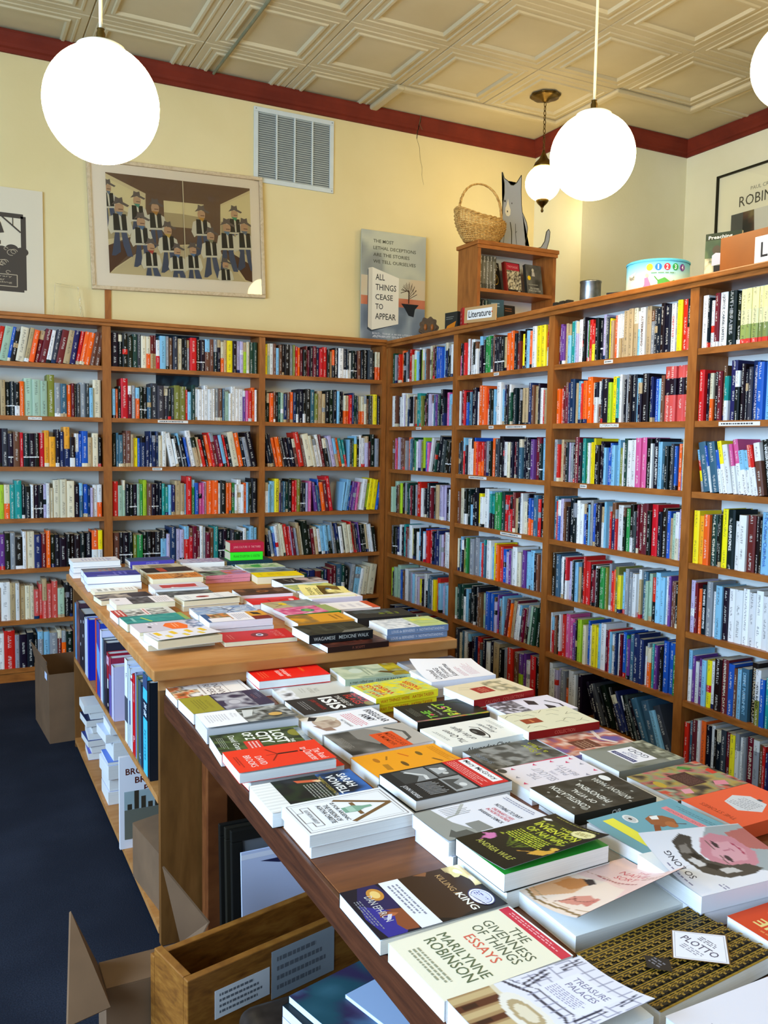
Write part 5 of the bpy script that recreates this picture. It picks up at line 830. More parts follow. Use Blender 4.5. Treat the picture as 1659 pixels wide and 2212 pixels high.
PLACE={'givenness': [0.642, 0.948, 0.037, 0.209, 0.142, 0.028, 1, 0.74, 0],
'killing': [0.639, 1.102, -0.002, 0.216, 0.142, 0.023, 1, 0.74, 0],
'treasure': [0.648, 0.803, 0.007, 0.211, 0.137, 0.031, 1, 0.74, 0],
'plotto': [0.881, 0.825, 0.098, 0.235, 0.143, 0.026, 1, 0.74, 0],
'naomi': [0.897, 0.993, -0.003, 0.225, 0.15, 0.026, 1, 0.74, 0],
'wulf': [0.86, 1.125, 0.03, 0.214, 0.137, 0.06, 2, 0.74, 0],
'envy': [0.847, 1.262, 0.012, 0.208, 0.124, 0.05, 2, 0.74, 0],
'physic': [0.648, 1.4, 0.014, 0.206, 0.134, 0.045, 2, 0.74, 0],
'vowell': [0.641, 1.546, -0.004, 0.22, 0.141, 0.03, 1, 0.74, 0],
'road2': [0.65, 1.72, 0.03, 0.213, 0.137, 0.024, 1, 0.74, 0],
'road': [0.628, 1.708, -0.025, 0.212, 0.133, 0.046, 1, 0.74, 0.025],
'cityz': [0.644, 1.87, -0.069, 0.216, 0.133, 0.028, 1, 0.74, 0],
'munro': [0.659, 2.023, -0.041, 0.229, 0.125, 0.036, 1, 0.74, 0],
'olive': [0.656, 2.19, 0.035, 0.219, 0.143, 0.029, 1, 0.74, 0],
'rivers': [0.652, 2.338, -0.0, 0.214, 0.133, 0.021, 1, 0.74, 0],
'redtop': [0.885, 2.335, -0.03, 0.215, 0.132, 0.046, 2, 0.74, 0],
'grey16': [0.916, 2.21, -0.08, 0.215, 0.135, 0.022, 1, 0.74, 0],
'yellow': [1.1, 2.078, 0.08, 0.2, 0.14, 0.043, 2, 0.74, 0],
'sage': [1.12, 2.27, -0.08, 0.206, 0.137, 0.04, 2, 0.74, 0],
'isis': [0.905, 2.059, 0.02, 0.216, 0.134, 0.03, 1, 0.74, 0],
'irregular': [0.887, 1.919, 0.067, 0.211, 0.133, 0.026, 1, 0.74, 0],
'middle': [0.9, 1.774, 0.041, 0.215, 0.148, 0.025, 1, 0.74, 0],
'orange22': [0.891, 1.612, 0.014, 0.213, 0.137, 0.027, 1, 0.74, 0],
'mary': [0.895, 1.461, 0.025, 0.226, 0.148, 0.043, 2, 0.74, 0],
'sawman': [1.14, 1.562, 0.03, 0.2, 0.13, 0.021, 1, 0.74, 0],
'sellout': [1.137, 1.42, -0.01, 0.208, 0.135, 0.027, 1, 0.74, 0],
'constel': [1.1, 1.255, -0.01, 0.195, 0.137, 0.054, 1, 0.74, 0.031],
'white27': [1.14, 1.27, 0.01, 0.206, 0.137, 0.03, 1, 0.74, 0],
'god': [1.369, 1.437, -0.0, 0.189, 0.131, 0.025, 1, 0.74, 0],
'flowers': [1.375, 1.278, 0.03, 0.205, 0.14, 0.024, 1, 0.74, 0],
'orange30': [1.375, 1.133, 0.017, 0.195, 0.137, 0.028, 1, 0.74, 0],
'fox': [1.118, 1.1, 0.06, 0.213, 0.137, 0.049, 2, 0.74, 0],
'solong': [1.1, 0.945, -0.07, 0.215, 0.145, 0.055, 2, 0.74, 0],
'bone': [1.12, 0.79, 0, 0.206, 0.137, 0.03, 1, 0.74, 0],
'white34': [0.87, 0.662, -0.0, 0.206, 0.137, 0.03, 1, 0.74, 0],
'script': [1.32, 2.13, -0.03, 0.213, 0.14, 0.048, 2, 0.74, 0],
'far36': [1.383, 2.34, 0.003, 0.203, 0.137, 0.019, 1, 0.74, 0],
'redlabel': [1.331, 1.956, 0.079, 0.207, 0.14, 0.045, 2, 0.74, 0],
'past': [1.14, 1.889, -0.028, 0.21, 0.137, 0.029, 1, 0.74, 0],
'queen': [1.119, 1.71, 0.04, 0.208, 0.14, 0.03, 1, 0.74, 0],
'face': [1.377, 1.82, 0.01, 0.206, 0.13, 0.028, 1, 0.74, 0],
'branch': [1.327, 1.685, -0.03, 0.209, 0.137, 0.041, 2, 0.74, 0],
'col42': [1.345, 1.56, 0.02, 0.2, 0.13, 0.021, 1, 0.74, 0],
'h1': [0.62, 4.17, 0, 0.21, 0.137, 0.075, 3, 0.82, 0],
'h3': [0.633, 3.782, -0.03, 0.218, 0.137, 0.064, 2, 0.82, 0],
'h4': [0.619, 3.652, 0.024, 0.171, 0.101, 0.018, 1, 0.82, 0],
'h5': [0.624, 3.459, 0.073, 0.206, 0.133, 0.021, 1, 0.82, 0],
'h6': [0.649, 3.236, 0.01, 0.212, 0.137, 0.042, 1, 0.82, 0.021],
'h7': [0.64, 3.25, 0.035, 0.206, 0.137, 0.02, 1, 0.82, 0],
'h8': [0.625, 3.096, 0.025, 0.206, 0.137, 0.024, 1, 0.82, 0],
'h9': [0.635, 2.957, 0.039, 0.213, 0.126, 0.028, 1, 0.82, 0],
'h10': [0.647, 2.813, 0.03, 0.216, 0.138, 0.029, 1, 0.82, 0],
'h11': [0.648, 2.618, 0.113, 0.204, 0.133, 0.042, 1, 0.82, 0.018],
'h11b': [0.641, 2.671, -0.0, 0.206, 0.137, 0.018, 1, 0.82, 0],
'h12': [0.884, 2.623, -0.051, 0.234, 0.138, 0.016, 1, 0.82, 0],
'h13': [1.094, 2.493, 0.007, 0.218, 0.144, 0.047, 1, 0.82, 0.019],
'h14': [1.128, 2.439, 0.025, 0.211, 0.139, 0.018, 1, 0.82, 0],
'h15': [1.369, 2.491, -0.035, 0.223, 0.145, 0.043, 2, 0.82, 0],
'h16': [1.37, 2.707, -0.059, 0.223, 0.137, 0.035, 1, 0.82, 0],
'h17': [1.166, 2.889, 0.048, 0.212, 0.133, 0.029, 2, 0.82, 0],
'h18': [1.159, 3.027, 0.064, 0.191, 0.137, 0.026, 1, 0.82, 0],
'h20': [0.87, 2.93, -0.03, 0.215, 0.137, 0.044, 2, 0.82, 0],
'h21': [0.865, 2.775, -0.03, 0.215, 0.137, 0.05, 2, 0.82, 0],
'h22': [0.892, 3.231, 0.027, 0.216, 0.138, 0.039, 2, 0.82, 0],
'h23': [0.86, 3.42, -0.02, 0.215, 0.137, 0.022, 1, 0.82, 0],
'h24': [0.865, 3.57, -0.02, 0.22, 0.137, 0.03, 1, 0.82, 0],
'h25': [0.885, 3.715, -0.02, 0.215, 0.135, 0.05, 2, 0.82, 0],
'h26': [0.885, 3.87, 0.02, 0.21, 0.137, 0.055, 2, 0.82, 0],
'h27': [0.88, 4.02, -0.02, 0.21, 0.137, 0.05, 2, 0.82, 0],
'h28': [0.87, 4.16, -0.01, 0.205, 0.136, 0.066, 3, 0.82, 0],
'h29': [1.11, 4.14, -0.03, 0.206, 0.136, 0.05, 2, 0.82, 0],
'h30': [1.14, 3.985, -0.04, 0.2, 0.137, 0.03, 1, 0.82, 0],
'h32': [1.363, 3.986, -0.018, 0.212, 0.138, 0.032, 1, 0.82, 0],
'h34': [1.347, 3.701, -0.08, 0.218, 0.137, 0.033, 1, 0.82, 0],
'h35': [1.381, 3.505, 0.005, 0.212, 0.139, 0.032, 1, 0.82, 0],
'h36': [1.36, 3.16, -0.05, 0.2, 0.138, 0.03, 1, 0.82, 0.031],
'h37': [1.137, 3.296, -0.049, 0.213, 0.143, 0.033, 1, 0.82, 0],
'h38': [1.136, 3.155, -0.05, 0.205, 0.132, 0.02, 1, 0.82, 0],
'h39': [1.36, 2.95, -0.04, 0.206, 0.137, 0.02, 1, 0.82, 0],
'h31': [1.13, 3.81, 0.02, 0.205, 0.137, 0.036, 2, 0.82, 0],
'h19': [1.15, 2.735, -0.02, 0.205, 0.137, 0.03, 1, 0.82, 0],
'h33': [1.36, 3.85, 0.02, 0.205, 0.137, 0.03, 1, 0.82, 0],
'h36b': [1.365, 3.13, -0.01, 0.215, 0.14, 0.03, 1, 0.82, 0],
'h2': [0.64, 3.95, -0.02, 0.206, 0.137, 0.055, 2, 0.82, 0],
'h35b': [1.37, 3.34, 0.03, 0.205, 0.137, 0.03, 1, 0.82, 0]}
PLC = (.57, .66)
def raster(spec):
    fl = []
    for e in spec:
        if e[0] in 'rpek': fl.append((e[0], e[1:], col(e[-1])))
        elif e[0] == 'n': fl.append(('n', e[1:], [col(c) for c in e[5]]))
    def inside(u, v, pts):
        w_ = False; n_ = len(pts)
        for i in range(n_):
            (x0, y0), (x1, y1) = pts[i], pts[(i+1) % n_]
            if (y0 > v) != (y1 > v) and u < (x1-x0)*(v-y0)/(y1-y0)+x0: w_ = not w_
        return w_
    def ev(u, v, base):
        c = base
        for k, a, cc in fl:
            if k == 'r':
                if a[0] <= u <= a[2] and a[1] <= v <= a[3]: c = cc
            elif k == 'e':
                if ((u-a[0])/a[2])**2+((v-a[1])/a[3])**2 <= 1: c = cc
            elif k == 'p':
                if inside(u, v, a[0]): c = cc
            elif k == 'k':
                for (x0, y0), (x1, y1) in zip(a[0], a[0][1:]):
                    dx, dy = x1-x0, (y1-y0)*1.5; d2 = dx*dx+dy*dy or 1e-9; q = max(0, min(1, ((u-x0)*dx+(v-y0)*1.5*dy)/d2))
                    if math.hypot(u-x0-q*dx, (v-y0)*1.5-q*dy) < max(a[1]*0.55, 0.006): c = cc; break
            elif k == 'n':
                if a[0] <= u <= a[2] and a[1] <= v <= a[3]:
                    sc_, sd = a[5], a[6] if len(a) > 6 else 0; N = len(cc)
                    t_ = 0.5+0.95*noise.noise(Vector((u*sc_+sd*3.7, v*sc_*1.4+sd*1.3, sd*0.77)))+0.25*noise.noise(Vector((u*sc_*3+sd, v*sc_*4, 5)))
                    t_ = min(0.999, max(0, t_))*(N-1); i = int(t_); f_ = t_-i; c = tuple(cc[i][q]*(1-f_)+cc[i+1][q]*f_ for q in range(3))
        return c
    return ev
def lie_book(name_, x, y, z, rot, L, Wd, th, key, label, curl=0.0, group=None, blank=False):
    orient, bg, pg, spec = K[key][0:4]; sp = K[key][5] if len(K[key]) > 5 else None; spc = K[key][6] if len(K[key]) > 6 else bg
    t = empty('book', (x, y, z), rot); tag(t, label, 'book', group)
    hl, hw = L/2, Wd/2; c = 0.0006
    fore = 1 if orient == 'A' else -1     # A: spine on the far side (+y), fore edge near (-y)
    mb = MB(); e = 0.0012
    # page block, slightly inset from the covers and bowed at the spine
    y0, y1 = (-hw+0.0008, hw-0.0015) if orient == 'A' else (-hw+0.0015, hw-0.0008)
    mb.box(-hl+0.0006, y0, 0.0007, hl-0.0006, y1, th-0.0009, col(pg), 0)
    mb.build('page_block', ['pages'], t)
    # cover: back board, spine and front sheet with the printing
    mb = MB(); cb = col(bg)
    ys = hw if orient == 'A' else -hw
    mb.box(-hl, -hw, 0.0, hl, hw, 0.0006, cb)
    if orient == 'A': mb.box(-hl, hw-0.0008, 0.0, hl, hw, th, col(spc))
    else: mb.box(-hl, -hw, 0.0, hl, -hw+0.0008, th, col(spc))
    def P(u, v, Lf):
        zz = th-0.0002+Lf
        if curl: zz += curl*(min(max(u, 0.0), 1.0)**2.2)*(0.45+0.55*min(max(v, 0.0), 1.0)) + 0.0006
        if orient == 'A': return (-hl+v*L, hw-u*Wd, zz)
        return (hl-v*L, -hw+u*Wd, zz)
    g = 12 if curl else 1
    def sheet(off, cc):
        vs = []; fs = []
        for b_ in range(g+1):
            for a in range(g+1): vs.append(P(a/g, b_/g, off))
        for b_ in range(g):
            for a in range(g): fs.append((b_*(g+1)+a, b_*(g+1)+a+1, (b_+1)*(g+1)+a+1, (b_+1)*(g+1)+a))
        mb.add(vs, fs, cc)
    if curl > 0.012 and isinstance(spec, list):
        ev = raster(spec); GU, GV = 64, 92; cl = [ev((a+.0)/GU, b_/GV, cb) for b_ in range(GV+1) for a in range(GU+1)]
        vs = [P(a/GU, b_/GV, 0.0) for b_ in range(GV+1) for a in range(GU+1)]; fs = []; cs = []
        for b_ in range(GV):
            for a in range(GU):
                q = (b_*(GU+1)+a, b_*(GU+1)+a+1, (b_+1)*(GU+1)+a+1, (b_+1)*(GU+1)+a); fs.append(q); cs.append(tuple(cl[i] for i in q))
        mb.add(vs, fs, cs); spec = [e for e in spec if e[0] in 'tl']
    else: sheet(0.0, cb)
    sheet(-0.0009, col('e6e4e0'))
    if key == 'wulf': mb.box(-hl+0.001, -hw+0.001, th-0.0009, hl-0.001, hw-0.001, th-0.0004, col('2f9a34'))
    if spec == 'PLOTTO':
        sp2 = [('r', 0, 0, 1, 1, '17150f')]
        NU, NV = 9, 17
        for j in range(NU+1):
            sp2 += [('k', [(j/NU-.012, 0), (j/NU-.012, 1)], .012, 'a5822a'), ('k', [(j/NU+.012, 0), (j/NU+.012, 1)], .012, '94721f')]
        for j in range(NU):
            for i in range(NV):
                v = (i+(0.5 if j % 2 else 0))/NV; u = j/NU
                sp2 += [('k', [(u+.02, v+.006), (u+.055, v+.006), (u+.055, v+.034), (u+.09, v+.034)], .016, '96752a'), ('k', [(u+.055, v+.034), (u+.055, v+.052)], .014, '6e5418')]
        cu_, cv_ = PLC
        for f_, c_ in ((1.0, '6a4a24'), (.95, 'f0ecf2'), (.88, '8a8494'), (.865, 'f4f1f6')): sp2 += [('p', [(cu_-.345*f_, cv_), (cu_-.015, cv_-.235*f_), (cu_+.345*f_, cv_), (cu_+.01, cv_+.24*f_)], c_)]
        sp2 += [('t', 'PLOTTO', cu_-.20, cv_-.028, cu_+.20, cv_+.030, '5a5468', .012), ('l', cu_-.10, cv_+.05, cu_+.12, cv_+.10, 3, '6a667a'), ('l', cu_-.12, cv_-.10, cu_+.12, cv_-.045, 3, '9a96a8'),
                ('p', [(cu_-.19, cv_-.35), (cu_-.02, cv_-.26), (cu_+.13, cv_-.34), (cu_-.04, cv_-.43)], '14141a'), ('l', cu_-.11, cv_-.38, cu_+.06, cv_-.31, 3, '7a7a86')]
        sp2 = [(q[0], [(min(max(a, 0.0), 1.0), min(max(b_, 0), 1)) for a, b_ in q[1]], *q[2:]) if q[0] in 'kp' else q for q in sp2]
        design(mb, P, sp2, 0, 0.000012)
    elif not blank:
        design(mb, P, spec, 0, 0.00004 if len(spec) < 14 else 0.00002, g)
    if sp and sp[0]:
        vs, fs = glyphs(sp[0], 0.005); hh = th*0.42; ww = min(L*0.86, hh*0.72*len(sp[0]))
        if orient == 'B': mb.add([(-ww/2+x_*ww, -hw-0.0002, th*0.29+y_*hh) for x_, y_ in vs], fs, col(sp[1]))
    mb.build('cover', ['print'], t)
    return t
CURL = dict(naomi=0.06, treasure=0.022, solong=0.035, script=0.034, h36=0.03, munro=0.008, wulf=0.018, h11=0.008, h22=0.006, envy=0.006, road=0.004, killing=0.003, fox=0.004, orange22=0.006)
NUMW = {1: '', 2: 'two', 3: 'three'}
for key, (x, y, rot, L, Wd, h, n, tz, z0) in PLACE.items():
    label = K[key][4]; n = int(n); base = tz+0.0006+z0; th = (h-z0)/n-0.0006
    rn = random.Random(key)
    for k in range(n):
        topm = (k == n-1)
        dx = 0 if topm else rn.uniform(-0.004, 0.006); dy = 0 if topm else rn.uniform(-0.003, 0.004)
        if topm: lb = label
        elif n == 2: lb = 'lower copy beneath the '+label
        else: lb = ('lowest' if k == 0 else 'middle')+' copy in the '+label
        w_ = lb.split()
        if len(w_) > 16: lb = ' '.join(w_[:16]).rstrip(',')
        grp = 'books lying on the higher table' if tz > 0.78 else 'books lying on the lower table'
        lie_book(key, x+dx, y+dy, base+k*(th+0.0006), rot+(0 if topm else rn.uniform(-0.02, 0.02)), L, Wd, th, key, lb, CURL.get(key, 0) if topm else 0, grp, blank=not topm)
# thick books stacked at the far right of the higher table, spines to the viewer
for k, (x, y, w_, d_, z, th, bg, spt, lb) in enumerate([(1.345, 4.16, 0.235, 0.15, 0.821, 0.045, '1f3a44', ('KRISTIN HANNAH', '6a9ab0'), 'thick dark teal hardback at the bottom of the stack by the bright green book'),
        (1.332, 4.15, 0.165, 0.115, 0.867, 0.040, '35e02a', ('FRANK EDGERTON  O  KRISTIN', '2a8a24'), 'neon green thick paperback in the middle of the far stack'),
        (1.338, 4.155, 0.170, 0.118, 0.9085, 0.045, 'b3213a', ('JUNG CULTURE  O  THE THIRD', 'e89a9a'), 'thick crimson book on top of the stack by the back bookcase')]):
    t = tag(empty('book', (x, y, z), -0.04*k), lb, 'book', 'books lying on the higher table')
    MB().box(-w_/2+0.002, -d_/2+0.001, 0.001, w_/2-0.001, d_/2-0.002, th-0.001, hx('cfc3a4')).build('page_block', ['pages'], t)
    mb = MB().box(-w_/2, -d_/2, 0, w_/2, d_/2, 0.001, hx(bg)).box(-w_/2, -d_/2, th-0.001, w_/2, d_/2, th, hx(bg)).box(-w_/2, -d_/2-0.001, 0, w_/2, -d_/2+0.001, th, hx(bg))
    vs, fs = glyphs(spt[0]); mb.add([(-w_*0.4+x_*w_*0.8, -d_/2-0.0013, th*0.35+y_*th*0.3) for x_, y_ in vs], fs, hx(spt[1]))
    mb.build('cover', ['print'], t)
# ================================================================ art and fittings on the back wall
def panel(x0, z0, x1, z1, spec, mat='matte', bg='ffffff', yw=YB, name='print', th=0.003, parent=None, off=(0, 0, 0)):
    mb = MB(); mb.box(x0-off[0], yw-th-off[1], z0-off[2], x1-off[0], yw-off[1], z1-off[2], col(bg))
    design(mb, lambda u, v, L: (x0+(x1-x0)*u-off[0], yw-th-L-0.0001-off[1], z0+(z1-z0)*v-off[2]), spec, 0, 0.00006)
    return mb.build(name, [mat], parent)
# framed cowboys picture
fx, fz = 1.395, 2.79
t = tag(empty('framed_picture', (fx, YB, fz)), 'wide ash framed picture of rows of cowboys in black vests', 'picture')
t.rotation_euler = (0, math.radians(-2.0), 0)
HWd, HHt = 0.562, 0.395
mb = MB()
for a in ((-HWd, -HHt, HWd, -HHt+0.022), (-HWd, HHt-0.022, HWd, HHt), (-HWd, -HHt+0.0225, -HWd+0.022, HHt-0.0225), (HWd-0.022, -HHt+0.0225, HWd, HHt-0.0225)):
    mb.box(a[0], -0.03, a[1], a[2], -0.002, a[3], bev=0.003)
mb.build('frame', ['frame_ash'], t)
def cowboy(cx, cz, s, scarf, hat='6a6058', face=1):
    L_ = []
    def p(pts, c): L_.append(('p', [(cx+x*s*0.72, cz+z*s) for x, z in pts], c))
    p([(-.11, -.42), (-.02, -.42), (.0, -.9), (-.12, -1.0), (-.2, -1.0), (-.15, -.7)], '4c5468')
    p([(.02, -.42), (.14, -.42), (.24, -.9), (.26, -1.0), (.14, -1.0), (.06, -.75)], '515a70')
    p([(-.22, -.08), (-.1, -.02), (-.12, -.42), (-.2, -.5), (-.27, -.35)], 'd9d5bd')
    p([(.12, -.02), (.22, -.08), (.28, -.35), (.2, -.5), (.13, -.4)], 'd9d5bd')
    p([(-.14, 0), (.14, 0), (.16, -.40), (-.14, -.42)], '2e2b22')
    p([(-.02, 0), (.03, 0), (.05, -.38), (.01, -.38)], 'd9d5bd'); p([(-.15, -.40), (.17, -.38), (.17, -.43), (-.15, -.45)], 'd9d5bd')
    p([(-.09, .05), (.08, .05), (.03, -.06)], scarf)
    p([(-.09, .05), (.09, .05), (.10, .17), (.07, .24), (-.08, .24), (-.10, .15)], 'c4a17c')
    p([(-.02*face, .10), (.08*face, .10), (.08*face, .12), (-.02*face, .12)], '6a4a38')
    p([(-.17, .20), (.0, .26), (.18, .18), (.22, .22), (.1, .28), (-.1, .29)], hat); p([(-.10, .26), (.09, .26), (.07, .40), (.0, .37), (-.08, .40)], hat)
    return L_
W_, H_ = 0.47, 0.305
sp = [('r', 0, 0, 1, 1, 'd8ca9c'), ('p', [(0, 1), (1, 1), (1, .98), (.78, .80), (.77, .36), (1, .12), (1, .0), (.92, .1), (.7, .38), (.26, .30), (.0, .02), (0, .28), (.25, .45), (.26, .83), (0, .99)], '6f5640'),
      ('r', .26, .36, .77, 1.0, '6f5640'), ('r', .38, .52, .66, .78, 'dfd4a2'), ('p', [(.38, .52), (.66, .52), (.66, .64), (.5, .66), (.38, .66)], 'b5a67c'),
      ('p', [(0, .95), (.25, .80), (.25, .50), (0, .45)], 'dfd4a2'), ('p', [(0, .70), (.25, .56), (.25, .42), (0, .34)], 'b5a67c'), ('p', [(.78, .78), (1, .95), (1, .3), (.78, .44)], 'dfd4a2'), ('p', [(.78, .62), (1, .62), (1, .26), (.78, .42)], 'b5a67c'),
      ('p', [(0, 0), (.95, 0), (.72, .36), (.26, .30)], 'cbbd92'), ('p', [(0, .0), (.14, .22), (.12, .34), (0, .28)], '5c3d28'), ('p', [(.8, .34), (1, .18), (1, .0), (.95, .02)], '5c3d28')]
for a in ((.01, .80, .34, '6a7a8a'), (.20, .70, .36, '5a9a80'), (.88, .66, .36, '4a9a6a'), (.64, .62, .38, 'c8963c'), (.32, .64, .38, 'b8843c'), (.08, .60, .42, '7a8a9a'), (.95, .52, .40, '6a7a8a'), (.22, .48, .40, '5a7a9a'), (.82, .50, .40, '6a8aa0'), (.40, .42, .38, 'c8a850'), (.70, .40, .38, '8a8a6a'), (.28, .24, .36, 'b84a3c'), (.46, .22, .34, '5a7aa0'), (.57, .24, .34, '5a7aa0'), (.80, .12, .30, '8a8a7a')):
    sp += cowboy(a[0]+0.0, a[1], a[2], a[3])
sp = [(q[0], [(min(max(u, 0), 1), min(max(v, 0), 1)) for u, v in q[1]], q[2]) if q[0] == 'p' else q for q in sp]
sp += [('k', [(.515, 0), (.515, 1)], .006, 'd8ceac')]
mb = MB().box(-HWd+0.022, -0.012, -HHt+0.022, HWd-0.022, -0.006, HHt-0.022, hx('f2ead8'))
design(mb, lambda u, v, L: (-W_+0.02+2*W_*u*0.985, -0.0125-L, -H_+0.012+2*H_*v), sp, 0, 0.00004); mb.build('artwork', ['matte'], t)
MB().add([(-HWd+0.021, -0.022, -HHt+0.021), (HWd-0.021, -0.022, -HHt+0.021), (HWd-0.021, -0.022, HHt-0.021), (-HWd+0.021, -0.022, HHt-0.021)], [(0, 1, 2, 3)]).build('glazing', ['pane'], t)
# print at far left
t = tag(empty('mounted_print', (0.22, YB, 2.56)), 'pale mounted linocut print of waves at the left edge of the view', 'picture')
mb = MB().box(-0.35, -0.016, -0.38, 0.35, -0.002, 0.36, hx('d9ceb2'))
d_ = '4a4238'
sp = [('k', [(0, 0), (1, 0), (1, 1), (0, 1), (0, 0)], .06, d_), ('r', 0, 0, 1, .52, d_)]
rn = random.Random(3)
for k in range(9): sp += [('e', .06+k*.115, .52+.03*(k % 2), .075, .06, d_)]
for k in range(26):
    u, v = rn.uniform(.08, .92), rn.uniform(.2, .55); r_ = rn.uniform(.02, .05)
    sp.append(('k', [(u+r_*math.cos(a/10*5), v+r_*0.8*math.sin(a/10*5)) for a in range(0, 11)], .007, 'b8a98c'))
sp += [('p', [(.45, .68), (.78, .76), (.74, .90), (.66, .95), (.3, .90), (.25, .70)], d_), ('r', .3, .60, .74, .65, d_), ('k', [(.55, .04), (.92, .04), (.92, .2), (.55, .2), (.55, .04)], .01, 'b8a98c'),
       ('t', 'Literary', .59, .155, .86, .185, 'b8a98c'), ('t', 'Lower', .59, .115, .78, .145, 'b8a98c'), ('t', 'Reading', .59, .075, .86, .105, 'b8a98c'), ('k', [(.75, .98), (.97, .78)], .02, d_), ('k', [(.88, .97), (.88, .86)], .01, d_)]
design(mb, lambda u, v, L: (-0.24+0.48*u, -0.0163-L, -0.23+0.43*v), sp, 0, 0.00004); mb.build('artwork', ['matte'], t)
# clear acrylic easel
t = tag(empty('display_easel', (0.70, 5.60, 2.166)), 'empty clear acrylic easel on top of the back bookcase', 'display stand')
mb = MB()
mb.tube([(-0.085, 0.02, 0.0), (-0.07, 0.03, 0.215), (0.06, 0.03, 0.205), (0.08, 0.02, 0.0)], 0.004, 8); mb.tube([(0.06, 0.03, 0.205), (0.10, 0.06, 0.0)], 0.004, 8)
mb.build('frame', ['glass'], t); MB().box(-0.03, -0.05, 0.0, 0.11, 0.02, 0.006, bev=0.002).build('lip', ['glass'], t)
# strip of timber on the wall below the picture
struct(MB().box(0.925, YB-0.008, 2.17, 0.962, YB-0.0005, 2.40).build('trim_5', ['case']))
# return air grille
t = tag(empty('air_vent', (2.178, YB, 3.42)), 'pale green metal return air grille high on the back wall', 'vent')
mb = MB(); a, b_ = 0.288, 0.243
mb.box(-a, -0.012, -b_, a, -0.0005, -b_+0.03, bev=0.002).box(-a, -0.012, b_-0.03, a, -0.0005, b_, bev=0.002).box(-a, -0.012, -b_+0.0305, -a+0.03, -0.0005, b_-0.0305, bev=0.002).box(a-0.03, -0.012, -b_+0.0305, a, -0.0005, b_-0.0305, bev=0.002)
for k in (-1, 0, 1): mb.box(k*0.129-0.005, -0.013, -b_+0.031, k*0.129+0.005, -0.002, b_-0.031)
vf = mb.build('frame', ['vent'], t)
MB().box(-a+0.03, -0.0025, -b_+0.03, a-0.03, -0.0012, b_-0.03).build('duct', [simple('duct_dark', '6a6f6a', 0.8)], t)
mb = MB(); n_ = 30
for q in range(4):
    x0 = -0.256+q*0.129+0.002; x1 = x0+0.121
    for k in range(n_):
        z = -b_+0.036+k*(2*b_-0.072)/(n_-1)
        mb.add([(x0, -0.011, z-0.005), (x1, -0.011, z-0.005), (x1, -0.003, z+0.003), (x0, -0.003, z+0.003), (x0, -0.0115, z-0.0042), (x1, -0.0115, z-0.0042), (x1, -0.0035, z+0.0038), (x0, -0.0035, z+0.0038)], [(0, 3, 2, 1), (4, 5, 6, 7), (0, 1, 5, 4), (3, 7, 6, 2)])
mb.build('louvres', ['vent'], t)
for k, (sx, sz) in enumerate(((-1, -1), (1, -1), (-1, 1), (1, 1))):
    o = MB().lathe([(0.001, 0.002), (0.004, 0.0), (0.004, -0.002), (0.001, -0.002)], 10).build('screw', ['tin'], vf); o.location = (sx*(a-0.014), -0.013, sz*(b_-0.014)); o.rotation_euler = (PI/2, 0, 0)
# poster standing at the corner
t = tag(empty('poster', (2.94, 5.66, 2.17)), 'grey advertising poster for All Things Cease to Appear standing in the corner', 'poster')
mb = MB().box(-0.262, 0.0, 0.0, 0.262, 0.006, 0.79, hx('b8bcb0'))
sp = [('n', 0, .0, 1, .34, ['5a6470', '7a8690', '98a4a8', '6a7680'], 2.2, 3, 16), ('n', 0, .60, 1, 1, ['a8aca0', 'bcbfa8', '8a8e86', 'c4c4ac'], 1.6, 5, 16), ('n', 0, .42, 1, .60, ['c8c4a8', 'd0bc98', 'c8c4a8'], 2, 2), ('n', 0, .34, 1, .42, ['c87a58', 'b86a4c', 'd08a64'], 3, 4),
      ('r', .05, .02, .055, .03, '5a6470'), ('t', 'THE MOST', .18, .895, .49, .925, '4c4c3c', .012), ('t', 'LETHAL DECEPTIONS', .18, .835, .84, .865, '4c4c3c', .012), ('t', 'ARE THE STORIES', .18, .775, .74, .805, '4c4c3c', .012), ('t', 'WE TELL OURSELVES', .18, .715, .84, .745, '4c4c3c', .012),
      ('p', [(.10, .12), (.16, .10), (.56, .18), (.58, .56), (.16, .66), (.10, .65)], '3a444c'), ('p', [(.11, .14), (.17, .115), (.58, .185), (.58, .60), (.17, .675), (.11, .665)], 'e6e1cc'), ('p', [(.11, .14), (.17, .115), (.17, .675), (.11, .665)], 'd2cdb8'),
      ('t', 'ALL', .22, .565, .36, .62, '3c3c34', .01), ('t', 'THINGS', .22, .475, .54, .53, '3c3c34', .01), ('t', 'CEASE', .22, .39, .49, .44, '3c3c34', .01), ('t', 'TO', .22, .305, .34, .355, '3c3c34', .01), ('t', 'APPEAR', .22, .215, .54, .27, '3c3c34', .01),
      ('k', [(.74, .38), (.74, .50)], .016, '3a2c20'), *[('k', [(.74, .42+.01*k), (.74+.13*math.cos(a_), .47+.09*math.sin(a_))], .006, '4a3828') for k, a_ in enumerate([.0, .4, .8, 1.2, 1.6, 2.0, 2.4, 2.8, 3.14])], *[('k', [(.74+.07*math.cos(a_), .46+.05*math.sin(a_)), (.74+.12*math.cos(a_+.25), .475+.10*math.sin(a_+.25))], .005, '4a3828') for a_ in [.1, .5, .9, 1.3, 1.7, 2.1, 2.5]],
      ('p', [(.62, .375), (.9, .375), (.84, .33), (.82, .26), (.74, .27), (.68, .33)], '23262a'), ('l', .2, .055, .8, .075, 1, 'c8ccd0'), ('t', 'BOLD... THINK A MORE LITERARY,', .18, .075, .84, .095, 'd8dce0', .01), ('t', 'AND FEMINIST, GONE GIRL', .18, .045, .70, .065, 'd8dce0', .01)]
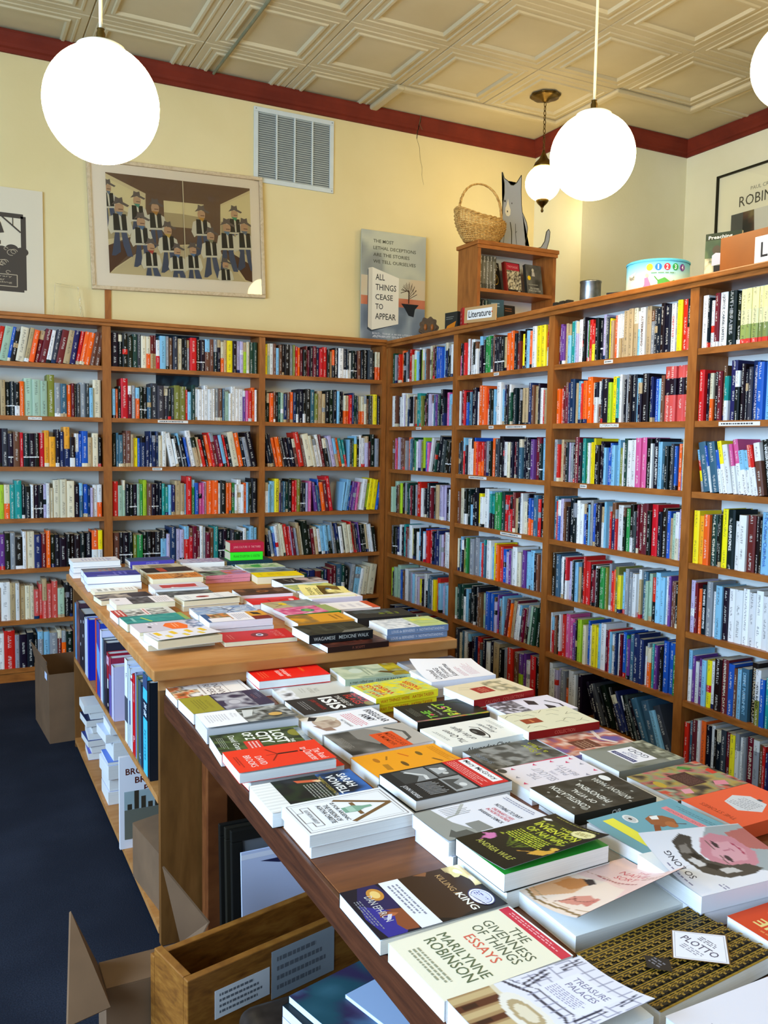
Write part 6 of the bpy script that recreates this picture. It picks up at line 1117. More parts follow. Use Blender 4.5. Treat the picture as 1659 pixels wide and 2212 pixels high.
design(mb, lambda u, v, L: (-0.262+0.524*u, -0.0002-L, 0.79*v), sp, 0, 0.00004); mb.build('sheet', ['print'], t)
# framed print on the right wall
t = tag(empty('framed_picture', (XR, 4.30, 3.0)), 'thin black framed picture with pale mat on the right wall', 'picture')
mb = MB()
y0, y1, z0, z1 = -0.50, 0.485, -0.62, 0.46
for b_ in ((y0, z0, y1, z0+0.014), (y0, z1-0.014, y1, z1), (y0, z0+0.0141, y0+0.014, z1-0.0141), (y1-0.014, z0+0.0141, y1, z1-0.0141)): mb.box(-0.025, b_[0], b_[1], -0.001, b_[2], b_[3], hx('2a2718'))
mb.build('frame', ['print'], t)
mb = MB().box(-0.008, y0+0.014, z0+0.014, -0.004, y1-0.014, z1-0.014, hx('f0e9c4'))
sp = [('n', .13, .06, .95, .72, ['2a2a24', '3a3428', '6a4a34', '8a7a4a', '2a2a24', '4a5a6a', 'c8a868', '2e2820'], 3, 6, 22), ('r', .13, .06, .24, .72, '5c5c50'), ('p', [(.34, .72), (.52, .72), (.56, .62), (.50, .55), (.42, .50), (.35, .56)], 'd8d4bc'), ('e', .42, .40, .06, .05, 'a8983c'), ('e', .50, .46, .04, .04, 'c8a888'), ('t', "PAUL CREHSICK'S", .30, .855, .62, .88, '8a8468'), ('t', 'ROBIN HOOD', .20, .76, .84, .83, '4c4630'), ('t', 'THE OUTLAW', .34, .02, .9, .05, 'c8a83a', .01)]
design(mb, lambda u, v, L: (-0.0085-L, y1-0.014-(y1-y0-0.028)*u, z0+0.014+(z1-z0-0.028)*v), sp, 0, 0.00004); mb.build('artwork', ['matte'], t)
MB().add([(-0.016, y0+0.012, z0+0.012), (-0.016, y1-0.012, z0+0.012), (-0.016, y1-0.012, z1-0.012), (-0.016, y0+0.012, z1-0.012)], [(0, 3, 2, 1)]).build('glazing', ['pane'], t)

# ================================================================ things on top of the right hand bookcase
TZ = 2.1505
# small two tier shelf unit
ux0, ux1, uy0, uy1, uz1 = 2.858, 3.437, 4.425, 4.645, 2.662
t = tag(empty('shelf_unit', (ux0, uy0, TZ)), 'small orange brown two tier shelf on top of the right bookcase', 'shelf')
def lu(mb): mb.v = [(x-ux0, y-uy0, z-TZ) for x, y, z in mb.v]; return mb
lu(MB().box(ux0, uy0, TZ, ux0+0.022, uy1, uz1-0.025)).build('side_panel', ['case'], t); lu(MB().box(ux1-0.022, uy0, TZ, ux1, uy1, uz1-0.025)).build('side_panel', ['case'], t)
lu(MB().box(ux0-0.012, uy0-0.015, uz1-0.0245, ux1+0.012, uy1+0.01, uz1, bev=0.004).box(ux0-0.006, uy0-0.008, uz1-0.045, ux1+0.006, uy0+0.004, uz1-0.0246)).build('top_board', ['case_h'], t)
lu(MB().box(ux0+0.0225, uy0+0.004, 2.366, ux1-0.0225, uy1, 2.386)).build('shelf', ['case_h'], t); lu(MB().box(ux0+0.0225, uy0+0.004, TZ, ux1-0.0225, uy1, TZ+0.018)).build('shelf', ['case_h'], t)
lu(MB().box(ux0+0.0225, uy1-0.006, TZ, ux1-0.0225, uy1, uz1-0.025)).build('back_panel', ['back'], t)
def stand_book(x, y, z, rz, w_, h, th, bg, spec, label, tilt=0.18, spc=None, group='books in the small shelf unit'):
    t = empty('book', (x, y, z)); t.rotation_euler = (-tilt, 0, rz); tag(t, label, 'book', group)
    mb = MB().box(-w_/2, 0, 0, w_/2, 0.0008, h, col(bg)).box(-w_/2, th-0.0008, 0, w_/2, th, h, col(bg)).box(-w_/2-0.0008, 0, 0, -w_/2+0.0004, th, h, col(spc or bg))
    design(mb, lambda u, v, L: (-w_/2+w_*u, -0.0002-L, h*v), spec, 0, 0.00005); mb.build('cover', ['print'], t)
    MB().box(-w_/2+0.0006, 0.001, 0.001, w_/2-0.001, th-0.001, h-0.002, hx('d8d0b8')).build('page_block', ['pages'], t); return t
stand_book(3.320, 4.47, 2.388, 0.06, 0.125, 0.19, 0.024, '57544a', [('n', 0, 0, 1, 1, ['4a473e', '6a675c', '57544a', '3c3a32'], 2, 3), ('e', .45, .82, .07, .06, 'c8c0a4'), ('p', [(.38, .76), (.54, .76), (.56, .62), (.36, .62)], 'b8b0a0'), ('e', .18, .55, .10, .075, 'e8c020'), ('t', 'PILGRIMS\nDAUGHTER', .12, .10, .86, .24, 'b8b4a0', .01), ('l', .1, .3, .9, .36, 1, '9a9684')], 'grey paperback with yellow dot standing in the small shelf unit', spc='2c2a24')
stand_book(3.165, 4.475, 2.388, 0.12, 0.125, 0.19, 0.026, '2c2420', [('r', .1, .74, .95, .98, 'b02c38'), ('t', 'THE PLAGUE', .2, .82, .85, .89, 'e0a0a0'), ('n', .1, .1, 1, .74, ['2c2420', 'd8cca8', '3a302a', 'c8b890', '2c2420'], 5, 4, 14), ('r', 0, 0, .1, 1, '7a2c20'), ('r', .74, .05, .9, .08, 'c8c0b0')], 'black and cream paperback with red title block in the small shelf unit', spc='7a2018')
stand_book(3.050, 4.500, 2.388, 0.35, 0.11, 0.185, 0.018, '24221e', [('t', 'ANGEL\nMEN', .1, .72, .9, .94, 'c8c4b0', .02), ('k', [(.5+.28*math.cos(a/12*2*PI), .42+.18*math.sin(a/12*2*PI)) for a in range(13)], .03, 'a88a3a'), ('k', [(.35, .5), (.5, .38), (.65, .5)], .03, 'a88a3a')], 'black paperback with gold ring between grey set and red block cover')
for k in range(5):
    mb = MB(); book_geo(mb, 0.0235, 0.14, 0.193, [(0, 0.03, hx('4a4638')), (0.03, 0.165, hx('6a6554')), (0.165, 0.193, hx('4a4638'))], random.Random(k), None); o = mb.build('book', ['spine', 'pages']); o.location = (2.884+k*0.0243, 4.445, 2.387)
    tag(o, 'one of five matching grey brown spines at left of the small shelf unit', 'book', 'matching grey set in the small shelf unit')
for k, (c_, h, ti, lb) in enumerate((('2c3a34', 0.16, 0, 'dark green slim book low in the small shelf unit'), ('24221e', 0.155, 0, 'black slim book beside the dark green one low in shelf unit'), ('2e4436', 0.15, 0.05, 'green book leaning low in the shelf unit'))):
    mb = MB(); book_geo(mb, 0.02, 0.12, h, [(0, h, hx(c_))], random.Random(k+9), None); o = mb.build('book', ['spine', 'pages']); o.location = (2.886+k*0.024, 4.45, TZ+0.019); tag(o, lb, 'book', 'books in the small shelf unit')
stand_book(3.02, 4.455, TZ+0.019, -0.3, 0.10, 0.165, 0.02, '2f4a52', [('p', [(.4, .1), (.6, .1), (.5, .6)], 'e0a040'), ('l', .2, .7, .8, .9, 2, '8aa0a0')], 'dark blue book with yellow flame tilted behind the Literature sign', 0.1)
stand_book(3.13, 4.47, TZ+0.019, 0.1, 0.10, 0.14, 0.02, '2a2420', [('l', .2, .7, .8, .9, 2, '8a5a3a')], 'dark book standing right of the flame cover behind sign', 0.1)
# cat cut-out
pts_px = [(1090, 367), (1094, 378), (1101, 382), (1108, 389), (1114, 389), (1121, 383), (1130, 371), (1131, 400), (1133, 425), (1135, 440), (1144, 460), (1147, 472), (1146, 490), (1143, 505), (1144, 517), (1152, 522), (1166, 523), (1177, 520), (1184, 508), (1187, 490), (1191, 485), (1194, 490), (1193, 505), (1188, 520), (1180, 533), (1084, 522), (1087, 500), (1089, 480), (1090, 440), (1093, 415), (1093, 395)]
def px_to_xz(px, py, Y):
    d = CF+CR*((px-829.5)/FPX)-CU*((py-1106)/FPX); k = (Y-CAM.y)/d.y; q = CAM+d*k; return q.x, q.z
CATP = [(3.077, 3.125), (3.094, 3.09), (3.118, 3.079), (3.142, 3.058), (3.162, 3.058), (3.187, 3.078), (3.221, 3.128), (3.222, 3.03), (3.227, 2.95), (3.234, 2.905), (3.268, 2.848), (3.279, 2.812), (3.274, 2.76), (3.263, 2.715), (3.268, 2.700), (3.30, 2.690), (3.35, 2.694), (3.388, 2.708), (3.415, 2.748), (3.428, 2.81), (3.443, 2.826), (3.454, 2.81), (3.450, 2.76), (3.433, 2.705), (3.405, 2.6625), (3.066, 2.6625), (3.077, 2.735), (3.084, 2.80), (3.087, 2.93), (3.096, 3.0), (3.094, 3.06)]
t = tag(empty('cat_cutout', (3.232, 4.56, 2.6625)), 'flat painted grey cat cutout with white nose standing on the small shelf', 'ornament')
cut = [(x-3.2, z-2.6625) for x, z in CATP]
bmv = MB(); n_ = len(cut)
bm = bmesh.new(); fr_ = [bm.verts.new((x, 0, z)) for x, z in cut]; f_ = bm.faces.new(fr_)
bmesh.ops.triangulate(bm, faces=[f_]); bm.verts.index_update(); tri = [[v.index for v in q.verts] for q in bm.faces]; vs = [v.co[:] for v in bm.verts]; bm.free()
cg = hx('a2a5a6')
bmv.add(vs, tri, cg); bmv.add([(x, 0.007, z) for x, _, z in vs], [list(reversed(q)) for q in tri], cg)
bmv.add([(x, 0, z) for x, z in cut]+[(x, 0.007, z) for x, z in cut], [(i, (i+1) % n_, (i+1) % n_+n_, i+n_) for i in range(n_)], hx('6a6a5c'))
PC = lambda u, v, L: (u, -0.0004-L, v)
cl = cut+[cut[0]]
sp = [('k', cl, .0045, '3a3622'), ('p', [(-.085, .27), (-.075, .31), (-.068, .275), (-.055, .245), (-.056, .215), (-.068, .203), (-.085, .205), (-.095, .225), (-.094, .25)], 'e4dcc0'), ('e', -.078, .232, .004, .006, '2c2a1c'), ('e', -.098, .292, .005, .007, '2c2a1c'), ('e', -.046, .285, .003, .005, '2c2a1c'),
      ('k', [(-.10, .15), (-.098, .08), (-.105, .0)], .003, '3a3622'), ('k', [(-.055, .17), (-.042, .11), (-.04, .04), (-.036, .0)], .006, '3a3622'), ('k', [(-.016, .165), (-.012, .10), (-.002, .04), (.004, .0)], .003, '3a3622'), ('k', [(-.014, .11), (-.004, .12)], .003, '3a3622')]
design(bmv, PC, sp, 0, 0.00005); bmv.build('board', ['matte'], t)
MB().box(-0.06, 0.0075, 0.0, 0.06, 0.06, 0.012).build('foot', ['case'], t)
# wicker basket
t = tag(empty('wicker_basket', (2.925, 4.51, 2.6625)), 'woven wicker basket with tall hoop handle on the small shelf', 'basket')
A, B_ = 0.168, 0.10
def rim(a): return 0.135+0.05*math.cos(a-PI)**2*(1 if math.cos(a) < 0 else -0.3)
mb = MB(); NS = 44
def bpt(a, k):   # k 0 bottom .. 1 rim
    r_ = 0.62+0.38*math.sin(k*PI/2)+0.05*math.sin(k*PI); return (A*r_*math.cos(a), B_*r_*math.sin(a), rim(a)*k+0.003)
for i in range(NS):
    a = 2*PI*i/NS; mb.tube([bpt(a, k/8) for k in range(9)], 0.0028, 5)
mb.build('stakes', ['wicker'], t, True)
mb = MB()
for r_ in range(17):
    k = (r_+0.5)/17; mb.tube([tuple(c*(1+0.028*(1 if (i+r_) % 2 else -1)) if q < 2 else c for q, c in enumerate(bpt(2*PI*i/NS, k))) for i in range(NS)], 0.0036, 5, closed=True)
mb.build('weave', ['wicker'], t, True)
mb = MB()
for ph in (0, 1, 2): mb.tube([(lambda p, w_: (p[0]*(1+0.04*math.cos(w_)), p[1]*(1+0.06*math.cos(w_)), p[2]+0.006*math.sin(w_)))(bpt(2*PI*i/120, 1.0), i*0.5+ph*2.1) for i in range(120)], 0.004, 5, closed=True)
mb.build('rim_braid', ['wicker'], t, True)
mb = MB()
for ph in (0, 2.1, 4.2):
    mb.tube([(-0.150*math.cos(PI*k/40)*(1+0.05*math.sin(PI*k/40))+0.005*math.cos(k*0.8+ph), 0.005*math.sin(k*0.8+ph), 0.14+0.21*math.sin(PI*k/40)**0.8) for k in range(41)], 0.0042, 6)
mb.build('handle', ['wicker'], t, True)
MB().lathe([(0.001, 0.0), (0.6, 0.0), (0.6, 0.006), (0.001, 0.006)], 30).xf(Matrix.Diagonal((A, B_, 1, 1))).build('base', ['wicker'], t)
# literature sign and loose books by it
t = tag(empty('sign', (2.795, 4.262, 2.163)), 'tan card sign reading Literature pinned at the bookcase top edge', 'sign')
t.rotation_euler = (0.05, 0, 0)
mb = MB().box(-0.022, -0.165, -0.005, -0.016, 0.165, 0.085, hx('c09a66'))
PS = lambda u, v, L: (-0.0221-L, 0.165-0.33*u, -0.005+0.09*v)
design(mb, PS, [('r', .1, .2, .88, .82, 'eeeee8'), ('t', 'Literature', .14, .32, .85, .74, '26262a', .015), ('e', .88, .55, .02, .05, 'c8502a')], 0, 0.0001); mb.build('card', ['matte'], t)
def boxbook(x, y, z, rz, dims, c_, spec, label, ry=0.0, cat='book'):
    t = tag(empty('book', (x, y, z)), label, cat); t.rotation_euler = (0, ry, rz); w_, d_, h = dims
    mb = MB().box(0, -w_/2, 0, 0.001, w_/2, h, hx(c_)).box(d_-0.001, -w_/2, 0, d_, w_/2, h, hx(c_)).box(0, -w_/2, 0, d_, -w_/2+0.001, h, hx(c_)); design(mb, lambda u, v, L: (-0.0002-L, w_/2-w_*u, h*v), spec, 0, 0.00006); mb.build('cover', ['print'], t)
    MB().box(0.0012, -w_/2+0.0012, 0.001, d_-0.0012, w_/2-0.001, h-0.001, hx('d0c8b0')).build('page_block', ['pages'], t); return t
boxbook(2.825, 4.66, TZ, 0.15, (0.12, 0.03, 0.115), '2c2e2a', [('p', [(0, 0), (.7, 0), (.9, .5), (.2, .3)], 'c8761c'), ('l', .1, .6, .8, .8, 2, '7a7a70')], 'small black and amber book by the Literature sign', 0.0)
boxbook(2.83, 4.55, TZ, -0.35, (0.06, 0.03, 0.125), 'a01c20', [('l', .2, .2, .8, .8, 3, 'd88080')], 'small red book beside the black and amber one')
# carved bookend in the corner
t = tag(empty('carved_ornament', (2.90, 5.07, TZ)), 'small dark carved wooden ornament beside the corner poster', 'ornament')
t.rotation_euler = (0, 0, -0.5)
mb = MB()
pr_ = []
for i in range(48):
    a = 2*PI*i/48; r_ = 1+0.09*math.cos(9*a)+0.05*math.cos(5*a+1); pr_.append((0.062*math.cos(a)*r_, 0.072+0.062*math.sin(a)*r_*1.05))
hole = [(0.021*math.cos(2*PI*i/16), 0.05+0.03*math.sin(2*PI*i/16)) for i in range(16)]
for y0_, y1_, s_ in ((-0.018, 0.018, 1.0), (-0.026, -0.018, 0.78)):
    q = [(x*s_, 0.072+(z-0.072)*s_) for x, z in pr_]; n_ = len(q)
    mb.add([(x, y0_, z) for x, z in q]+[(x, y1_, z) for x, z in q], [tuple(range(n_)), tuple(range(2*n_-1, n_-1, -1))]+[((i+1) % n_, i, i+n_, (i+1) % n_+n_) for i in range(n_)])
mb.build('carving', ['statue'], t)
MB().box(-0.055, -0.03, 0, 0.055, 0.03, 0.02, bev=0.003).build('plinth', ['statue'], t)
for sx in (-1, 1): 
    o = MB().lathe([(0.001, -0.022), (0.009, -0.015), (0.011, 0.0), (0.009, 0.015), (0.001, 0.022)], 12).build('relief', ['case'], t, True); o.location = (sx*0.022, -0.028, 0.07)
# tin can, storybook drum box, dark case, face-out book, label box
t = tag(empty('tin_can', (2.99, 3.56, TZ)), 'dented grey tin can on top of the right bookcase', 'tin')
MB().lathe([(0.001, 0), (0.052, 0), (0.054, 0.004), (0.0525, 0.01), (0.0525, 0.135), (0.055, 0.14), (0.055, 0.146), (0.05, 0.146), (0.05, 0.138), (0.001, 0.132)], 40).build('body', ['tin'], t, True)
t = tag(empty('round_gift_box', (3.02, 3.12, TZ)), 'round pale blue and cream storybook box with numbers 1 2 3 4', 'box')
Rb, Hb = 0.142, 0.150; mb = MB(); n_ = 64
cb_ = [hx('f0e6b8'), hx('d8e8c8'), hx('a8dce0'), hx('58b8d8')]
for k in range(6):
    z0_, z1_ = Hb*k/6, Hb*(k+1)/6
    def cz(z): 
        q = min(0.999, z/Hb)*3; i = int(q); f_ = q-i; return tuple(cb_[i][w_]*(1-f_)+cb_[i+1][w_]*f_ for w_ in range(3))
    for i in range(n_):
        a, b_ = 2*PI*i/n_, 2*PI*(i+1)/n_
        mb.add([(Rb*math.cos(a), Rb*math.sin(a), z0_), (Rb*math.cos(b_), Rb*math.sin(b_), z0_), (Rb*math.cos(b_), Rb*math.sin(b_), z1_), (Rb*math.cos(a), Rb*math.sin(a), z1_)], [(0, 1, 2, 3)], [(cz(z0_), cz(z0_), cz(z1_), cz(z1_))])
mb.add([(Rb*math.cos(2*PI*i/n_), Rb*math.sin(2*PI*i/n_), 0) for i in range(n_)], [tuple(range(n_-1, -1, -1))], hx('e0d8b0'))
fa = math.atan2(-3.12, -3.02)
PB = lambda u, v, L: ((Rb+0.0006+L)*math.cos(fa+(u-.5)*2.6), (Rb+0.0006+L)*math.sin(fa+(u-.5)*2.6), Hb*v)
sp = []
for k, (c_, s_) in enumerate((('e8c830', None), ('2878c8', '1'), ('d83848', '2'), ('2a9a4a', '3'), ('6a3a8a', '4'))):
    u = .40+k*.105
    sp += [('e', u, .82, .040, .105, c_)] + ([('t', s_, u-(.008 if s_ == '1' else .014), .75, u+(.006 if s_ == '1' else .014), .89, 'f4f4f0', .02)] if s_ else [])
sp += [('p', [(.08, .42), (.2, .5), (.21, .72), (.09, .64)], 'e8e4c8'), ('t', 'Read!', .1, .5, .19, .63, '3a3a30'), ('l', .42, .61, .8, .67, 1, '6a9a6a'), ('p', [(.28, .08), (.44, .10), (.41, .34), (.38, .52), (.34, .50), (.34, .3)], 'e878a0'), ('e', .37, .58, .02, .06, 'f0c8a0'),
       ('p', [(.50, .2), (.62, .18), (.66, .36), (.58, .50), (.50, .42)], '5aa84a'), ('k', [(.51, .38), (.46, .54)], .014, '4a9a3a'), ('k', [(.64, .34), (.70, .42)], .014, '4a9a3a'), ('e', .90, .44, .025, .08, 'c06a8a')]
design(mb, PB, sp, 0, 0.0002); mb.build('drum', ['matte'], t)
MB().lathe([(Rb+0.002, Hb-0.0), (Rb+0.003, Hb+0.008), (Rb-0.004, Hb+0.012), (0.001, Hb+0.012)], 64, hx('58b8d8')).build('lid', ['matte'], t)
t = tag(empty('dark_case', (2.90, 3.24, TZ)), 'low black case lying in front of the round storybook box', 'case')
MB().box(0, -0.09, 0, 0.12, 0.09, 0.035, hx('26262c'), bev=0.003).build('body', ['matte'], t); t.rotation_euler = (0.07, 0, 0.1); t.location.z += 0.0065
for k, (y, w_, lb) in enumerate(((3.70, 0.03, 'left black block'), (3.645, 0.035, 'middle black block'), (3.60, 0.02, 'right black block'))):
    o = MB().box(0, -w_/2, 0, 0.04, w_/2, 0.05, hx('28241c'), bev=0.003).build('game_block', ['matte']); o.location = (2.87, y, TZ); tag(o, lb+' of three left of the tin can', 'block', 'little black blocks on the bookcase top')
stand_book(2.925, 2.655, TZ, -1.2, 0.15, 0.205, 0.016, '3a4a34', [('n', 0, .0, 1, .5, ['c8b890', 'd8c8a0', '4a5a3c', 'b8a880'], 3, 3, 14), ('n', 0, .5, 1, .86, ['3a4a34', '5a6a44', '3a4a34'], 2, 2), ('r', 0, .86, 1, 1, '26301f'), ('t', 'Preaching', .08, .86, .74, .95, 'ece8d0', .01), ('t', 'Chickens', .44, .74, .98, .83, 'ece8d0', .01), ('e', .32, .66, .12, .09, '4a4030'), ('p', [(.2, .34), (.46, .36), (.48, .58), (.3, .60), (.2, .55)], 'b8b4bc'), ('p', [(.28, .02), (.44, .02), (.5, .34), (.26, .34)], '241e1a'), ('p', [(.5, .44), (.8, .42), (.84, .56), (.56, .54)], 'd8d8c8')], 'green paperback Preaching standing face out on top of the right bookcase', 0.03, group='books on top of the bookcase')
t = tag(empty('sign_box', (2.86, 2.06, TZ)), 'orange brown wooden sign board with white card at the right edge', 'sign')
MB().box(0, -0.55, 0, 0.03, 0.548, 0.16, bev=0.002).build('board', [simple('orange_wood', '8a4c16', 0.45, 0.08, 12)], t)
mb = MB().box(-0.002, 0.02, 0.02, -0.0005, 0.375, 0.13, hx('f0f0e8')); design(mb, lambda u, v, L: (-0.0022-L, 0.375-0.355*u, 0.02+0.11*v), [('t', 'Literature', .08, .25, .95, .78, '26262a', .01), ('e', .01, .5, .012, .04, 'c8c8c0')], 0, 0.0001); mb.build('card', ['matte'], t)

# ================================================================ books in the open side of the higher table
def side_book(y0, th, z, h, d, c_, spec, label, lean=0.0, x=0.532, group='tall books in the higher table shelf'):
    # spine faces -x; y0 = far edge, books run towards the viewer
    t = empty('book', (x, y0, z)); t.rotation_euler = (lean, 0, 0); tag(t, label, 'book', group)
    cc = col(c_); mb = MB().box(0, -th, 0, 0.001, 0, h, cc).box(0, -th, 0, d, -th+0.001, h, cc).box(0, -0.001, 0, d, 0, h, cc)
    design(mb, lambda u, v, L: (-0.0002-L, -th*u, h*v), spec, 0, 0.00005); mb.build('cover', ['print'], t)
    MB().box(0.0012, -th+0.0012, 0.002, d-0.002, -0.0012, h-0.003, col('e6e4dc')).build('page_block', ['pages'], t); return t
z = 0.4355
seq = [ # near bay, far to near
 (2.955, 0.050, 0.285, 'e4e4e6', [('r', 0, .25, 1, .55, '4a4c54'), ('t', 'F', .5, .78, .8, .84, '3a3a3a')], 'thick white book with dark photo band in near bay of the table shelf'),
 (2.900, 0.022, 0.275, 'c9d3ea', [], 'pale lavender blue book beside the thick white one'),
 (2.873, 0.018, 0.27, 'dfe6f2', [('r', .2, .3, .8, .6, '2a4a8a')], 'white book with navy strip in near bay of the table shelf'),
 (2.850, 0.028, 0.255, 'e0dce2', [('r', 0, .92, 1, .96, 'b02c38')], 'pale book with thin red stripe in near bay of the table shelf'),
 (2.818, 0.042, 0.265, 'c4161c', [('t', 'STEPHEN', .3, .66, .7, .9, 'e89a9a'), ('t', 'P', .3, .16, .75, .24, 'f0c8c0')], 'bright red hardback in the near bay of the table shelf'),
 (2.772, 0.018, 0.28, '8a93b4', [], 'grey blue book between the red hardback and olive one'),
 (2.750, 0.020, 0.275, '7a7a44', [], 'olive book in the near bay of the table shelf'),
 (2.726, 0.044, 0.27, '3f5560', [('t', 'G', .3, .08, .7, .14, 'c8d0d0')], 'slate coloured thick book in near bay of the table shelf'),
 (2.678, 0.022, 0.262, '2a3040', [], 'charcoal book in near bay of the table shelf'),
 (2.652, 0.062, 0.31, '46b4cc', [('r', 0, .74, 1, .80, '46b4cc'), ('r', 0, .56, 1, .74, '1d2c3c'), ('r', 0, .86, 1, 1, '3a4a6a'), ('t', 'THE', .2, .66, .8, .71, 'eef2f4', .02), ('t', '50s', .2, .585, .8, .64, 'eef2f4', .02), *[('t', c_, .35, .42-.035*k, .6, .445-.035*k, '23606e') for k, c_ in enumerate('NEWYORKER')]], 'cyan and navy thick book THE 50s nearest in the table shelf'),
 (2.586, 0.030, 0.30, '1c2026', [], 'black tall book at near end of the table shelf')]
for y0, th, h, c_, spc, lb in seq: side_book(y0, th, z, h, 0.2, c_, spc, lb)
seq = [
 (3.585, 0.030, 0.30, 'e8501c', [('r', 0, 0, .3, 1, 'c8401c')], 'orange tall book in the middle bay of the table shelf'),
 (3.552, 0.085, 0.30, '2b44a4', [('p', [(0, .35), (1, .2), (1, .6), (0, .7)], '6aa0e0'), ('r', .9, 0, 1, 1, 'c8302c')], 'wide glossy blue book in the middle bay of the table shelf'),
 (3.464, 0.040, 0.28, 'dcd8ec', [('r', .2, .2, .9, .6, 'ecebf6')], 'white glossy book right of the wide blue one'),
 (3.420, 0.045, 0.255, '4a5a64', [('r', .0, .0, .3, 1, 'a8c0d0')], 'grey book with pale edge in the middle bay'),
 (3.370, 0.050, 0.255, '2c2a38', [('n', 0, .3, 1, .8, ['2c2a38', '5a4a5a', '2c2a38'], 3, 2)], 'dark book right of the grey one in middle bay'),
 (3.315, 0.045, 0.225, 'a01c2c', [('r', 0, .80, 1, .94, 'd8a8b8'), ('r', 0, 0, 1, .55, '1c1c20'), ('r', .3, .4, .7, .56, 'f0f0f0'), ('t', 'P', .35, .84, .6, .9, '1c1c20'), ('e', .5, .12, .2, .03, 'e0d0c0')], 'red and black paperback with white strip in middle bay'),
 (3.265, 0.045, 0.22, '9a2c44', [('r', 0, 0, 1, .7, '6a5a9a')], 'purple and red paperback right of the red and black one'),
 (3.215, 0.050, 0.20, 'c8c0dc', [], 'lilac book at the near end of the middle bay')]
for y0, th, h, c_, spc, lb in seq: side_book(y0, th, z, h, 0.2, c_, spc, lb, group='tall books in the higher table shelf')
seq = [
 (4.19, 0.055, 0.26, '5a98c8', [], 'light blue book at the far end of the table shelf'),
 (4.13, 0.090, 0.28, '4a3038', [('n', 0, 0, 1, 1, ['4a3038', '8a5a5a', '3a2630'], 3, 3)], 'brown red book in the far bay of the table shelf'),
 (4.035, 0.150, 0.26, '22202c', [*[('e', u, v, .06, .03, 'c8c8d0') for u, v in ((.3, .8), (.7, .6), (.2, .4), (.6, .2), (.8, .85))]], 'black book with pale dots in far bay of the table shelf'),
 (3.88, 0.06, 0.25, 'd8dce4', [('k', [(.5, 0), (.5, 1)], .1, 'a8b0b8')], 'white curled magazine in far bay of the table shelf'),
 (3.815, 0.06, 0.26, '1c2cb0', [('r', 0, 0, .3, 1, 'd8dce4')], 'blue and white book in far bay of the table shelf')]
for y0, th, h, c_, spc, lb in seq: side_book(y0, th, z, h, 0.2, c_, spc, lb)
# horizontal stacks on the bottom board
def flat_book(x, y, z, rot, L, Wd, th, c_, label, pg='e2dfd6', group='stacked books on the bottom shelf of the higher table', spec=None):
    t = empty('book', (x, y, z), rot); tag(t, label, 'book', group)
    MB().box(-L/2, -Wd/2, 0.0008, L/2, Wd/2-0.001, th-0.0008, col(pg)).build('page_block', ['pages'], t)
    mbf = MB().box(-L/2, -Wd/2, 0, L/2, Wd/2, 0.0007, col(c_)).box(-L/2, -Wd/2, th-0.0007, L/2, Wd/2, th, col(c_)).box(-L/2, Wd/2-0.0009, 0, L/2, Wd/2, th, col(c_))
    if spec: design(mbf, lambda u, v, L_: (-L/2+L*v, Wd/2-Wd*u, th+L_), spec, 0, 0.00008)
    mbf.build('cover', ['print'], t); return t
zz = 0.0455
for k, (th, dx, dy, c_, nm) in enumerate(((0.05, 0, 0, 'd8d8e0', 'lowest thick cream book'), (0.05, .004, .01, '3a4a9a', 'second thick book with dark blue edge'), (0.055, -.004, .0, 'd8dce8', 'third cream book'), (0.012, 0, 0, '5a7ac8', 'thin blue covered book'), (0.07, .02, .01, 'dcd8d0', 'very thick grey book'), (0.035, -.01, .02, 'c8d4ec', 'pale blue book'), (0.032, .01, .0, 'e0e0e6', 'topmost white book'))):
    flat_book(0.645+dx, 3.44+dy, zz, 0.03*(k % 3), 0.21, 0.16, th, c_, nm+' in the big stack on the middle bottom shelf'); zz += th+0.0005
zz = 0.0455
for k, (th, dx, c_, nm) in enumerate(((0.03, 0, '6a6ac0', 'lowest violet book'), (0.03, .01, 'e0e0e8', 'second white book'), (0.028, -.01, '2a3a7a', 'third navy book'), (0.03, .0, 'e8e8ec', 'fourth white book'), (0.03, .015, 'e0d8c0', 'fifth cream book'), (0.03, -.015, '1c2448', 'sixth dark blue book'), (0.03, .01, 'd8d8dc', 'seventh grey book'), (0.035, -.02, 'ececec', 'top white book'))):
    flat_book(0.645+dx, 3.95, zz, 0.05*((k*7) % 3-1), 0.2, 0.15, th, c_, nm+' in the far bottom stack of the higher table'); zz += th+0.0005
# tall white book, carton and papers in the near bottom bay
t = tag(empty('book', (0.514, 2.972, 0.0455)), 'large white book with skyline photo reading BROOKLYN BRIDGE PARK', 'book'); t.rotation_euler = (0.0, 0, 0.0)
mb = MB().box(0, -0.004, 0, 0.26, 0.010, 0.325, hx('e8e4e4'))
design(mb, lambda u, v, L: (0.26*u, -0.0042-L, 0.325*v), [('t', 'BROOKLYN', .08, .80, .68, .87, '5a2418', .02), ('t', 'BRIDGE', .20, .70, .62, .77, '5a2418', .02), ('t', 'PARK', .32, .60, .62, .67, '5a2418', .02), ('n', .06, .42, 1, .62, ['a8b8b8', '9aaaa8', 'b8c0bc'], 2, 3), *[('r', .1+.09*k, .42, .16+.09*k, .48+.07*((k*5) % 3), '3c3428') for k in range(10)], ('r', .06, .1, 1, .42, '6a6a5c')], 0, 0.00008); mb.build('cover', ['print'], t)
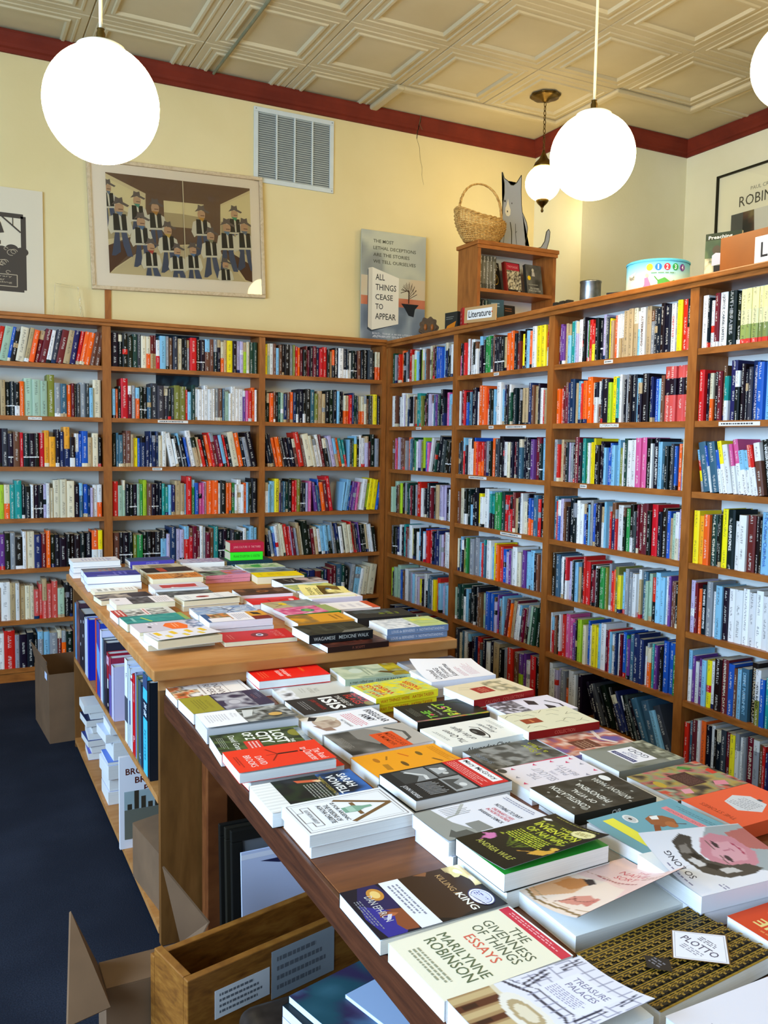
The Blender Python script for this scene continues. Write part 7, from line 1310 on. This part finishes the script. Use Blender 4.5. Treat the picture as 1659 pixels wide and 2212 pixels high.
def carton(x, y, z, rot, sx, sy, sz, label, flaps=(), name='cardboard_box', tape=None):
    t = tag(empty(name, (x, y, z), rot), label, 'cardboard box'); w_ = 0.004
    mb = MB().box(0, 0, 0, sx, sy, w_).box(0, 0, w_, sx, w_, sz).box(0, sy-w_, w_, sx, sy, sz).box(0, w_, w_, w_, sy-w_, sz).box(sx-w_, w_, w_, sx, sy-w_, sz); mb.build('walls', ['cardboard'], t)
    for side, L_, ang in flaps:   # ang measured from closed (0) opening outwards
        o = MB()
        if side in 'WE': o.box(0, 0.002, 0, L_, sy-0.002, 0.004)
        else: o.box(0.002, 0, 0, sx-0.002, L_, 0.004)
        o = o.build('flap', ['cardboard'], t)
        if side == 'W': o.location = (0, 0, sz); o.rotation_euler = (0, -ang, 0)
        if side == 'E': o.location = (sx, 0, sz); o.scale = (-1, 1, 1); o.rotation_euler = (0, ang, 0)
        if side == 'N': o.location = (0, sy, sz); o.scale = (1, -1, 1); o.rotation_euler = (-ang, 0, 0)
        if side == 'S': o.location = (0, 0, sz); o.rotation_euler = (ang, 0, 0)
    return t
carton(0.555, 2.47, 0.0455, 0.12, 0.34, 0.30, 0.175, 'brown carton on the bottom shelf in front of the white skyline book', [('W', 0.14, 0.12), ('E', 0.14, 0.1)])
# ================================================================ things on the floor
carton(0.425, 4.30, 0.0, 0.06, 0.28, 0.42, 0.335, 'tall open cardboard box on the floor at the far end of higher table', [('W', 0.075, 1.75), ('E', 0.07, 1.9)])
o = MB().box(0, 0, 0, 0.001, 0.06, 0.09, hx('cfd8ee')).build('paper_slip', ['matte']); o.location = (0.4195, 4.335, 0.30); o.rotation_euler = (0, 0, 0.06); tag(o, 'small pale paper slip stuck to the flap of the far cardboard box', 'paper')
t = carton(0.277, 1.778, 0.0, 0.0, 0.178, 0.102, 0.317, 'cardboard box at bottom left with tall flaps sticking up', [])
MB().box(0.001, 0.001, 0.3172, 0.177, 0.101, 0.320).build('flap', ['cardboard'], t)
def slab(pts, th_, nrm):
    mb = MB(); n_ = len(pts); q = [tuple(p[i]+nrm[i]*th_ for i in range(3)) for p in pts]
    return mb.add(list(pts)+q, [tuple(range(n_-1, -1, -1)), tuple(range(n_, 2*n_))]+[(i, (i+1) % n_, (i+1) % n_+n_, i+n_) for i in range(n_)])
slab([(-0.001, 0.102, 0.318), (-0.001, -0.06, 0.318), (-0.085, -0.08, 0.315), (-0.055, 0.102, 0.450)], 0.004, (-0.8, 0, -0.5)).build('flap', ['cardboard'], t)
slab([(0.179, 0.102, 0.318), (0.181, 0.030, 0.318), (0.232, 0.060, 0.375), (0.140, 0.104, 0.505)], 0.004, (1, 0, 0.2)).build('flap', ['cardboard'], t)
# wooden crate
t = tag(empty('wooden_crate', (0.404, 1.608, 0.0), 0.235), 'orange brown wooden crate with paper labels under the lower table edge', 'crate')
w_ = 0.018; Lc, Wc, Hc = 0.52, 0.165, 0.40
cfp = MB().box(0, 0, 0.002, Lc, w_, Hc, bev=0.002).build('front_panel', ['crate'], t); MB().box(0, Wc-w_, 0.002, Lc, Wc, Hc-0.02, bev=0.002).build('back_panel', ['crate'], t)
MB().box(0, w_+0.0005, 0.002, w_, Wc-w_-0.0005, Hc, bev=0.002).build('end_panel', ['crate'], t); MB().box(Lc-w_, w_+0.0005, 0.002, Lc, Wc-w_-0.0005, Hc, bev=0.002).build('end_panel', ['crate'], t)
MB().box(w_, w_, 0.004, Lc-w_, Wc-w_, 0.014).build('bottom', ['crate'], t)
for k, (x0, x1, z0_, z1_, c_) in enumerate(((0.06, 0.19, Hc-0.105, Hc-0.045, 'dcdcdc'), (0.195, 0.36, Hc-0.12, Hc-0.015, '9aa2a8'))):
    mb = MB().box(x0, -0.0012, z0_, x1, -0.0004, z1_, hx(c_)); design(mb, lambda u, v, L: (x0+(x1-x0)*u, -0.0013-L, z0_+(z1_-z0_)*v), [('l', .08, .1, .9, .9, 4, '6a6e74')], 0, 0.0001); mb.build('paper_label', ['matte'], cfp)
# stool with dark leather seat carrying a few big books
t = tag(empty('stool', (0.64, 1.40, 0)), 'low stool with rounded dark leather seat beside the crate', 'stool')
bm = bmesh.new(); bmesh.ops.create_cube(bm, size=1.0)
for v in bm.verts: v.co = Vector((v.co.x*0.30, v.co.y*0.36, 0.30+v.co.z*0.09))
bmesh.ops.bevel(bm, geom=bm.edges[:], offset=0.04, segments=5, profile=0.6, affect='EDGES'); mb = MB(); bm.verts.index_update(); mb.add([v.co[:] for v in bm.verts], [[v.index for v in f.verts] for f in bm.faces]); bm.free()
mb.build('seat', ['leather'], t, True)
for sx, sy in ((-1, -1), (1, -1), (-1, 1), (1, 1)): MB().box(sx*0.11-0.015, sy*0.13-0.015, 0, sx*0.11+0.015, sy*0.13+0.015, 0.257).build('leg', ['statue'], t)
mb = MB().tube([(0.15*math.cos(a)*(1 if abs(math.cos(a)) < .8 else 1), 0.18*math.sin(a), 0.30) for a in [2*PI*k/40 for k in range(40)]], 0.004, 6, closed=True)
zz = 0.3455
for k, (x, y, rot, L_, Wd, th, c_, pg, lb) in enumerate(((0.695, 1.36, 0.22, 0.22, 0.30, 0.016, 'c8c4dc', 'e2dcf2', 'lowest pale book on the leather stool'), (0.695, 1.36, 0.22, 0.22, 0.30, 0.022, '20282a', 'dfe2f6', 'black covered book on the leather stool'), (0.712, 1.365, 0.25, 0.22, 0.30, 0.014, '3f6670', 'dfe6f6', 'teal and purple picture book on the leather stool'))):
    flat_book(x, y, zz, rot, L_, Wd, th, c_, lb, pg, 'books piled on the leather stool', [('n', 0, 0, 1, 1, ['3f6670', '2c5058', '3a2c4a', '54708a', '2c3a4a'], 1.6, 3), ('e', .75, .55, .14, .16, 'c8a02c'), ('e', .8, .3, .1, .1, '5a7a3a')] if k == 2 else None); zz += th+0.0005
flat_book(0.755, 1.35, zz, 0.25, 0.14, 0.2, 0.008, 'a8bcd8', 'thin pale blue booklet on top of the stool pile', 'dfe6f6', 'books piled on the leather stool')
# framed pictures leaning under the lower table
for k, (y, c_, lb) in enumerate(((2.10, '1c1a16', 'rear black picture frame leaning under the lower table'), (2.075, '26221a', 'middle black picture frame leaning under the lower table'), (2.05, '1c1a16', 'front black picture frame leaning under the lower table'))):
    t = tag(empty('leaning_frame', (0.62+0.008*k, y, 0.001)), lb, 'picture frame', 'frames leaning under the lower table'); t.rotation_euler = (-0.06, 0, 0)
    mb = MB()
    for a in ((0, 0, 0.6, 0.03), (0, 0.43, 0.6, 0.46), (0, 0.0305, 0.03, 0.4295), (0.57, 0.0305, 0.6, 0.4295)): mb.box(a[0], 0, a[1]-0.01*k*0, a[2], 0.016, a[3], hx(c_), bev=0.002)
    mb.build('frame', ['print'], t); MB().box(0.03, 0.006, 0.03, 0.57, 0.01, 0.43, hx('6a6a6a')).build('picture', ['matte'], t)
t = tag(empty('mat_board', (0.648, 2.005, 0.001)), 'white mat board with black shape leaning under the lower table', 'picture'); t.rotation_euler = (-0.07, 0, 0)
mb = MB().box(0, 0, 0, 0.5, 0.006, 0.42, hx('c9cfe6')); design(mb, lambda u, v, L: (0.5*u, -0.0002-L, 0.42*v), [('k', [(.0, .97), (.99, .97)], .03, 'e8e8f0'), ('p', [(.22, .0), (1, .0), (1, .66), (.8, .70), (.5, .62), (.22, .50)], '16161a'), ('p', [(.1, .93), (.5, .93), (.5, .86), (.2, .90)], '26264a')], 0, 0.0001); mb.build('board', ['matte'], t)

t = MB().box(1.235, BF+BD-0.0045, 1.80, 1.515, BF+BD-0.0005, 2.128, hx('20262c')); design(t, lambda u, v, L: (1.235+0.28*u, BF+BD-0.0047-L, 1.80+0.328*v), [('n', 0, 0, 1, 1, ['1c2228', '24404a', '1a1e22', '3a4a50'], 3, 4)], 0, 0.00008)
tag(t.build('dark_print', ['matte']), 'dark unframed print behind the top books in the second bay from left', 'picture')
